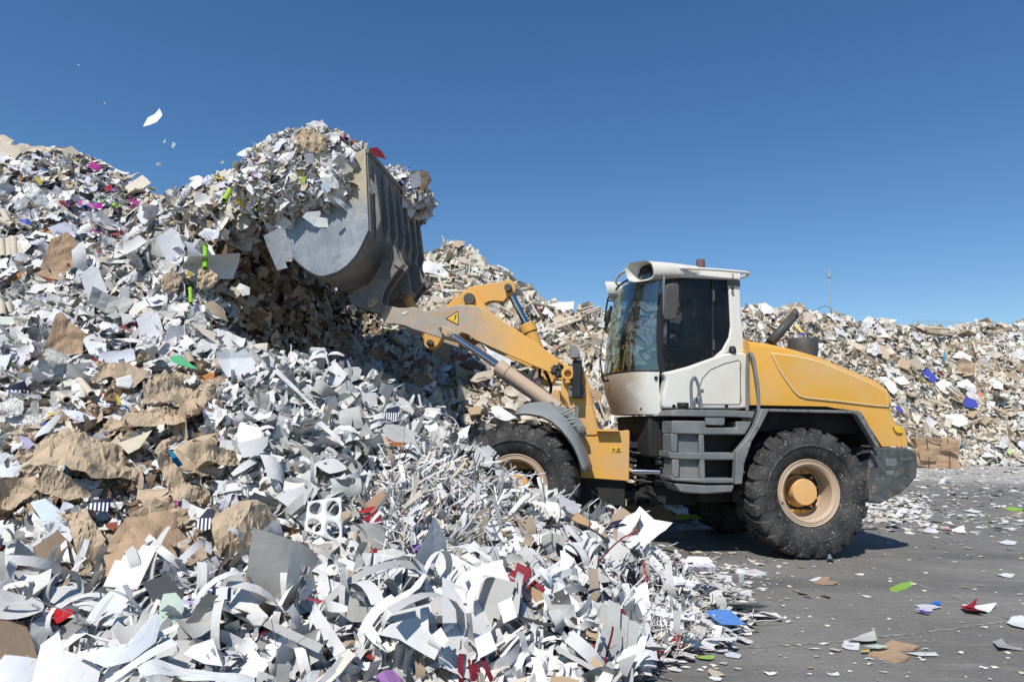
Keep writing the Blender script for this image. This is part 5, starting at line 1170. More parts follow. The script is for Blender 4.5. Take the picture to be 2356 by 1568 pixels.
def hero(name, label, cat, k, poly, mat=None, col=None, lift=.10, up=.55, yaw=0., bend=.0, ang=0., fold=0, fa=.12, fs=1., thick=0, patch=None, Y=None, group=None, rings=5, per=40, facet=0, crumple=0, holes=None, smooth=None, wob=.0, parent=None):
    px = zpx(k, poly); c = np.mean(px, 0); patch = patch or PA
    y = Y if Y is not None else patch.depth(*c) - lift
    y -= .08 * (patch is PA and Y is None)
    C = at(*c, y); n = CAMP - C; n /= np.linalg.norm(n); side_ = np.cross(UP, n); n = n + UP * up + side_ * yaw; n /= np.linalg.norm(n)
    P = []
    for q in px: d = ray(*q); P.append(CAMP + d * (((C - CAMP) @ n) / (d @ n)))
    e1 = np.cross(UP, n); e1 /= np.linalg.norm(e1); e2 = np.cross(n, e1); P = np.array(P); p2 = np.c_[(P - C) @ e1, (P - C) @ e2]
    if crumple:
        d_ = np.r_[0, np.cumsum(np.linalg.norm(np.diff(np.r_[p2, p2[:1]], axis=0), axis=1))]; nb = 46; ts = np.linspace(0, d_[-1], nb, endpoint=False); B = np.stack([np.interp(ts, d_, np.r_[p2, p2[:1]][:, i]) for i in (0, 1)], 1)
        lo, hi = B.min(0), B.max(0); B += rng.normal(0, .012 * (hi - lo).max(), B.shape); Q = rng.uniform(lo, hi, (crumple * 3, 2)); Q = Q[inpoly(Q, [tuple(b) for b in B])][:crumple]
        th_ = rng.uniform(.6, 2.2); S_ = np.array([[math.cos(th_), math.sin(th_)], [-math.sin(th_) * .5, math.cos(th_) * .5]]); X2 = [Vector(tuple(map(float, q))) for q in np.r_[B, Q] @ S_]; vo, eo, F, *_ = delaunay_2d_cdt(X2, [(i, (i + 1) % nb) for i in range(nb)], [], 1, 1e-5); V2 = np.array([tuple(v) for v in vo]) @ np.linalg.inv(S_); F = [tuple(f) for f in F]
    elif holes:
        V2 = []; F = []; A_, B_, C_, D_ = p2; nx, ny = holes; m_ = 24
        for i in range(nx):
            for j in range(ny):
                a = np.linspace(0, 2 * math.pi, m_, endpoint=False); co, si = np.cos(a), np.sin(a); mx = np.maximum(abs(co), abs(si)); r = holes_r
                st = np.r_[np.c_[co * r, si * r], np.c_[co / mx * .5, si / mx * .5]] + .5; S = (st[:, 0] + i) / nx; T = (st[:, 1] + j) / ny
                W2 = A_ * ((1 - S) * (1 - T))[:, None] + B_ * (S * (1 - T))[:, None] + C_ * (S * T)[:, None] + D_ * ((1 - S) * T)[:, None]
                o = len(V2); V2 += list(W2); F += [(o + q, o + m_ + q, o + m_ + (q + 1) % m_, o + (q + 1) % m_) for q in range(m_)]
        V2 = np.array(V2)
    else: V2, F = fan(p2, rings, per)
    size = np.ptp(V2, axis=0).max(); U2 = V2 / size; z = np.zeros(len(V2))
    if fold:
        for i in range(fold):
            th = rng.uniform(0, math.pi); d = np.array([math.cos(th), math.sin(th)]); o = rng.uniform(-.4, .4); f = fs if i > 3 else 1.
            z += fa * rng.uniform(.3, 1) * rng.choice([-1, 1]) * (np.abs(U2 @ d - o) if i < 6 else .35 * np.abs(((U2 @ d * f * 2.2 + o) % 1) - .5))
        z -= z.mean()
    if crumple:
        z += rng.normal(0, .15 / math.sqrt(crumple), len(V2)) * (1 + .8 * np.sin(U2 @ rng.normal(size=2) * 6)) + .05 * np.sin(U2 @ rng.normal(size=2) * 9 + rng.uniform(0, 6)) * np.sin(U2 @ rng.normal(size=2) * 8)
    if facet:
        for nn, am in ((7, .9), (18, .8), (48, .34)):
            Q = rng.uniform(U2.min(0) - .1, U2.max(0) + .1, (nn, 2)); sq_ = np.array([1., rng.uniform(.45, 1.)]); D = np.sort(np.linalg.norm((U2[:, None] - Q[None]) * sq_, axis=2), 1)
            z += facet * am * (rng.choice([-1, 1]) * np.minimum(D[:, 1] - D[:, 0], .12) + .25 * rng.choice([-1, 1]) * D[:, 0])
            for _ in range(0): dq = rng.normal(size=2); dq /= np.linalg.norm(dq); tq = U2 @ dq + rng.uniform(0, 1); per_ = rng.uniform(.2, .5); z += facet * am * .16 * np.abs((tq / per_) % 1 - .5) * (np.sin(U2 @ rng.normal(size=2) * 7 + rng.uniform(0, 6)) > -.2)
        z -= z.mean()
    HERO_PX.append(np.array(px))
    if wob: z += wob * (np.sin(U2[:, 0] * 9 + rng.uniform(0, 6)) * np.sin(U2[:, 1] * 7 + rng.uniform(0, 6)) + .5 * np.sin(U2[:, 0] * 19 + U2[:, 1] * 13))
    if bend: d = np.array([math.cos(ang), math.sin(ang)]); t = U2 @ d; z += -bend * t * t
    X = C + V2[:, :1] * e1 + V2[:, 1:] * e2 + (z * size)[:, None] * n
    me = bpy.data.meshes.new(name); me.from_pydata([tuple(q - C) for q in X], [], F); uvl = me.uv_layers.new(name='UVMap')
    for lp in me.loops: uvl.data[lp.index].uv = (U2[lp.vertex_index][0] + .5, U2[lp.vertex_index][1] + .5)
    if holes: bm = bmesh.new(); bm.from_mesh(me); bmesh.ops.remove_doubles(bm, verts=bm.verts, dist=.004); bm.to_mesh(me); bm.free()
    me.materials.append(mat or (PRINT if cat in ('paper', 'magazine') and name != 'flying_paper' else SHEET))
    sm_ = (fold == 0) if smooth is None else smooth
    if sm_: me.shade_smooth()
    o = bpy.data.objects.new(name, me); COL.objects.link(o); o.location = C
    if col is not None: o.color = (*col, 1)
    if thick: md = o.modifiers.new('thickness', 'SOLIDIFY'); md.thickness = thick; md.offset = 0
    tag(o, label, cat, group); return o
holes_r = .36
HERO_PX = []
def film(name, a_, tint):
    M = Mat(name); tr = M.n('ShaderNodeBsdfTransparent'); mx = M.n('ShaderNodeMixShader'); M.l(M.ramp(M.noise(7, 4), .3, .7, a_ - .15, a_ + .2), mx.inputs[0]); M.l(tr.outputs[0], mx.inputs[1]); M.l(M.p.outputs[0], mx.inputs[2]); M.l(mx.outputs[0], M.out.inputs[0])
    M.bump(M.noise(14, 4, dist=1), .5, .03); return M.set(**{'Base Color': tint, 'Roughness': .18})
FILM = film('plastic_film', .62, (.62, .64, .66)); GLOSSY = paper_mat('glossy_card', False, .22, .05)
w0, g0, lg = (.755, .75, .74), (.42, .42, .40), (.56, .56, .55)
# -- left part of the near heap
hero('cardboard_piece', 'bent brown corrugated board standing up among the white cards, upper of two alike', 'cardboard', 'h1', [(410, 790), (460, 758), (520, 800), (560, 860), (560, 1000), (588, 1150), (480, 1110), (400, 1080), (230, 1030), (300, 1000), (275, 985), (290, 960), (355, 800)], CARDBOARD, up=.5, fold=4, fa=.13, facet=.2, thick=.008, lift=.22, rings=8)
hero('cardboard_piece', 'bent brown corrugated board above the crumpled kraft paper, lower of two alike', 'cardboard', 'h2', [(500, -70), (550, -95), (640, 0), (760, 80), (740, 200), (750, 330), (660, 430), (560, 400), (500, 350), (320, 310), (380, 270), (390, 190), (440, 100)], CARDBOARD, up=.5, fold=4, fa=.13, facet=.2, thick=.008, lift=.22, rings=8)
hero('glossy_card', 'folded glossy white card upright, topmost of the three shiny cards', 'card', 'h1', [(1085, 790), (1195, 712), (1250, 755), (1285, 880), (1305, 945), (1240, 992), (1195, 1010), (1150, 930)], GLOSSY, (.8, .8, .81), up=.3, bend=-.30, ang=.2, lift=.26, yaw=.12)
hero('glossy_card', 'folded glossy white card upright, left one of the three shiny cards', 'card', 'h1', [(555, 1050), (640, 972), (690, 1010), (755, 1190), (770, 1230), (735, 1300), (650, 1300), (600, 1180)], GLOSSY, (.8, .8, .81), up=.3, bend=-.30, ang=.2, lift=.26, yaw=.12)
hero('glossy_card', 'folded glossy white card upright, lowest of the three shiny cards', 'card', 'h1', [(945, 1350), (1055, 1288), (1110, 1330), (1150, 1480), (1165, 1530), (1110, 1580), (1050, 1570), (990, 1470)], GLOSSY, (.8, .8, .81), up=.3, bend=-.30, ang=.2, lift=.26, yaw=.12)
hero('card_sheet', 'bent white sheet lodged just below the gap between heap and bucket spill', 'card', 'h1', [(950, 620), (1040, 585), (1075, 620), (1132, 650), (1110, 740), (1050, 758), (990, 690)], None, w0, up=.5, bend=.4, ang=.4, lift=.2)
hero('plastic_bag', 'wrinkled clear plastic bag draped on the left crest of the heap', 'bag', 'h1', [(150, 420), (190, 388), (240, 400), (290, 450), (340, 520), (385, 570), (330, 600), (250, 560), (180, 490)], FILM, fold=12, fa=.2, fs=2, up=.3, lift=.2, smooth=True)
hero('plastic_bag', 'small white wrinkled bag beside the clear bag on the left crest', 'bag', 'h1', [(90, 580), (110, 520), (170, 495), (210, 520), (180, 570), (120, 600)], FILM, fold=10, fa=.2, up=.3, lift=.2, smooth=True)
hero('paper_sheet', 'bright magenta sheet near the top of the left crest', 'paper', 'h1', [(612, 290), (640, 250), (707, 290), (690, 322), (640, 310)], None, (.62, .05, .38), up=.2, lift=.25, fold=2)
hero('paper_sheet', 'dark magenta sheet lying flat below the brighter magenta one', 'paper', 'h1', [(588, 530), (650, 548), (712, 535), (715, 575), (650, 588)], None, (.40, .03, .26), up=.7, lift=.25, bend=.3)
hero('paper_sheet', 'pale lavender printed sheet on the left face of the heap', 'paper', 'h1', [(330, 720), (450, 680), (560, 720), (530, 790), (400, 800)], None, (.62, .63, .74), up=.6, lift=.16, fold=3)
hero('paper_sheet', 'small red sheet on the left crest', 'paper', 'h1', [(722, 440), (775, 410), (780, 450), (740, 470)], None, (.45, .03, .03), up=.3, lift=.25)
hero('paper_sheet', 'yellow torn scrap on the left crest above the clear bag', 'paper', 'h1', [(240, 352), (290, 380), (285, 418), (255, 400)], None, (.72, .55, .08), up=.3, lift=.25)
hero('book', 'thin red book cover tilted between grey cards below the crest gap', 'book', 'h1', [(828, 752), (870, 700), (884, 712), (850, 765)], None, (.38, .02, .03), up=.1, lift=.2, thick=.02)
hero('paper_sheet', 'blue plastic sheet on the left face beside lavender papers', 'paper', 'h1', [(130, 660), (200, 650), (225, 690), (150, 700)], None, (.05, .08, .42), up=.5, lift=.2, fold=2)
hero('crumpled_paper', 'crumpled grey beige paper next to its twin, left one under the shiny cards', 'paper', 'h1', [(1110, 1075), (1200, 1000), (1265, 1060), (1242, 1140), (1140, 1172)], KRAFT, fold=5, fa=.2, crumple=150, smooth=False, up=.3, lift=.25)
hero('crumpled_paper', 'crumpled grey beige paper at the edge of the dark hollow, right of its twin', 'paper', 'h1', [(1378, 1000), (1440, 970), (1525, 1060), (1480, 1130), (1392, 1152), (1372, 1080)], KRAFT, fold=5, fa=.2, crumple=150, smooth=False, up=.3, lift=.3)
hero('crumpled_paper', 'white crumpled sheet hanging at the top left edge of the dark hollow', 'paper', 'h1', [(1378, 760), (1430, 715), (1532, 735), (1520, 790), (1440, 808)], None, (.72, .73, .78), fold=10, fa=.2, up=.2, lift=.35)
hero('paper_sheet', 'sunlit white scrap on the dark tan chips under the bucket', 'paper', 'h1', [(1645, 1130), (1670, 1100), (1742, 1130), (1740, 1180), (1690, 1190)], None, w0, up=.3, lift=.4, bend=.3)
hero('card_sheet', 'tan board offcut leaning at the lower left of the dark hollow', 'card', 'h1', [(1420, 1240), (1480, 1220), (1560, 1280), (1590, 1370), (1480, 1320)], None, (.42, .33, .24), up=.2, lift=.25, bend=.4)
hero('card_sheet', 'pale tan pointed board under the dark hollow beside white papers', 'card', 'h1', [(1355, 1400), (1500, 1440), (1500, 1518), (1420, 1460)], None, (.60, .52, .42), up=.4, lift=.2)
hero('magazine', 'thick white brochure lying open in the middle of the heap', 'magazine', 'h1', [(640, 1420), (720, 1370), (820, 1390), (850, 1440), (740, 1480), (660, 1475)], None, (.74, .72, .76), up=.7, lift=.16, bend=.3, thick=.02)
hero('magazine', 'white printed sheets fanned out left of the lowest shiny card', 'magazine', 'h1', [(310, 1390), (380, 1265), (490, 1330), (430, 1400), (360, 1395)], None, (.68, .68, .76), up=.5, lift=.16, fold=4, fa=.1)
hero('card_sheet', 'white card with a torn corner standing under the middle shiny card', 'card', 'h1', [(828, 1130), (900, 1120), (905, 1250), (840, 1262)], None, w0, up=.0, lift=.2)
hero('card_sheet', 'pale green flat sheet low on the left edge of the heap', 'card', 'h1', [(-20, 1330), (90, 1335), (230, 1420), (60, 1390), (-20, 1370)], None, (.62, .68, .60), up=.8, lift=.16)
hero('card_sheet', 'wide white sheet flat beside the pale green one', 'card', 'h1', [(190, 1320), (290, 1285), (400, 1320), (300, 1350)], None, w0, up=.8, lift=.16, bend=.3)
hero('card_sheet', 'white ribbed sheet bent over in several folds, left of the dark hollow', 'card', 'h2', [(1930, 255), (2030, 222), (2110, 250), (2200, 205), (2290, 330), (2260, 420), (2160, 440), (2040, 468), (1990, 400)], None, (.76, .77, .79), up=.2, lift=.3, fold=5, fa=.25)
hero('folder', 'bright green folder half buried beside a paper tube', 'folder', 'h2', [(1510, 280), (1600, 268), (1780, 395), (1690, 380), (1550, 335)], None, (.10, .45, .20), up=.6, lift=.18)
hero('paper_sheet', 'yellow strip standing in a hole above the kraft paper', 'paper', 'h2', [(1040, 628), (1066, 630), (1082, 715), (1048, 715)], None, (.75, .52, .03), up=.1, lift=.2)
hero('box', 'small white carton with a lime edge above the kraft paper', 'box', 'h2', [(1040, 485), (1180, 448), (1200, 520), (1165, 572), (1045, 552)], None, w0, up=.3, lift=.2, thick=.05)
hero('striped_card', 'black and white striped box corner at the left edge of the heap', 'card', 'h2', [(40, 560), (220, 495), (275, 620), (265, 700), (80, 645)], STRIPED, up=.15, lift=.2, bend=.5)
hero('paper_sheet', 'creased white page fanning right, above the big kraft bundle', 'paper', 'h2', [(540, 755), (700, 765), (870, 830), (800, 850), (690, 878)], None, (.68, .69, .76), up=.6, lift=.18, fold=4)
hero('paper_strip', 'broad white paper band slanting down beside the left kraft paper', 'paper strip', 'h2', [(500, 800), (552, 800), (440, 955), (300, 1010), (330, 960)], None, w0, up=.4, lift=.2, bend=.4)
hero('paper_sheet', 'lilac sheet draped over the left edge of the big kraft bundle', 'paper', 'h2', [(170, 985), (240, 1000), (310, 1060), (215, 1150), (200, 1060)], None, (.52, .48, .66), up=.3, lift=.16, fold=3)
hero('crumpled_paper', 'white crumpled tissue bundle at the left edge, upper one', 'paper', 'h2', [(-30, 700), (120, 640), (215, 680), (200, 790), (90, 830), (-30, 800)], None, (.74, .73, .66), fold=4, fa=.15, crumple=200, smooth=False, up=.3, lift=.2)
hero('crumpled_paper', 'white crumpled tissue bundle at the left edge, lower one', 'paper', 'h2', [(150, 900), (240, 800), (370, 800), (385, 880), (280, 950)], None, (.74, .73, .66), fold=4, fa=.15, crumple=200, smooth=False, up=.3, lift=.2)
hero('plastic_bag', 'white plastic bag bulging out at the left edge below the tissue', 'bag', 'h2', [(-40, 1150), (60, 1140), (150, 1200), (205, 1290), (150, 1370), (-40, 1360)], None, (.72, .74, .77), fold=12, fa=.16, fs=2, up=.3, lift=.22, smooth=True)
hero('envelope', 'pale cream envelope lying between two kraft bundles', 'envelope', 'h2', [(1055, 1055), (1240, 988), (1365, 938), (1250, 1100), (1150, 1152)], None, (.68, .60, .44), up=.6, lift=.2, fold=2, fa=.06)
hero('folder', 'teal blue folder peeking out right of the draped kraft paper', 'folder', 'h2', [(1500, 1105), (1560, 1140), (1640, 1250), (1600, 1275), (1540, 1210)], None, (.02, .20, .36), up=.3, lift=.18)
K = dict(mat=KRAFT, fold=6, fa=.42, crumple=240, smooth=False)
hero('kraft_paper', 'large crumpled kraft paper, topmost of the brown bundles', 'kraft paper', 'h2', [(1370, 455), (1460, 412), (1560, 440), (1720, 520), (1845, 560), (1855, 700), (1800, 800), (1700, 870), (1620, 745), (1500, 720), (1290, 742), (1275, 620), (1340, 510)], up=.4, lift=.28, **K)
hero('kraft_paper', 'crumpled kraft paper folded flat under the topmost brown bundle', 'kraft paper', 'h2', [(1140, 775), (1300, 758), (1480, 725), (1650, 740), (1680, 870), (1560, 930), (1400, 905), (1200, 890), (1130, 840)], up=.5, lift=.26, **K)
hero('kraft_paper', 'largest crumpled kraft bundle, pointed to the right', 'kraft paper', 'h2', [(240, 1250), (320, 1080), (470, 930), (560, 870), (720, 890), (960, 975), (1090, 1060), (1250, 1230), (1305, 1320), (1235, 1372), (960, 1395), (800, 1405), (600, 1330), (480, 1310), (300, 1300)], up=.45, lift=.34, **K)
hero('kraft_paper', 'crumpled kraft wad below the largest brown bundle', 'kraft paper', 'h2', [(300, 1440), (420, 1290), (560, 1335), (700, 1420), (825, 1450), (790, 1535), (600, 1570), (430, 1510)], up=.4, lift=.3, **K)
hero('kraft_paper', 'crumpled kraft paper running out of the left edge of the view', 'kraft paper', 'h2', [(-60, 1400), (120, 1375), (300, 1370), (330, 1500), (200, 1570), (110, 1650), (-60, 1600)], up=.4, lift=.26, **K)
hero('kraft_paper', 'long kraft sheet draped downwards right of the largest bundle', 'kraft paper', 'h2', [(1390, 1120), (1460, 1050), (1665, 995), (1640, 1035), (1500, 1110), (1500, 1160), (1580, 1250), (1670, 1400), (1830, 1480), (1865, 1560), (1700, 1620), (1560, 1570), (1480, 1400), (1420, 1260)], up=.35, lift=.24, **K)
hero('kraft_paper', 'crumpled kraft paper beside the grey card offcuts, rightmost of the upper brown bundles', 'kraft paper', 'h2', [(1615, 1100), (1850, 1078), (2120, 1065), (2155, 1200), (2065, 1255), (1900, 1245), (1740, 1260), (1640, 1200)], up=.5, lift=.26, **K)
hero('kraft_paper', 'short crumpled kraft paper right under the rightmost upper brown bundle', 'kraft paper', 'h2', [(1740, 1335), (1880, 1260), (2030, 1275), (1980, 1330), (1800, 1365)], up=.5, lift=.2, **K)
hero('kraft_paper', 'narrow dark folded kraft strip above the topmost brown bundle', 'kraft paper', 'h2', [(1550, 400), (1720, 440), (1870, 520), (1860, 570), (1700, 520), (1540, 460)], up=.3, lift=.22, **K)
hero('kraft_paper', 'long folded kraft paper lying across under the two white cartons', 'kraft paper', 'h2', [(850, 320), (1000, 320), (1180, 370), (1250, 440), (1100, 410), (980, 480), (780, 500), (880, 430)], up=.4, lift=.22, **K)
# -- lower left
hero('cardboard_piece', 'big rippled brown cardboard sheet lying among white cards', 'cardboard', 'h3', [(830, 590), (785, 720), (960, 780), (1130, 825), (1250, 800), (1350, 720), (1470, 600), (1545, 480), (1545, 365), (1440, 260), (1432, 170), (1380, 138), (1220, 142), (1130, 195), (1030, 192), (950, 330), (880, 460)], CARDBOARD, up=.5, fold=6, fa=.34, thick=.006, lift=.3, rings=12, facet=.16, smooth=False)
hero('paper_bag', 'crumpled brown paper bag lying beside the big cardboard sheet', 'paper bag', 'h3', [(440, 110), (520, 180), (700, 100), (725, 230), (800, 330), (850, 470), (895, 570), (780, 620), (690, 628), (610, 520), (570, 380), (530, 230)], up=.45, lift=.34, **K)
hero('kraft_paper', 'big crumpled kraft bundle beside the card with round holes', 'kraft paper', 'h5', [(-330, 180), (-180, 20), (-60, -40), (60, -20), (190, 30), (260, 200), (400, 380), (470, 500), (470, 590), (300, 580), (100, 620), (-100, 610), (-230, 520), (-330, 380)], up=.45, lift=.34, **K)
hero('card_sheet', 'pale blue flat board beside the brown paper bag', 'card', 'h3', [(245, 120), (370, 85), (500, 190), (490, 240), (355, 310), (330, 250)], None, (.62, .70, .76), up=.8, lift=.24, thick=.008)
hero('card_sheet', 'large curved white sheet like a leaf standing in the lower left', 'card', 'h3', [(1000, 760), (1050, 880), (1080, 1140), (1010, 1200), (880, 1240), (635, 1155), (700, 1060), (760, 960), (870, 840)], None, (.75, .77, .79), up=.45, lift=.34, bend=.3, ang=1.2, rings=8)
hero('card_sheet', 'white curled sheet wrapping round the leaf shaped sheet from below', 'card', 'h3', [(640, 1290), (760, 1350), (900, 1390), (1090, 1290), (1200, 1230), (1290, 1090), (1270, 980), (1300, 1090), (1260, 1240), (1060, 1400), (860, 1450), (620, 1340)], None, (.70, .72, .74), up=.3, lift=.3, bend=.4)
hero('card_sheet', 'mint green perforated sheet right of the leaf shaped sheet', 'card', 'h3', [(1320, 862), (1420, 850), (1485, 920), (1485, 985), (1410, 1140), (1330, 1275), (1205, 1255), (1280, 1100), (1290, 960)], None, (.58, .70, .58), up=.35, lift=.3, fold=3, fa=.1, bend=.3, smooth=True)
hero('wrapping_foil', 'crumpled red foil wrapping in the lower left', 'wrapping', 'h3', [(390, 975), (500, 970), (595, 955), (595, 1020), (500, 1080), (420, 1105)], None, (.50, .015, .02), up=.3, lift=.24, fold=8, fa=.2)
hero('card_sheet', 'large white sheet with a torn edge at the left, above the folded card bundles', 'card', 'h3', [(60, 440), (330, 470), (335, 610), (372, 720), (180, 715), (30, 620), (40, 500)], None, w0, up=.6, lift=.26, fold=2, fa=.07, bend=.3)
hero('card_sheet', 'white torn sheet between two folded card bundles at the left edge', 'card', 'h3', [(85, 850), (200, 810), (340, 840), (370, 935), (250, 925), (130, 935)], None, w0, up=.6, lift=.24, bend=.3)
hero('card_sheet', 'biggest blank white sheet at the very front of the heap', 'card', 'h3', [(330, 1255), (475, 1158), (500, 1300), (640, 1350), (820, 1440), (790, 1580), (600, 1640), (240, 1640)], None, w0, up=.55, lift=.3, bend=.25)
hero('card_sheet', 'blank white sheet in the bottom corner left of the biggest sheet', 'card', 'h3', [(40, 1345), (305, 1372), (260, 1600), (-40, 1620), (-40, 1430)], None, (.72, .73, .75), up=.5, lift=.3, bend=.2)
hero('card_sheet', 'blue grey board at the left edge of the view, upper one', 'card', 'h3', [(-40, 612), (52, 602), (56, 858), (-40, 860)], None, (.36, .39, .44), up=.1, lift=.24)
hero('card_sheet', 'blue grey board at the left edge of the view, lower one', 'card', 'h3', [(-40, 870), (56, 868), (60, 1075), (-40, 1070)], None, (.36, .39, .44), up=.1, lift=.24)
hero('paper_strip', 'long white card strip slanting up from the bottom edge', 'paper strip', 'h3', [(790, 1590), (880, 1590), (1150, 1410), (1445, 1245), (1385, 1208), (1200, 1310)], None, w0, up=.6, lift=.36, bend=.2)
hero('paper_strip', 'long wavy grey white card strip along the bottom edge', 'paper strip', 'h3', [(1110, 1440), (1260, 1370), (1500, 1450), (1750, 1490), (2060, 1530), (2060, 1590), (1750, 1570), (1480, 1530), (1260, 1440), (1140, 1540)], None, (.62, .62, .62), up=.6, lift=.34, wob=.04)
hero('card_sheet', 'white card block edge-on beside a folded grey bundle', 'card', 'h3', [(1640, 1062), (1762, 1105), (1735, 1222), (1558, 1215)], None, w0, up=.6, lift=.28, thick=.01)
hero('card_sheet', 'white card lying flat below the white block', 'card', 'h3', [(1560, 1270), (1720, 1215), (1800, 1440), (1650, 1420), (1480, 1340)], None, w0, up=.7, lift=.26)
hero('card_sheet', 'white curved flap over the dark gap in the lower left', 'card', 'h3', [(235, 1100), (480, 955), (500, 1010), (380, 1080), (240, 1150)], None, (.74, .75, .76), up=.5, lift=.26, bend=.3)
hero('card_sheet', 'white flap curling over the shadowed hole under the leaf shaped sheet', 'card', 'h3', [(640, 1150), (760, 1210), (885, 1240), (830, 1350), (1000, 1390), (1010, 1290), (980, 1220), (880, 1225), (720, 1180)], None, w0, up=.4, lift=.3)
hero('striped_card', 'striped black and white card on the left of the big cardboard sheet', 'card', 'h3', [(690, 160), (760, 95), (930, 70), (870, 190), (760, 180)], STRIPED, up=.6, lift=.22, bend=.2)
hero('striped_card', 'striped black and white card beside the crumpled kraft bundle', 'card', 'h3', [(1560, 300), (1680, 165), (1745, 180), (1700, 330), (1640, 350)], STRIPED, up=.5, lift=.22)
hero('striped_card', 'striped band with white border under the crumpled kraft bundle', 'card', 'h3', [(1445, 880), (1700, 800), (1880, 795), (1890, 900), (1780, 890), (1700, 850), (1480, 910)], STRIPED, up=.6, lift=.24, bend=.3)
hero('paper_sheet', 'lavender tissue under the striped band', 'paper', 'h3', [(1470, 910), (1640, 850), (1690, 905), (1580, 950), (1490, 960)], None, (.50, .42, .66), up=.6, lift=.22, fold=3)
hero('paper_sheet', 'royal blue scrap beside the mint green sheet', 'paper', 'h3', [(1140, 835), (1250, 822), (1285, 860), (1200, 885)], None, (.01, .10, .50), up=.6, lift=.24, fold=3)
hero('cardboard_piece', 'dark red edged board under the big cardboard sheet', 'cardboard', 'h3', [(845, 290), (960, 270), (920, 350), (860, 320)], None, (.30, .08, .04), up=.5, lift=.2)
# -- middle of the near heap
holes_r = .36
hero('perforated_card', 'white card stack with large round punched holes', 'card', 'h5', [(470, 260), (800, 380), (790, -30), (500, 10)], None, w0, up=.35, lift=.36, holes=(2, 2), thick=.014, bend=.25, smooth=True)
hero('card_sheet', 'round grey card disc at the corner of the punched card', 'card', 'h5', [(420, 440), (470, 365), (520, 370), (548, 420), (520, 490), (440, 500)], None, lg, up=.3, lift=.4)
hero('paper_bag', 'open grey paper bag with a food picture inside, in the middle of the heap', 'paper bag', 'h4', [(1405, 690), (1440, 660), (1550, 670), (1690, 722), (1705, 800), (1780, 965), (1640, 920), (1520, 850), (1430, 770)], None, (.56, .55, .53), up=.1, lift=.36, fold=4, fa=.16, bend=.4)
hero('printed_picture', 'orange brown printed food picture on the grey paper bag', 'picture', 'h4', [(1440, 775), (1520, 820), (1640, 830), (1600, 850), (1530, 862), (1460, 840)], None, (.35, .12, .03), up=.1, lift=.44)
hero('card_sheet', 'upright grey card offcut with ragged top at the edge of the shade', 'card', 'h4', [(975, 355), (1050, 300), (1110, 265), (1205, 375), (1180, 450), (1060, 430)], None, lg, up=-.1, lift=.25, bend=.4)
hero('card_sheet', 'big grey card with a fold standing at the edge of the shade, beside white paper', 'card', 'h4', [(1215, 385), (1355, 378), (1365, 480), (1300, 520), (1240, 480)], None, (.62, .63, .62), up=.0, lift=.25)
hero('card_sheet', 'rolled grey card standing on its edge left of the shredded paper', 'card', 'h4', [(1390, 500), (1470, 480), (1560, 490), (1545, 550), (1440, 560)], None, lg, up=.2, lift=.28, bend=.9, ang=0)
hero('card_sheet', 'grey rolled sheet right of the striped card in the middle', 'card', 'h4', [(1575, 520), (1660, 488), (1695, 540), (1680, 590), (1590, 575)], None, lg, up=.2, lift=.3, bend=.7, ang=1)
hero('striped_card', 'navy card with a striped lower edge near the rolled grey sheets', 'card', 'h4', [(1420, 590), (1450, 520), (1560, 500), (1555, 590), (1530, 640), (1430, 610)], STRIPED, up=.2, lift=.34)
hero('striped_card', 'navy striped card pointing down right of the grey paper bag', 'card', 'h4', [(2030, 640), (2110, 610), (2150, 740), (2120, 800), (2080, 760)], STRIPED, up=.2, lift=.3)
hero('paper_strip', 'bent white strip standing up against the dark hollow', 'paper strip', 'h4', [(1725, 395), (1745, 392), (1760, 470), (1785, 560), (1765, 555), (1740, 480)], None, w0, up=-.1, lift=.25)
hero('card_sheet', 'grey card with a straight fold in the middle of the card offcuts, upper of two', 'card', 'h4', [(105, 830), (390, 765), (380, 850), (300, 940), (160, 960)], None, lg, up=.4, lift=.26, bend=.3)
hero('card_sheet', 'grey card with a straight fold above the punched card, lower of two', 'card', 'h4', [(440, 1300), (700, 1210), (755, 1260), (720, 1380), (560, 1400)], None, lg, up=.4, lift=.26, bend=.3)
hero('paper_strip', 'long folded white band running down through the card offcuts, upper of two', 'paper strip', 'h4', [(425, 185), (470, 160), (600, 290), (740, 440), (845, 520), (790, 530), (690, 420), (560, 300)], None, w0, up=.2, lift=.3, wob=.03)
hero('paper_strip', 'long folded white band running down through the card offcuts, lower of two', 'paper strip', 'h4', [(820, 655), (865, 630), (1000, 760), (1130, 900), (1240, 985), (1180, 1000), (1080, 880), (950, 765)], None, w0, up=.2, lift=.32, wob=.03)
hero('cardboard_piece', 'red and brown board under the shredded paper', 'cardboard', 'h4', [(1180, 1440), (1300, 1330), (1420, 1250), (1440, 1310), (1330, 1480), (1220, 1470)], None, (.36, .22, .14), up=.5, lift=.24)
hero('cardboard_piece', 'dark red strip edge beside the brown board', 'cardboard', 'h4', [(1190, 1440), (1300, 1400), (1360, 1395), (1300, 1450), (1210, 1460)], None, (.34, .015, .02), up=.5, lift=.28)
hero('card_sheet', 'white card with stepped edge left of the red booklet', 'card', 'h5', [(480, 800), (520, 730), (600, 650), (690, 690), (720, 800), (800, 890), (640, 850)], None, w0, up=.4, lift=.3)
hero('booklet', 'dark red booklet edge below the stepped white card', 'booklet', 'h5', [(465, 835), (560, 850), (800, 890), (800, 930), (760, 935), (560, 880)], None, (.30, .03, .04), up=.5, lift=.32)
hero('card_sheet', 'large pale grey sheet with a fold, lower of two alike', 'card', 'h5', [(1100, 1160), (1210, 1070), (1450, 1000), (1570, 1160), (1650, 1255), (1595, 1375), (1440, 1290), (1280, 1195)], None, (.58, .58, .57), up=.45, lift=.34, fold=2, fa=.1)
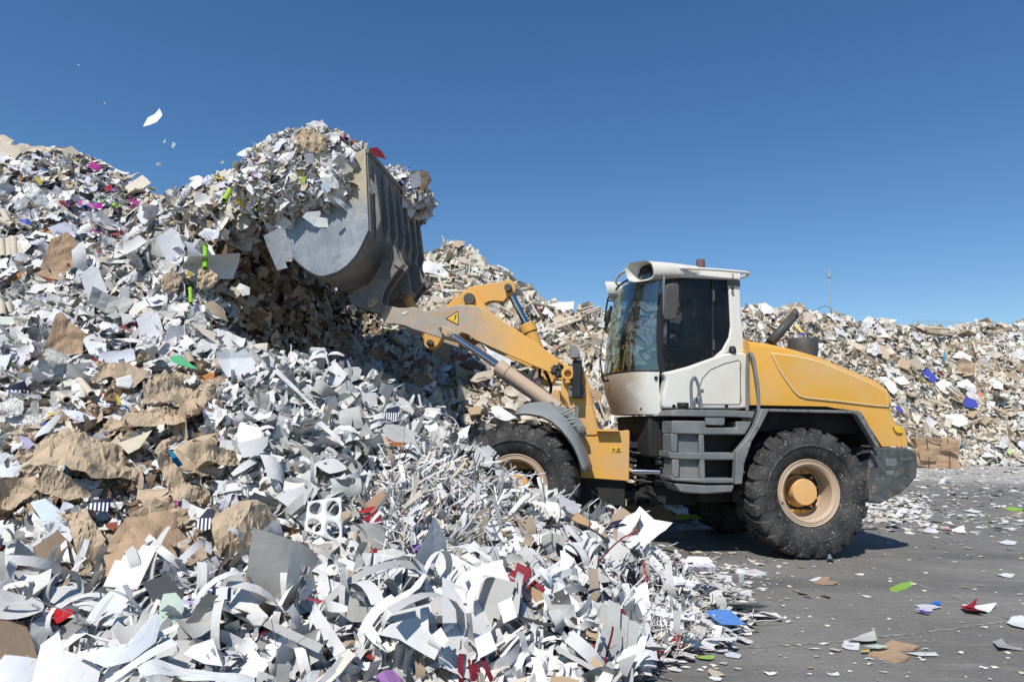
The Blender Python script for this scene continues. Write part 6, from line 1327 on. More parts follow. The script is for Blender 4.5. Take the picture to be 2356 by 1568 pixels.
hero('card_sheet', 'large pale grey sheet with a fold, upper of two alike', 'card', 'h5', [(1170, 1060), (1200, 975), (1320, 945), (1555, 885), (1600, 1060), (1480, 1060), (1350, 1030)], None, (.58, .58, .57), up=.45, lift=.34, fold=2, fa=.1)
hero('card_sheet', 'white card with notched corner left of the pale grey sheets', 'card', 'h5', [(970, 1130), (1040, 1055), (1105, 1150), (1140, 1220), (1090, 1235), (1190, 1320), (1060, 1230)], None, w0, up=.5, lift=.3)
hero('card_sheet', 'square white card at the right of the pale grey sheets', 'card', 'h5', [(1935, 1195), (2060, 1138), (2135, 1290), (1990, 1370)], None, (.72, .70, .67), up=.4, lift=.32)
hero('paper_sheet', 'crumpled lilac white sheet over a black hole right of the shredded paper', 'paper', 'h5', [(1830, 420), (1940, 335), (1990, 410), (2160, 380), (2170, 540), (2080, 460), (1960, 490)], None, (.60, .59, .72), up=.4, lift=.3, fold=6, fa=.2)
hero('paper_sheet', 'small purple block in the shredded paper', 'paper', 'h5', [(1395, 385), (1470, 370), (1492, 420), (1400, 442)], None, (.16, .06, .32), up=.3, lift=.3)
hero('paper_strip', 'white band with printed dashes running through the shredded paper', 'paper strip', 'h5', [(1225, 840), (1330, 800), (1440, 720), (1500, 620), (1530, 640), (1470, 750), (1350, 840), (1240, 870)], None, w0, up=.5, lift=.34, bend=.2)
hero('paper_strip', 'tall white card strip hanging down right of the shredded paper', 'paper strip', 'h5', [(1690, 430), (1740, 420), (1800, 540), (1840, 700), (1820, 760), (1770, 700), (1730, 560)], None, w0, up=.3, lift=.34)
hero('card_sheet', 'white card with a lime edge under the tall strip', 'card', 'h5', [(1690, 750), (1830, 770), (1820, 960), (1700, 960)], None, w0, up=.3, lift=.32)
# -- right toe of the near heap
hero('book_cover', 'dark red cloth book cover standing in the white strips', 'book cover', 'h6', [(358, 528), (485, 590), (485, 700), (440, 840), (400, 905), (268, 742), (320, 722)], None, (.26, .025, .04), up=.1, lift=.4, thick=.012, bend=.15)
hero('card_sheet', 'pointed pale grey board behind the red book cover', 'card', 'h6', [(308, 478), (440, 378), (560, 560), (640, 700), (690, 792), (650, 822), (490, 740), (480, 600)], None, (.55, .54, .51), up=.1, lift=.3, bend=.1)
hero('card_sheet', 'dark grey board edge just above the red book cover', 'card', 'h6', [(312, 488), (475, 540), (470, 580), (358, 520), (340, 640), (318, 700)], None, (.06, .055, .05), up=.1, lift=.36)
hero('cardboard_piece', 'brown card with a round tab right of the red book cover', 'cardboard', 'h6', [(488, 738), (640, 822), (638, 972), (545, 900), (480, 800)], None, (.42, .28, .15), up=.05, lift=.36)
hero('card_sheet', 'square white card left of the red book cover', 'card', 'h6', [(120, 608), (242, 558), (315, 722), (178, 788)], None, (.76, .75, .73), up=.3, lift=.38)
hero('card_sheet', 'square white card just below the red book cover', 'card', 'h6', [(195, 880), (312, 828), (362, 998), (245, 1052)], None, (.76, .75, .73), up=.3, lift=.4)
hero('card_sheet', 'square white card, lowest of three alike near the red book cover', 'card', 'h6', [(0, 1180), (132, 1118), (188, 1272), (32, 1355)], None, (.76, .75, .73), up=.3, lift=.4)
hero('card_sheet', 'long white curved card sliding down beside the brown card', 'card', 'h6', [(658, 800), (740, 740), (880, 870), (1000, 1025), (965, 1055), (860, 1010), (760, 910)], None, w0, up=.3, lift=.36, bend=.2)
hero('card_sheet', 'black board lying on the strips below the curved white card', 'card', 'h6', [(782, 955), (870, 1010), (955, 1082), (948, 1195), (750, 1170), (765, 1060)], None, (.022, .022, .026), up=.4, lift=.34)
hero('paper_strip', 'straight upright white card strip above the curved white card', 'paper strip', 'h6', [(728, 428), (775, 424), (790, 600), (818, 805), (775, 815), (745, 620)], None, w0, up=.1, lift=.36)
hero('paper_strip', 'straight white card strip at the bottom edge', 'paper strip', 'h6', [(478, 1340), (548, 1342), (590, 1450), (640, 1600), (545, 1600)], None, w0, up=.5, lift=.3)
hero('card_sheet', 'white board with cut corner left of the black board', 'card', 'h6', [(650, 1110), (670, 1000), (770, 1020), (750, 1172)], None, w0, up=.4, lift=.36)
hero('cardboard_piece', 'tan board sticking out right of the black board', 'cardboard', 'h6', [(955, 1125), (1080, 1145), (1145, 1190), (1145, 1218), (950, 1185)], None, (.42, .30, .18), up=.6, lift=.26)
hero('cardboard_piece', 'tan board lying low at the front of the toe', 'cardboard', 'h6', [(770, 1345), (900, 1330), (1010, 1328), (1110, 1398), (1035, 1440), (850, 1432)], None, (.44, .33, .22), up=.9, lift=.22)
hero('cardboard_piece', 'brown torn board at the bottom edge of the view, front of the toe', 'cardboard', 'h6', [(640, 1520), (740, 1500), (900, 1540), (850, 1600), (680, 1600)], None, (.42, .30, .19), up=.8, lift=.22)
hero('striped_card', 'navy striped card on the top right shoulder of the toe', 'card', 'e', [(730, 1250), (790, 1240), (835, 1310), (720, 1400), (700, 1330)], STRIPED, up=.4, lift=.28)
hero('striped_card', 'navy card with white grid strips on the right shoulder of the toe', 'card', 'e', [(1010, 1330), (1100, 1260), (1180, 1370), (1150, 1460), (1060, 1490)], STRIPED, up=.3, lift=.28)
hero('card_sheet', 'translucent grey board leaning against the front tyre', 'card', 'e', [(935, 908), (1135, 1010), (1112, 1105), (1040, 1085), (925, 1010)], None, (.42, .42, .45), up=.2, lift=.3)
hero('box', 'small flattened brown carton near the front tyre', 'box', 'e', [(1050, 1150), (1105, 1082), (1200, 1145), (1250, 1190), (1215, 1222), (1100, 1180)], None, (.42, .27, .14), up=.5, lift=.28, thick=.03)
hero('card_sheet', 'pointed white card in front of the rim of the front wheel', 'card', 'e', [(110, 520), (150, 440), (285, 560), (300, 610), (225, 640), (130, 620)], None, lg, up=.1, lift=.3)
hero('card_sheet', 'notched pale card beside the hub of the front wheel', 'card', 'e', [(310, 650), (390, 640), (370, 745), (320, 720)], None, lg, up=.0, lift=.3)
hero('plastic_film', 'crumpled white plastic film on the slope of the toe', 'plastic film', 'h6', [(880, 880), (985, 850), (1100, 890), (1150, 1140), (1080, 1130), (1000, 1080), (920, 1000)], FILM, fold=14, fa=.15, fs=2, up=.5, lift=.3)
hero('plastic_film', 'wrinkled clear film at the bottom edge of the view', 'plastic film', 'h6', [(1025, 1450), (1090, 1405), (1160, 1480), (1250, 1560), (1150, 1600), (1030, 1560)], FILM, fold=14, fa=.15, fs=2, up=.6, lift=.2)
hero('folder', 'sky blue folder lying at the right tip of the heap', 'folder', 'h6', [(1968, 945), (2060, 930), (2185, 938), (2260, 1000), (2315, 1055), (2220, 1065), (2110, 1060), (2040, 1010)], None, (.10, .24, .56), up=5., Y=5.42, bend=.05)
hero('magazine', 'open white notebook with a pink edge on the right toe', 'magazine', 'h6', [(1588, 640), (1760, 662), (1920, 702), (1850, 762), (1690, 748), (1605, 705)], None, (.70, .69, .76), up=1.6, lift=.12, wob=.03)
hero('magazine', 'stack of fanned papers with purple edges behind the open notebook', 'magazine', 'h6', [(1758, 570), (1830, 500), (2000, 494), (2065, 585), (1900, 592)], None, (.66, .65, .74), up=1.4, lift=.1, thick=.05, fold=2)
# -- ridge behind
def heroB(*a, **k): k.setdefault('patch', PB); k.setdefault('lift', .3); return hero(*a, **k)
SB_ = dict(col=(.03, .05, .36), up=.5)
heroB('plastic_sheet', 'blue sheet high on the far heap, upper one of the two large', 'sheet', 'g', [(1158, 655), (1200, 632), (1240, 660), (1268, 692), (1255, 714), (1212, 702)], None, bend=.2, **SB_)
heroB('plastic_sheet', 'largest blue sheet on the far heap above the brown bale', 'sheet', 'g', [(1368, 820), (1402, 784), (1500, 820), (1514, 862), (1470, 868), (1415, 850)], None, bend=.2, **SB_)
heroB('plastic_sheet', 'small blue sheet right behind the loader hood', 'sheet', 'g', [(1018, 855), (1045, 858), (1068, 885), (1060, 900), (1028, 882)], None, **SB_)
heroB('plastic_sheet', 'blue scrap over the air intake on the far heap', 'sheet', 'g', [(425, 440), (448, 418), (470, 425), (482, 448)], None, **SB_)
heroB('paper_sheet', 'yellow strip behind the exhaust pipe on the far heap', 'paper', 'g', [(408, 372), (425, 365), (455, 395), (470, 418), (450, 415)], None, (.72, .50, .10), up=.3)
heroB('plastic_bag', 'white sack bulging behind the end of the loader hood', 'bag', 'g', [(905, 690), (960, 680), (1010, 720), (1032, 760), (1010, 790), (985, 770), (950, 720)], None, (.78, .78, .79), fold=10, fa=.14, smooth=True, up=.5)
heroB('plastic_bag', 'white sack in the middle of the far heap under the largest blue sheet', 'bag', 'g', [(1308, 910), (1370, 895), (1425, 905), (1452, 960), (1400, 988), (1340, 965)], None, (.78, .78, .79), fold=10, fa=.14, smooth=True, up=.5)
heroB('plastic_bag', 'white sack beside the upper blue sheet on the far heap', 'bag', 'g', [(1255, 720), (1300, 695), (1350, 715), (1340, 760), (1290, 765)], None, (.76, .76, .77), fold=10, fa=.14, smooth=True, up=.5)
heroB('plastic_bag', 'grey plastic bag high on the far heap', 'bag', 'g', [(800, 380), (830, 360), (860, 375), (850, 420), (815, 425)], FILM, fold=8, fa=.2, smooth=True)
heroB('plastic_bag', 'big white sack at the foot of the peak beside the bucket', 'bag', 'c', [(490, 0), (560, -10), (640, 15), (725, 72), (690, 108), (620, 95), (510, 80), (480, 40)], None, (.78, .78, .8), fold=9, fa=.14, smooth=True, up=.6, lift=.5)
heroB('plastic_bag', 'long white sack on the crest left of the cab', 'bag', 'c', [(1555, 350), (1640, 328), (1770, 325), (1765, 385), (1690, 400), (1570, 375)], None, (.76, .77, .76), fold=8, fa=.12, smooth=True, up=.5, lift=.5)
heroB('plastic_bag', 'white sheet of sacking seen between boom and lift cylinder', 'bag', 'c', [(1010, 690), (1100, 680), (1235, 785), (1240, 870), (1150, 850), (1060, 765)], None, (.76, .76, .77), fold=8, fa=.12, smooth=True, up=.4, lift=.4)
heroB('crumpled_paper', 'round crumpled grey bag behind the pivot of the boom', 'paper', 'c', [(1030, 360), (1080, 335), (1145, 345), (1155, 400), (1130, 460), (1060, 420)], None, (.55, .50, .42), fold=10, fa=.2, up=.2, lift=.4)
holes_r = .2
heroB('perforated_board', 'long beige board with a row of round holes on the ridge', 'board', 'c', [(1455, 545), (1500, 600), (1840, 475), (1825, 425)], None, (.60, .51, .39), up=.3, holes=(1, 5), thick=.02, lift=.5, Y=None)
holes_r = .12
heroB('perforated_board', 'beige board with small holes on the far heap above the hood', 'board', 'g', [(720, 478), (800, 520), (850, 508), (770, 470)], None, (.58, .48, .36), up=.8, holes=(3, 2), lift=.4)
heroB('cardboard_piece', 'upright brown cardboard flap beside another behind the lift cylinder', 'cardboard', 'c', [(580, 740), (650, 650), (740, 690), (730, 840), (600, 830)], CARDBOARD, up=.1, thick=.02, fold=3, fa=.15, lift=.4)
heroB('cardboard_piece', 'dark red and brown board right of the upright flap', 'cardboard', 'c', [(740, 800), (830, 760), (900, 775), (870, 815), (760, 830)], None, (.30, .10, .08), up=.5, lift=.4)
heroB('cardboard_piece', 'dark brown layered boards below the lift rod', 'cardboard', 'c', [(810, 850), (920, 810), (1000, 850), (990, 900), (880, 885)], None, (.18, .12, .07), up=.7, thick=.06, lift=.4)
heroB('cardboard_piece', 'wide beige board under the lift cylinder', 'cardboard', 'c', [(890, 980), (960, 920), (1100, 890), (1090, 940), (960, 1000)], None, (.50, .42, .32), up=.8, lift=.4, bend=.2)
heroB('cardboard_piece', 'brown carton bottom beside the beige boards above the front tyre', 'cardboard', 'c', [(880, 1230), (940, 1200), (1000, 1225), (985, 1270), (900, 1280)], None, (.46, .34, .22), up=.5, thick=.05, lift=.3)
heroB('paper_sheet', 'white and pale blue printed sheet above the front tyre', 'paper', 'c', [(1070, 1215), (1130, 1195), (1290, 1290), (1210, 1325), (1110, 1290)], None, (.66, .72, .80), up=.7, lift=.35, fold=3)
heroB('cardboard_piece', 'tilted brown carton seen between tower and cab', 'cardboard', 't', [(820, 790), (960, 830), (1020, 880), (985, 1060), (850, 920)], CARDBOARD, up=.2, thick=.02, lift=.5)
heroB('cardboard_piece', 'brown board standing on the crest right of the cab', 'cardboard', 'g', [(370, 310), (418, 275), (470, 340), (470, 365), (430, 330)], CARDBOARD, up=.1, thick=.1, lift=.3)
heroB('cardboard_piece', 'beige cardboard sheet above the hood, beside another', 'cardboard', 'g', [(890, 520), (930, 490), (985, 540), (970, 580), (905, 545)], None, (.50, .39, .27), up=.5)
heroB('cardboard_piece', 'open brown carton flap on the far heap above the bale', 'cardboard', 'g', [(1430, 905), (1480, 865), (1520, 885), (1480, 930)], None, (.44, .32, .20), up=.7, thick=.05)
heroB('cardboard_piece', 'tan carton with a white label in the middle of the far heap', 'cardboard', 'g', [(1030, 590), (1060, 570), (1118, 600), (1095, 645), (1035, 625)], None, (.48, .36, .24), up=.4, thick=.15)
heroB('paper_bale', 'grey compressed paper bale half sunk in the far heap', 'bale', 'g', [(1370, 590), (1420, 570), (1500, 610), (1490, 670), (1430, 680), (1350, 640)], KRAFT, up=.3, fold=14, fa=.2, rings=8)
heroB('paper_sheet', 'cyan hanging scrap high on the far heap', 'paper', 'g', [(1300, 535), (1318, 530), (1322, 585), (1305, 580)], None, (.05, .35, .55), up=.1)
heroB('paper_sheet', 'small orange scrap on the far heap', 'paper', 'g', [(1510, 780), (1530, 772), (1540, 800), (1520, 805)], None, (.7, .16, .04), up=.3)
heroB('paper_sheet', 'small lime scrap low on the far heap', 'paper', 'g', [(1680, 1128), (1705, 1115), (1730, 1130), (1700, 1142)], None, (.3, .6, .08), up=.5)
heroB('paper_sheet', 'white sheet of paper near the right end of the far heap', 'paper', 'g', [(1555, 705), (1600, 690), (1660, 720), (1660, 755), (1610, 750)], None, w0, up=.5, fold=3)
heroB('paper_sheet', 'white folded sheet on top of the grey bale', 'paper', 'g', [(1355, 560), (1400, 525), (1470, 560), (1470, 595), (1400, 570)], None, w0, up=.6, fold=4, fa=.15)
# bale at the foot of the far heap
def bale():
    c = ground(2168, 1077); c = c + np.array([0, .9, 0]); o = empty('cardboard_bale', c)
    tag(o, 'crushed bale of brown cardboard on the ground at the foot of the far heap', 'bale')
    w, d, h = 1.95, 1.3, 1.3; n = 22; r2 = np.random.default_rng(4); Q = r2.uniform(0, 1, (40, 3))
    m = MB(); V = []; F = []
    for f, (a, b, k) in enumerate((((1, 0, 0), (0, 0, 1), (0, -1, 0)), ((0, 1, 0), (0, 0, 1), (1, 0, 0)), ((0, 1, 0), (0, 0, 1), (-1, 0, 0)), ((1, 0, 0), (0, 1, 0), (0, 0, 1)))):
        a, b, k = (np.array(q, float) for q in (a, b, k)); o_ = len(V)
        for j in range(n + 1):
            for i in range(n + 1):
                p = np.array([.5, .5, .5]) + a * (i / n - .5) + b * (j / n - .5) + k * .5; dd = np.sort(np.linalg.norm((Q - p) * [1, 1, 1.6], axis=1)); e = .55 * (dd[1] - dd[0]) - .25 * dd[0]
                q = p + (p - .5) * e * .75; V.append(c + np.array([(q[0] - .5) * w, (q[1] - .5) * d, max(.0, q[2]) * h]))
        F += grid_faces(n, n, o_)
    m.add(V, F); m.build('cardboard_block', CARDBOARD, o, 0, smooth=25)
    for pts in ([(.05, .16, 1.25), (.75, .30, 1.0), (.85, .22, .72), (.1, .12, .8)], [(-.95, .12, .8), (-.1, .2, .78), (-.15, .10, .3), (-.85, .1, .32)], [(-.5, .10, 1.35), (.1, .25, 1.3), (.0, .14, 1.1)]):
        m = MB(); m.prism([c + np.array([x, -d / 2 - y, z]) for x, y, z in pts], (0, .03, 0)); m.build('flap', CARDBOARD, o)
    for x in (-.5, .45):
        m = MB(); m.tube([c + np.array([x, -d / 2 - .12, .0]), c + np.array([x, -d / 2 - .14, h * .6]), c + np.array([x, -d / 2 - .05, h * 1.04])], .012, 6); m.build('strap', BLACK, o)
bale()

# -- flying pieces
hero('falling_card', 'large folded white card dropping from the lip of the bucket', 'card', 'd', [(283, 905), (400, 850), (442, 862), (470, 960), (500, 1060), (494, 1098), (440, 1100), (462, 1145), (385, 1163), (330, 1030)], GLOSSY, w0, Y=7.25, up=-.25, bend=-.6, ang=.3)
hero('flying_paper', 'torn white plastic scrap blowing high in the sky, largest of the flying pieces', 'paper', '', [(329, 292), (340, 270), (356, 262), (366, 246), (374, 266), (360, 282), (345, 288)], None, (.74, .75, .76), Y=10.5, up=.9, yaw=-.3, fold=3, fa=.2)
for q_, l_ in (([(357, 378), (364, 371), (372, 377), (364, 381)], 'small white scrap flying just above the crest gap'), ([(394, 337), (398, 326), (405, 331), (399, 342)], 'grey flying scrap, upper right of two small ones below the large flying piece'), ([(375, 327), (380, 319), (382, 325), (378, 330)], 'tiny pale flying scrap left of the grey flying one'), ([(504, 370), (510, 367), (516, 372), (510, 377)], 'small pale scrap flying left of the bucket load'), ([(178, 149), (181, 147), (184, 150), (181, 152)], 'tiny white speck of paper high in the sky'), ([(238, 238), (241, 235), (243, 238), (240, 240)], 'tiny pale speck of paper left of the large flying piece')):
    hero('flying_paper', l_, 'paper', '', q_, None, (.66, .67, .68), Y=10.5, up=.2, fold=3, fa=.2)

# -- pieces caught on the bucket
def heroL(*a, **k): return hero(*a, patch=PL, **k)
heroL('crumpled_paper', 'big crumpled kraft sheet on top of the bucket load', 'kraft paper', 'd', [(510, 180), (560, 112), (680, 130), (750, 200), (740, 270), (680, 305), (570, 260)], KRAFT, fold=4, fa=.15, crumple=150, smooth=False, up=.4, lift=.18)
heroL('crumpled_paper', 'torn brown paper at the foot of the bucket load', 'kraft paper', 'd', [(420, 690), (440, 610), (500, 590), (570, 620), (540, 690), (460, 700)], KRAFT, fold=4, fa=.15, crumple=120, smooth=False, up=.3, lift=.16)
heroL('card_sheet', 'grey rounded card stuck in the bucket load', 'card', 'd', [(582, 310), (650, 295), (665, 350), (640, 378), (600, 385)], None, (.46, .47, .5), up=.1, lift=.2)
heroL('card_sheet', 'white torn page in the middle of the bucket load', 'paper', 'd', [(380, 350), (430, 300), (520, 285), (500, 330), (420, 380)], None, w0, up=.4, lift=.2, fold=3)
heroL('paper_sheet', 'lime green scrap in the bucket load', 'paper', 'd', [(540, 510), (570, 475), (600, 470), (590, 510), (560, 520)], None, (.35, .5, .05), up=.3, lift=.2, fold=4)
heroL('paper_sheet', 'pale blue sheet hanging from the bucket load', 'paper', 'd', [(705, 530), (760, 515), (780, 570), (750, 600), (715, 580)], None, (.62, .68, .76), up=.1, lift=.2)
hero('plastic_film', 'silvery plastic film hanging over the side plate of the bucket', 'plastic film', 'd', [(785, 615), (850, 640), (920, 690), (970, 760), (900, 730), (830, 670)], FILM, fold=10, fa=.2, up=.0, Y=7.35, smooth=True)
hero('card_sheet', 'pale grey card sliding down the side plate of the bucket', 'card', 'd', [(570, 770), (600, 735), (700, 725), (708, 745), (660, 835)], None, (.62, .63, .64), up=.2, Y=7.3)
hero('card_sheet', 'round white card with a green rim on the side plate of the bucket', 'card', 'd', [(650, 835), (690, 770), (755, 780), (762, 845), (700, 848)], None, (.72, .74, .70), up=.2, Y=7.33)
heroL('book', 'dark red and white printed cover on top of the far end of the load', 'book', 'd', [(1062, 265), (1120, 255), (1160, 290), (1190, 345), (1110, 325)], None, (.22, .015, .03), up=.2, lift=.1, Y=9.1)
heroL('card_sheet', 'pale grey card at the far end of the bucket load', 'card', 'd', [(1362, 470), (1430, 440), (1450, 500), (1440, 545), (1380, 560)], None, (.60, .61, .66), up=-.1, Y=9.9)
heroL('kraft_paper', 'torn brown paper hanging over the far end of the bucket', 'kraft paper', 'd', [(1440, 420), (1500, 440), (1525, 500), (1490, 550), (1440, 600), (1420, 590), (1455, 500)], KRAFT, up=0, Y=10.1, fold=6, fa=.15)
hero('paper_sheet', 'white folded paper wedged between the ribs of the bucket', 'paper', 'd', [(1060, 570), (1072, 480), (1130, 570), (1085, 608)], None, (.62, .60, .55), up=0, yaw=.6, Y=7.65)

# -- paper tubes
def tube_obj(label, a, b, r, col, cat='tube', group=None, name='paper_tube'):
    a = np.array(a); b = np.array(b); m = MB(); d = (b - a); n_ = 14; d = d / np.linalg.norm(d)
    m.tube([a, b], r, n_, False); k = len(m.v); m.tube([a, b], r * .72, n_, False)
    for e in (0, n_): m.f += [(e + i, e + (i + 1) % n_, k + e + (i + 1) % n_, k + e + i) for i in range(n_)]
    c = (a + b) / 2; o = empty(name, c); bpy.data.objects.remove(o); m.v = [tuple(np.array(q) - c) for q in m.v]
    o = m.build(name, SHEET, None, 0, 50); o.location = c; o.color = (*col, 1); return tag(o, label, cat, group)
def tube_px(label, k, p0, p1, w, patch, col=(.56, .47, .36), lift=.2, dz=.0, **kw):
    (x0, y0), (x1, y1) = zpx(k, [p0, p1]); Ya = patch.depth(x0, y0) - lift; Yb = patch.depth(x1, y1) - lift - dz; Yb = min(max(Yb, Ya - 1.), Ya + 1.)
    s = ZW[k][2] * 1.7385 if k else 1; r = w / s / F_PX * (Ya + Yb) / 2 / 2; return tube_obj(label, at(x0, y0, Ya), at(x1, y1, Yb), r, col, **kw)
tube_px('bright green paper tube standing in the dark hollow', 'h1', (1432, 840), (1428, 995), 34, PA, (.22, .50, .03), .4)
tube_px('lime green roll at the crest left of the bucket', 'h1', (1562, 525), (1600, 455), 36, PA, (.34, .58, .06), .35)
tube_px('green tube end low in the hollow under the bright tube', 'h1', (1325, 1135), (1330, 1240), 26, PA, (.25, .50, .03), .3)
tube_px('brown paper tube beside the green folder', 'h2', (1685, 265), (1720, 350), 70, PA, (.40, .33, .24), .25)
tube_px('cream tube with an orange band above the kraft paper', 'h2', (690, 460), (820, 620), 62, PA, (.62, .53, .42), .25)
tube_px('cream tube end above the largest kraft bundle', 'h2', (520, 625), (600, 670), 70, PA, (.62, .55, .43), .25)
for i, (a, b, w) in enumerate([((10, 800), (20, 920), 40), ((60, 800), (70, 920), 45), ((95, 790), (100, 930), 48), ((150, 815), (158, 915), 50), ((10, 1240), (20, 1330), 45), ((55, 1245), (70, 1320), 45), ((0, 660), (90, 700), 50), ((20, 600), (60, 680), 42)]):
    tube_px('short beige card tube in the cluster at the left edge of the heap', 'h1', a, b, w, PA, (.56, .49, .39), .22, group='beige tubes at the left edge')
for a, b, w in [((1090, 580 - 250), (1290, 420 + 30), 22), ((1395, 320), (1480, 480 - 20), 20), ((1340, 380), (1440, 325), 22), ((1400, 330), (1600, 375), 20), ((1610, 370), (1640, 465), 22), ((1800, 400), (1920, 370), 24), ((1830, 425), (1985, 375), 26), ((1870, 430), (1990, 390), 22)]:
    tube_px('long thin beige tube on the crest of the ridge between boom and cab', 'c', a, b, w, PB, (.60, .51, .39), .4, group='long tubes on the crest')
for a, b, w in [((500, 95), (640, 70), 24), ((560, 110), (700, 130), 24), ((640, 130), (680, 250), 26), ((600, 180), (760, 200), 26), ((740, 75), (840, 50), 24), ((770, 150), (850, 170), 24), ((860, 240), (720, 245), 24), ((500, 150), (560, 190), 26), ((960, 110), (880, 100), 22), ((820, 0), (905, 25), 22)]:
    tube_px('beige card tube strewn on the slope of the peak right of the bucket', 'c', a, b, w, PB, (.60, .52, .41), .4, group='tubes on the middle peak')
for a, b, w in [((850, 980), (950, 945), 34), ((880, 1020), (940, 1000), 30), ((960, 985), (1070, 1310), 34), ((890, 1090), (980, 1330), 36), ((930, 1130), (1010, 1330), 34), ((1040, 1180), (1090, 1310), 40), ((1095, 1190), (1080, 1260), 30), ((1120, 1220), (1140, 1310), 34), ((820, 700), (850, 800), 30), ((800, 280), (830, 400), 34)]:
    tube_px('beige card tube in the bundle seen between tower plate and cab', 't', a, b, w, PB, (.56, .46, .33), .4, group='tubes between tower and cab')
for a, b, w in [((1200, 400), (1370, 420), 12), ((1210, 412), (1360, 432), 12), ((1240, 425), (1380, 410), 12), ((1200, 390), (1340, 395), 12), ((1030, 965), (1140, 965), 12), ((1075, 985), (1170, 1000), 11), ((1030, 975), (1160, 1020), 11), ((900, 590), (960, 640), 12), ((1320, 740), (1400, 800), 12), ((1340, 735), (1420, 790), 12), ((1480, 470), (1500, 540), 13), ((1450, 960), (1530, 930), 12), ((1090, 1040), (1105, 1075), 12), ((1590, 860), (1680, 900), 12), ((1650, 560), (1740, 600), 12), ((620, 470), (690, 540), 11), ((830, 545), (900, 600), 11)]:
    tube_px('thin beige tube lying loose on the far heap', 'g', a, b, w, PB, (.58, .48, .35), .5, group='thin tubes on the far heap')

# -- many like pieces, each an object of its own
def spread(n, zone, fam, cols, size, label, cat, name, group, tilt=.7, lift=.14, patch=None, rough=None, upbias=.25, sq=None, mat=None):
    patch = patch or PA; Z = [z for z in ZONES if z[0] == zone][0] if isinstance(zone, str) else None; poly = Z[1] if Z else zone
    c2 = proj(patch.c.reshape(-1, 3)).reshape(*patch.c.shape[:2], 2); w = (inpoly(c2.reshape(-1, 2), poly).reshape(c2.shape[:2]) & (patch.facing > .05)) / np.clip(patch.c[..., 1], 3.5, 40) ** 1.3
    P, N = patch.sample(w, n); C = pick(cols, n); R = rots(N + (CAMP - P) / np.linalg.norm(CAMP - P, axis=1)[:, None] * upbias + SUNV * .5, np.full(n, tilt * .8))
    for i in range(n):
        pq = proj(P[i])[0]
        if patch is PA and mat is None and any(inpoly(pq[None], h_)[0] for h_ in HERO_PX) and rng.random() < .9: continue
        q = fam[rng.integers(len(fam))]; sh_ = SH[q][rng.integers(len(SH[q]))]; f = SIZES.get(q, (1., 1.)); s_ = size * math.exp(rng.normal(0, .3)); s3 = np.array([s_ * f[0], s_ * f[0] * f[1], s_ * f[0]])
        if q in ('strip', 'longstrip', 'ribbon', 'curl', 'coil') and sq: s3[1] *= sq
        me = bpy.data.meshes.new(name); me.from_pydata([tuple(v) for v in (sh_[0] * s3) @ R[i].T], [], sh_[1]); me.materials.append(mat or (PRINT if rng.random() < .16 and C[i].min() > .5 and q not in ('longstrip', 'star', 'ring') else SHEET))
        if sh_[2]: me.shade_smooth()
        o = bpy.data.objects.new(name, me); COL.objects.link(o); o.location = P[i] + N[i] * lift * rng.uniform(.5, 1.3); o.color = (*C[i], 1)
        tag(o, label, cat, group)
spread(100, 'skeleton', ['star', 'star', 'ring', 'coil'], dict(grey=5, white=5), .25, 'curved grey and white card offcut with punched out rounds, among many alike', 'card offcut', 'card_offcut', 'punched card offcuts on the near heap', .9, .2)
spread(26, 'skeleton', ['ribbon', 'curl', 'curl', 'longstrip'], dict(white=5, grey=4), .27, 'curling white and grey card band among the punched offcuts', 'card offcut', 'card_band', 'curling bands among the punched offcuts', .8, .2)
spread(22, 'stripes', ['ribbon', 'star', 'roll', 'curl'], dict(grey=5, white=4, navy=1), .20, 'grey or white card cutting in the tangle left of the front wheel', 'card offcut', 'card_offcut', 'card cuttings left of the front wheel', .9, .2)
spread(90, 'shreds', ['longstrip', 'longstrip', 'strip'], dict(white=9, grey=1), .25, 'thin white shredded paper strand in the tangle below the front wheel', 'paper strip', 'paper_strip', 'shredded strands below the front wheel', .9, .09, sq=.8)
spread(70, 'edge', ['longstrip', 'strip', 'ribbon'], dict(white=8, grey=2.5, red=.2), .27, 'white paper strip trailing over the right toe of the near heap', 'paper strip', 'paper_strip', 'paper strips on the right toe', .5, .12, sq=.8)
spread(35, 'fringe', ['longstrip', 'strip', 'ribbon', 'longstrip'], dict(white=8, grey=2, red=.2), .22, 'thin white paper strip lying flat at the tip of the toe', 'paper strip', 'paper_strip', 'flat strips at the tip of the toe', .25, .05, sq=.8)
spread(30, 'edge', ['torn', 'step', 'star', 'roll', 'roll'], dict(white=6, grey=3, navy=1, dark=.6, red=.6, tan=.6), .20, 'stiff card cutting scattered over the right toe of the near heap', 'card offcut', 'card_offcut', 'card cuttings on the right toe', .7, .16)
spread(110, 'front', ['step', 'roll', 'star', 'star', 'coil', 'coil'], dict(white=7, grey=5, cool=.6), .24, 'white or grey card cutting in the front layer of the near heap', 'card offcut', 'card_offcut', 'card cuttings in the front layer', .75, .2)
spread(75, 'front', ['coil', 'coil', 'curl', 'coil'], dict(white=6, grey=4), .29, 'curled white or grey paper band in the front layer of the near heap', 'paper band', 'curled_band', 'curled bands in the front layer', .8, .22)
spread(110, [(-60, 1330), (560, 1330), (1250, 1300), (1480, 1568), (-60, 1600)], ['longstrip', 'coil', 'coil', 'coil'], dict(white=6.5, grey=3.5), .29, 'long narrow curling card trimming across the front of the near heap', 'paper band', 'curled_band', 'long curling trimmings across the front', .8, .2, sq=.55)
spread(40, 'skeleton', ['coil', 'coil', 'longstrip'], dict(white=6, grey=4), .30, 'long narrow curling trimming among the punched offcuts', 'paper band', 'curled_band', 'long curling trimmings among the offcuts', .8, .16, sq=.6)
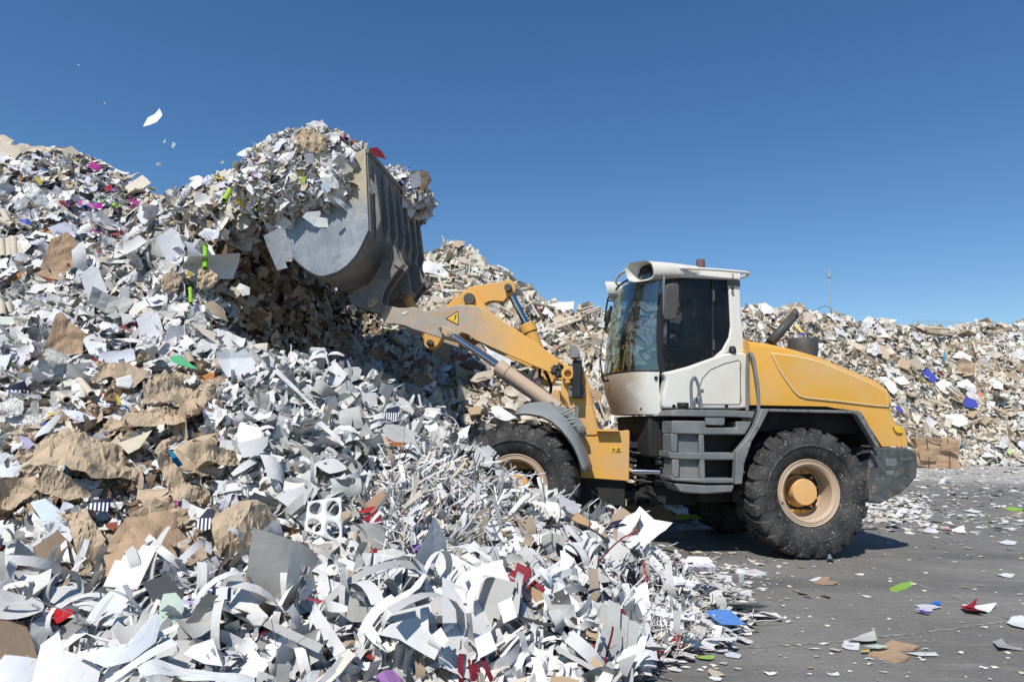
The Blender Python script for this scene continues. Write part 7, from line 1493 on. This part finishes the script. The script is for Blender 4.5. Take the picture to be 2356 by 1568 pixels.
spread(18, 'front', ['flat', 'slab'], dict(tan=3, red=.8, dark=1.8), .22, 'brown, red or dark board fragment poking out of the front layer', 'board', 'board_fragment', 'coloured boards in the front layer', .7, .15)
spread(90, [(0, 560), (240, 520), (420, 470), (500, 700), (560, 800), (430, 860), (240, 850), (0, 980)], ['roll', 'torn', 'ribbon', 'crease', 'sheet', 'crush'], dict(white=6, grey=3.5, cool=2), .26, 'bent white or grey sheet on the left face of the near heap', 'card', 'card_sheet', 'bent sheets on the left face', .6, .2)
spread(30, 'kraft', ['crush', 'crush', 'crease', 'torn'], dict(tan=1), .26, 'torn crumpled piece of kraft paper among the brown bundles', 'kraft paper', 'kraft_paper', 'kraft pieces among the brown bundles', .7, .14, mat=KRAFT)
spread(26, 'mixed', ['crease', 'crush', 'torn'], dict(white=4, cool=4, cream=2), .28, 'creased pale paper on the upper left crest', 'paper', 'paper_sheet', 'creased papers on the left crest', .6, .2)
spread(22, 'crest', ['sheet', 'slab', 'crease'], dict(beige=6, tan=1.5), .30, 'beige board lying along the top of the left crest', 'board', 'board_piece', 'beige boards on the left crest', .35, .15)
spread(60, 'shade', ['tri', 'sheet', 'slab'], dict(tan=5, beige=4, white=.6), .20, 'tan board chip in the shaded hollow under the bucket', 'board', 'board_chip', 'board chips in the shaded hollow', .8, .16)
spread(26, 'spill', ['crease', 'crush', 'torn'], dict(white=5, cream=4, cool=1.5), .22, 'torn pale paper on the spill left of the bucket', 'paper', 'paper_sheet', 'torn papers on the spill', .7, .16)
MIDP = [(970, 640), (1060, 600), (1200, 720), (1380, 740), (1390, 950), (1280, 960), (1000, 950), (960, 820)]
spread(80, MIDP, ['sheet', 'tri', 'slab', 'crease'], dict(beige=8, tan=2, cream=2, white=1), .30, 'beige board piece on the slope behind the boom', 'board', 'board_piece', 'beige boards behind the boom', .6, .2, PB)
FARP = [(1720, 720), (1920, 735), (2120, 760), (2356, 745), (2356, 1060), (2120, 1060), (2050, 880), (1960, 820)]
spread(70, FARP, ['torn', 'crush', 'crease'], dict(white=7, cool=2, cream=2), .55, 'white paper or bag lying on the far heap', 'paper', 'paper_sheet', 'white papers on the far heap', .6, .3, PB)
spread(60, FARP, ['slab', 'sheet', 'block'], dict(beige=6, tan=4), .55, 'brown or beige cardboard lying on the far heap', 'cardboard', 'cardboard_piece', 'cardboard on the far heap', .6, .3, PB)

# -- litter on the ground
def litter(label, cat, name, px, mat=None, col=None, thick=0, fold=3, fa=.05, z=.012, group=None, rings=4, bend=0):
    P = [ground(*q, z) for q in px]; C = np.mean(P, 0); p2 = np.array([(q - C)[:2] for q in P]); V2, F = fan(p2, rings, 22); size = max(np.ptp(V2, axis=0).max(), .02); U2 = V2 / size; h = np.zeros(len(V2))
    for i in range(fold):
        th = rng.uniform(0, 3.14); d = np.array([math.cos(th), math.sin(th)]); h += fa * rng.uniform(.3, 1) * np.abs(U2 @ d - rng.uniform(-.3, .3))
    h += bend * (U2[:, 0] ** 2); h -= h.min(); me = bpy.data.meshes.new(name); me.from_pydata([(x, y, z - .006 + q * size) for (x, y), q in zip(V2, h)], [], F); me.materials.append(mat or SHEET)
    o = bpy.data.objects.new(name, me); COL.objects.link(o); o.location = (C[0], C[1], 0)
    if col: o.color = (*col, 1)
    if thick: md = o.modifiers.new('thickness', 'SOLIDIFY'); md.thickness = thick; md.offset = 1
    return tag(o, label, cat, group)
G_ = lambda pts: zpx('h7', pts)
o = litter('flat lime green pad lying alone on the concrete', 'pad', 'foam_pad', G_([(1292, 592), (1380, 548), (1470, 532), (1490, 552), (1440, 585), (1360, 612), (1300, 606)]), None, (.26, .46, .07), .05, 1, .02)
litter('torn brown cardboard with a white corner left of the green pad', 'cardboard', 'cardboard_piece', G_([(690, 540), (770, 505), (830, 505), (815, 530), (905, 548), (850, 562), (760, 560)]), None, (.42, .29, .19), .01)
litter('white torn strip attached left of the brown cardboard scrap', 'paper', 'paper_scrap', G_([(655, 530), (710, 510), (765, 500), (740, 520), (690, 535)]), None, w0)
litter('purple and white wrapper right of the green pad', 'wrapper', 'wrapper', G_([(1495, 720), (1560, 718), (1640, 725), (1712, 745), (1640, 755), (1625, 782), (1495, 762), (1540, 745)]), None, (.62, .60, .66), fold=4)
litter('purple end of the white wrapper', 'wrapper', 'wrapper', G_([(1493, 762), (1550, 758), (1625, 782), (1600, 784)]), None, (.08, .04, .4), z=.03)
litter('small bright blue curled scrap beside the wrapper', 'paper', 'paper_scrap', G_([(1612, 705), (1660, 698), (1702, 702), (1695, 728), (1640, 722)]), None, (.02, .16, .55), fold=2, fa=.2)
litter('red and white torn envelope on the concrete', 'envelope', 'envelope', G_([(1870, 725), (1960, 735), (2060, 740), (2145, 745), (2050, 790), (1900, 770)]), None, w0, fold=3, fa=.15)
litter('red flap of the torn envelope', 'envelope', 'envelope_flap', G_([(1855, 735), (1930, 715), (1995, 688), (1960, 740), (2048, 792), (1900, 772)]), None, (.32, .015, .02), fold=3, fa=.12, z=.03)
litter('white sheet lying flat, farthest of the large ones at the right', 'paper', 'paper_sheet', G_([(2142, 228), (2220, 218), (2302, 232), (2280, 250), (2200, 246)]), None, (.72, .73, .78), bend=.1)
litter('white sheet with a curled corner at the right, nearer than the flat one', 'paper', 'paper_sheet', G_([(2132, 485), (2200, 472), (2285, 490), (2260, 505), (2190, 500)]), None, w0, bend=.2)
litter('red printed card with a white rim on the far side', 'card', 'card', G_([(1648, 122), (1730, 113), (1810, 130), (1740, 136)]), None, (.62, .30, .30))
litter('crumpled white bag with yellow print at the right edge', 'bag', 'plastic_bag', G_([(2215, 865), (2260, 830), (2340, 825), (2400, 850), (2400, 920), (2330, 905), (2270, 895)]), None, (.72, .72, .68), fold=9, fa=.06, rings=6)
litter('crumpled grey plastic scrap near the right edge', 'plastic', 'plastic_scrap', G_([(2110, 1020), (2180, 1000), (2230, 1040), (2340, 1060), (2350, 1080), (2240, 1070), (2160, 1085)]), None, (.36, .36, .34), fold=9, fa=.05)
litter('large torn brown cardboard in the foreground cluster', 'cardboard', 'cardboard_piece', G_([(1125, 1110), (1200, 1065), (1340, 1075), (1450, 1135), (1420, 1160), (1340, 1172), (1260, 1150)]), CARDBOARD, None, .012)
litter('brown cardboard flap behind the large one in the foreground cluster', 'cardboard', 'cardboard_piece', G_([(1230, 1050), (1320, 1000), (1530, 1048), (1480, 1075), (1340, 1068)]), CARDBOARD, None, .012, z=.02)
litter('white page at the left of the foreground cluster', 'paper', 'paper_sheet', G_([(918, 1050), (940, 995), (1060, 1015), (1055, 1072), (960, 1068)]), None, (.72, .72, .74))
litter('white page at the right of the foreground cluster', 'paper', 'paper_sheet', G_([(1420, 1100), (1530, 1088), (1660, 1092), (1685, 1122), (1540, 1128)]), None, (.70, .69, .68))
litter('yellow scrap in the foreground cluster', 'paper', 'paper_scrap', G_([(1065, 1075), (1135, 1068), (1138, 1082), (1080, 1088)]), None, (.72, .52, .06), z=.03)
litter('dirty white shreds on top of the foreground cluster', 'paper', 'paper_sheet', G_([(960, 1000), (1060, 960), (1180, 940), (1200, 1000), (1080, 1010)]), None, (.52, .51, .48), fold=8, fa=.05, z=.03)
litter('pale green film across the foreground cluster', 'plastic film', 'plastic_film', G_([(1090, 1040), (1200, 1030), (1290, 1050), (1200, 1062)]), None, (.50, .60, .48), z=.04)
litter('small torn white piece alone at the bottom of the view', 'paper', 'paper_scrap', G_([(795, 1250), (840, 1258), (890, 1248), (905, 1272), (820, 1272)]), None, w0)
litter('lime green pad lying far off beside the white papers', 'pad', 'foam_pad', zpx('g', [(1664, 1462), (1700, 1456), (1780, 1470), (1775, 1482), (1700, 1476)]), None, (.30, .52, .06), .05, 1)
litter('white paper sheet flat on the ground under the far heap', 'paper', 'paper_sheet', zpx('g', [(1412, 1480), (1470, 1470), (1540, 1485), (1500, 1498)]), None, w0)
litter('white cut paper just nearer than the flat sheet under the far heap', 'paper', 'paper_sheet', zpx('g', [(1428, 1500), (1480, 1498), (1520, 1508), (1470, 1516)]), None, w0)
litter('long beige board on the ground behind the rear tyre', 'board', 'board_piece', zpx('g', [(920, 1530), (1000, 1522), (1180, 1535), (1100, 1542)]), None, (.55, .46, .34), .02)
litter('white cardboard strip with a red edge behind the rear tyre', 'cardboard', 'cardboard_piece', zpx('g', [(828, 1528), (870, 1515), (925, 1525), (915, 1536), (850, 1537)]), None, (.70, .66, .64), .02)
litter('brown rope like paper twist lying behind the rear tyre', 'paper', 'paper_twist', zpx('g', [(1030, 1440), (1120, 1448), (1210, 1468), (1195, 1476), (1110, 1458)]), None, (.50, .42, .34), .04)
litter('white folded booklet with a mauve half at the edge of the toe', 'booklet', 'booklet', G_([(90, 470), (130, 432), (240, 440), (330, 478), (290, 496), (180, 488)]), None, (.70, .67, .66), .02)
litter('grey blue crumpled scrap right in front of the rear tyre', 'paper', 'paper_scrap', G_([(795, 385), (820, 355), (860, 380), (845, 388)]), None, (.14, .18, .22), fold=6, fa=.25)
def strew(n, region, sizes, cols, label, name, group, squash=1.):
    (x0, y0, x1, y1) = region
    for i in range(n):
        y = y0 + (y1 - y0) * random.random() ** 1.2; x = random.uniform(x0, x1); c = ground(x, y)
        if region[4:] : pass
        r = random.uniform(*sizes) * (.6 + .4 * random.random()); k = random.randint(4, 7); a0 = random.uniform(0, 6.3); el_ = random.uniform(.35, 1.)
        pts = [(c[0] + r * math.cos(a0 + 6.283 * q / k) * random.uniform(.6, 1.1), c[1] + r * el_ * math.sin(a0 + 6.283 * q / k) * random.uniform(.6, 1.1)) for q in range(k)]
        V = [(0, 0, .01 + random.uniform(0, r * .25))] + [(px_ - c[0], py_ - c[1], .004 + random.uniform(0, r * .3)) for px_, py_ in pts]
        me = bpy.data.meshes.new(name); me.from_pydata(V, [], [(0, 1 + q, 1 + (q + 1) % k) for q in range(k)]); me.materials.append(SHEET); o = bpy.data.objects.new(name, me); COL.objects.link(o); o.location = (c[0], c[1], 0); o.color = (*pick(cols, 1)[0], 1)
        tag(o, label, 'paper', group)
LC = dict(white=6, cream=3, cool=1.2, beige=2.2, tan=1, dark=.5, vivid=.06)
strew(70, (1700, 1280, 2360, 1560), (.02, .06), LC, 'small torn paper scrap on the open concrete in front of the loader', 'paper_scrap', 'scraps on the open concrete')
strew(65, (2010, 1130, 2400, 1290), (.03, .10), LC, 'small paper scrap on the concrete between loader and far heap', 'paper_scrap', 'scraps before the far heap')
strew(60, (1420, 1270, 1760, 1400), (.04, .12), LC, 'torn paper scrap lying around the right toe of the heap', 'paper_scrap', 'scraps around the right toe')
strew(40, (1350, 1500, 1700, 1568), (.03, .09), LC, 'torn paper scrap on the concrete at the foot of the toe', 'paper_scrap', 'scraps at the foot of the toe')
# fine litter nobody could count
SLt = Scraps()
def dust(n, fx, cols, size):
    P = np.array([ground(*fx()) for _ in range(n)]); N = np.tile(UP, (n, 1)); P[:, 2] += .008
    scatter(SLt, P, N, dict(poly=4, tri=2, crease=2, sheet=2), cols, size, .18, .004)
dust(1350, lambda: (random.uniform(1960, 2420), 1078 + 150 * random.random() ** 2.6), LC, .13)
dust(900, lambda: (random.uniform(1985, 2130), random.gauss(1172, 14)), LC, .15)
dust(700, lambda: (random.gauss(1540, 130), random.gauss(1345, 50)), LC, .06)
dust(260, lambda: (random.uniform(1380, 2380), random.uniform(1240, 1568)), LC, .018)
dust(260, lambda: (random.uniform(1340, 1700), random.gauss(1178, 16)), dict(white=3, beige=3, tan=2, cool=1), .22)
tag(SLt.build('litter', PAPER), 'fine paper crumbs and scraps strewn over the concrete', None, None, 'stuff')
# strips trailing out over the concrete
TIP = [(1440, 1270), (1520, 1275), (1620, 1300), (1700, 1360), (1745, 1440), (1690, 1480), (1600, 1510), (1520, 1545), (1440, 1568), (1400, 1480)]
def flat_strips(n, poly, size, single):
    done = 0
    while done < n:
        x, y = random.uniform(1390, 1760), random.uniform(1265, 1568)
        if not inpoly(np.array([[x, y]]), poly)[0]: continue
        done += 1; c = ground(x, y); q = random.choice(['longstrip', 'longstrip', 'strip', 'ribbon', 'torn']); sh_ = random.choice(SH[q]); f = SIZES.get(q, (1., 1.)); s_ = size * math.exp(random.gauss(0, .35)); s3 = np.array([s_ * f[0], s_ * f[0] * f[1] * (.8 if 'strip' in q else 1), s_ * f[0] * .35])
        Rm = rots(UP[None], np.array([.16]))[0]; V = (sh_[0] * s3) @ np.array([[1, 0, 0], [0, 0, 1], [0, -1, 0]]).T if q in ('longstrip', 'strip', 'ribbon') and random.random() < .0 else sh_[0] * s3
        V = V @ Rm.T; V[:, 2] -= V[:, 2].min() - .006 - random.random() * .03; col = pick(dict(white=8, grey=1.6, cream=1), 1)[0]
        if single:
            me = bpy.data.meshes.new('paper_strip'); me.from_pydata([tuple(v) for v in V], [], sh_[1]); me.materials.append(SHEET); me.shade_smooth(); o = bpy.data.objects.new('paper_strip', me); COL.objects.link(o); o.location = (c[0], c[1], 0); o.color = (*col, 1)
            tag(o, 'white paper strip lying flat on the concrete beyond the toe of the near heap', 'paper strip', 'strips on the concrete beyond the toe')
        else: SLt2.add((V, sh_[1], True), np.eye(3)[None], c[None], np.ones((1, 3)), col[None])
SLt2 = Scraps(); flat_strips(1000, TIP, .15, False)
tag(SLt2.build('litter', PAPER), 'shredded white strips spread thin over the concrete at the toe of the near heap', None, None, 'stuff')
flat_strips(60, TIP, .24, True)
# pieces in the shade under the loader
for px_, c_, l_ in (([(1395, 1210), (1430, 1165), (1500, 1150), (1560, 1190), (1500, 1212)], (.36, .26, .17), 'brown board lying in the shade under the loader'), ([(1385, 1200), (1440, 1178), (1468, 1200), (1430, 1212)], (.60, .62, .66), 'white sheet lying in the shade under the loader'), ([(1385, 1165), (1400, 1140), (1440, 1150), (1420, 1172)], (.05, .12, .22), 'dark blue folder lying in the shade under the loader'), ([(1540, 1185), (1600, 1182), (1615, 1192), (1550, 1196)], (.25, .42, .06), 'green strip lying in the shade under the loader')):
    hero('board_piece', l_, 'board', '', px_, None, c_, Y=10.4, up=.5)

# -- mast and wires behind the far heap
mc = ground(1912, 1040); mc = np.array([ray(1912, 724)[0] / ray(1912, 724)[1] * 60, 60., 0])
ms = empty('radio_mast', mc); tag(ms, 'thin grey mast rising behind the crest of the far heap', 'mast')
zt = at(1908, 640, 60)[2]; m = MB(); m.tube([mc, mc + UP * zt * .55, mc + UP * zt], [.13, .09, .065], 10); m.build('pole', GALV, ms)
m = MB(); m.tube([mc + UP * zt, mc + UP * (zt + .1), mc + UP * (zt + .55), mc + UP * (zt + .6)], [.07, .15, .15, .08], 12); m.tube([mc + UP * (zt + .6), mc + UP * (zt + .9)], .02, 6); m.build('antenna', GALV, ms)
m = MB(); m.tube([mc + UP * (zt * .8) - UP * .1, mc + UP * (zt * .8) + UP * .1], .12, 10); m.build('clamp', GALV, ms)
for k, py in enumerate((735, 738, 741)):
    a = at(2100, py, 90); b = at(2500, py - 2, 95); m = MB(); m.tube([a + (b - a) * t - UP * .5 * math.sin(math.pi * t) for t in np.linspace(0, 1, 9)], .02, 5); o = m.build('power_line', GALV, None); tag(o, 'thin wire hanging along the horizon behind the far heap', 'wire', 'wires along the horizon')
wl = [at(x, y, 30) for x, y in ((1871, 716), (1884, 708), (1898, 704), (1908, 706), (1913, 714), (1912, 726))]
m = MB(); m.tube(wl, .012, 5); tag(m.build('loose_wire', BLACK, None), 'thin wire loop sticking out of the crest below the mast', 'wire')
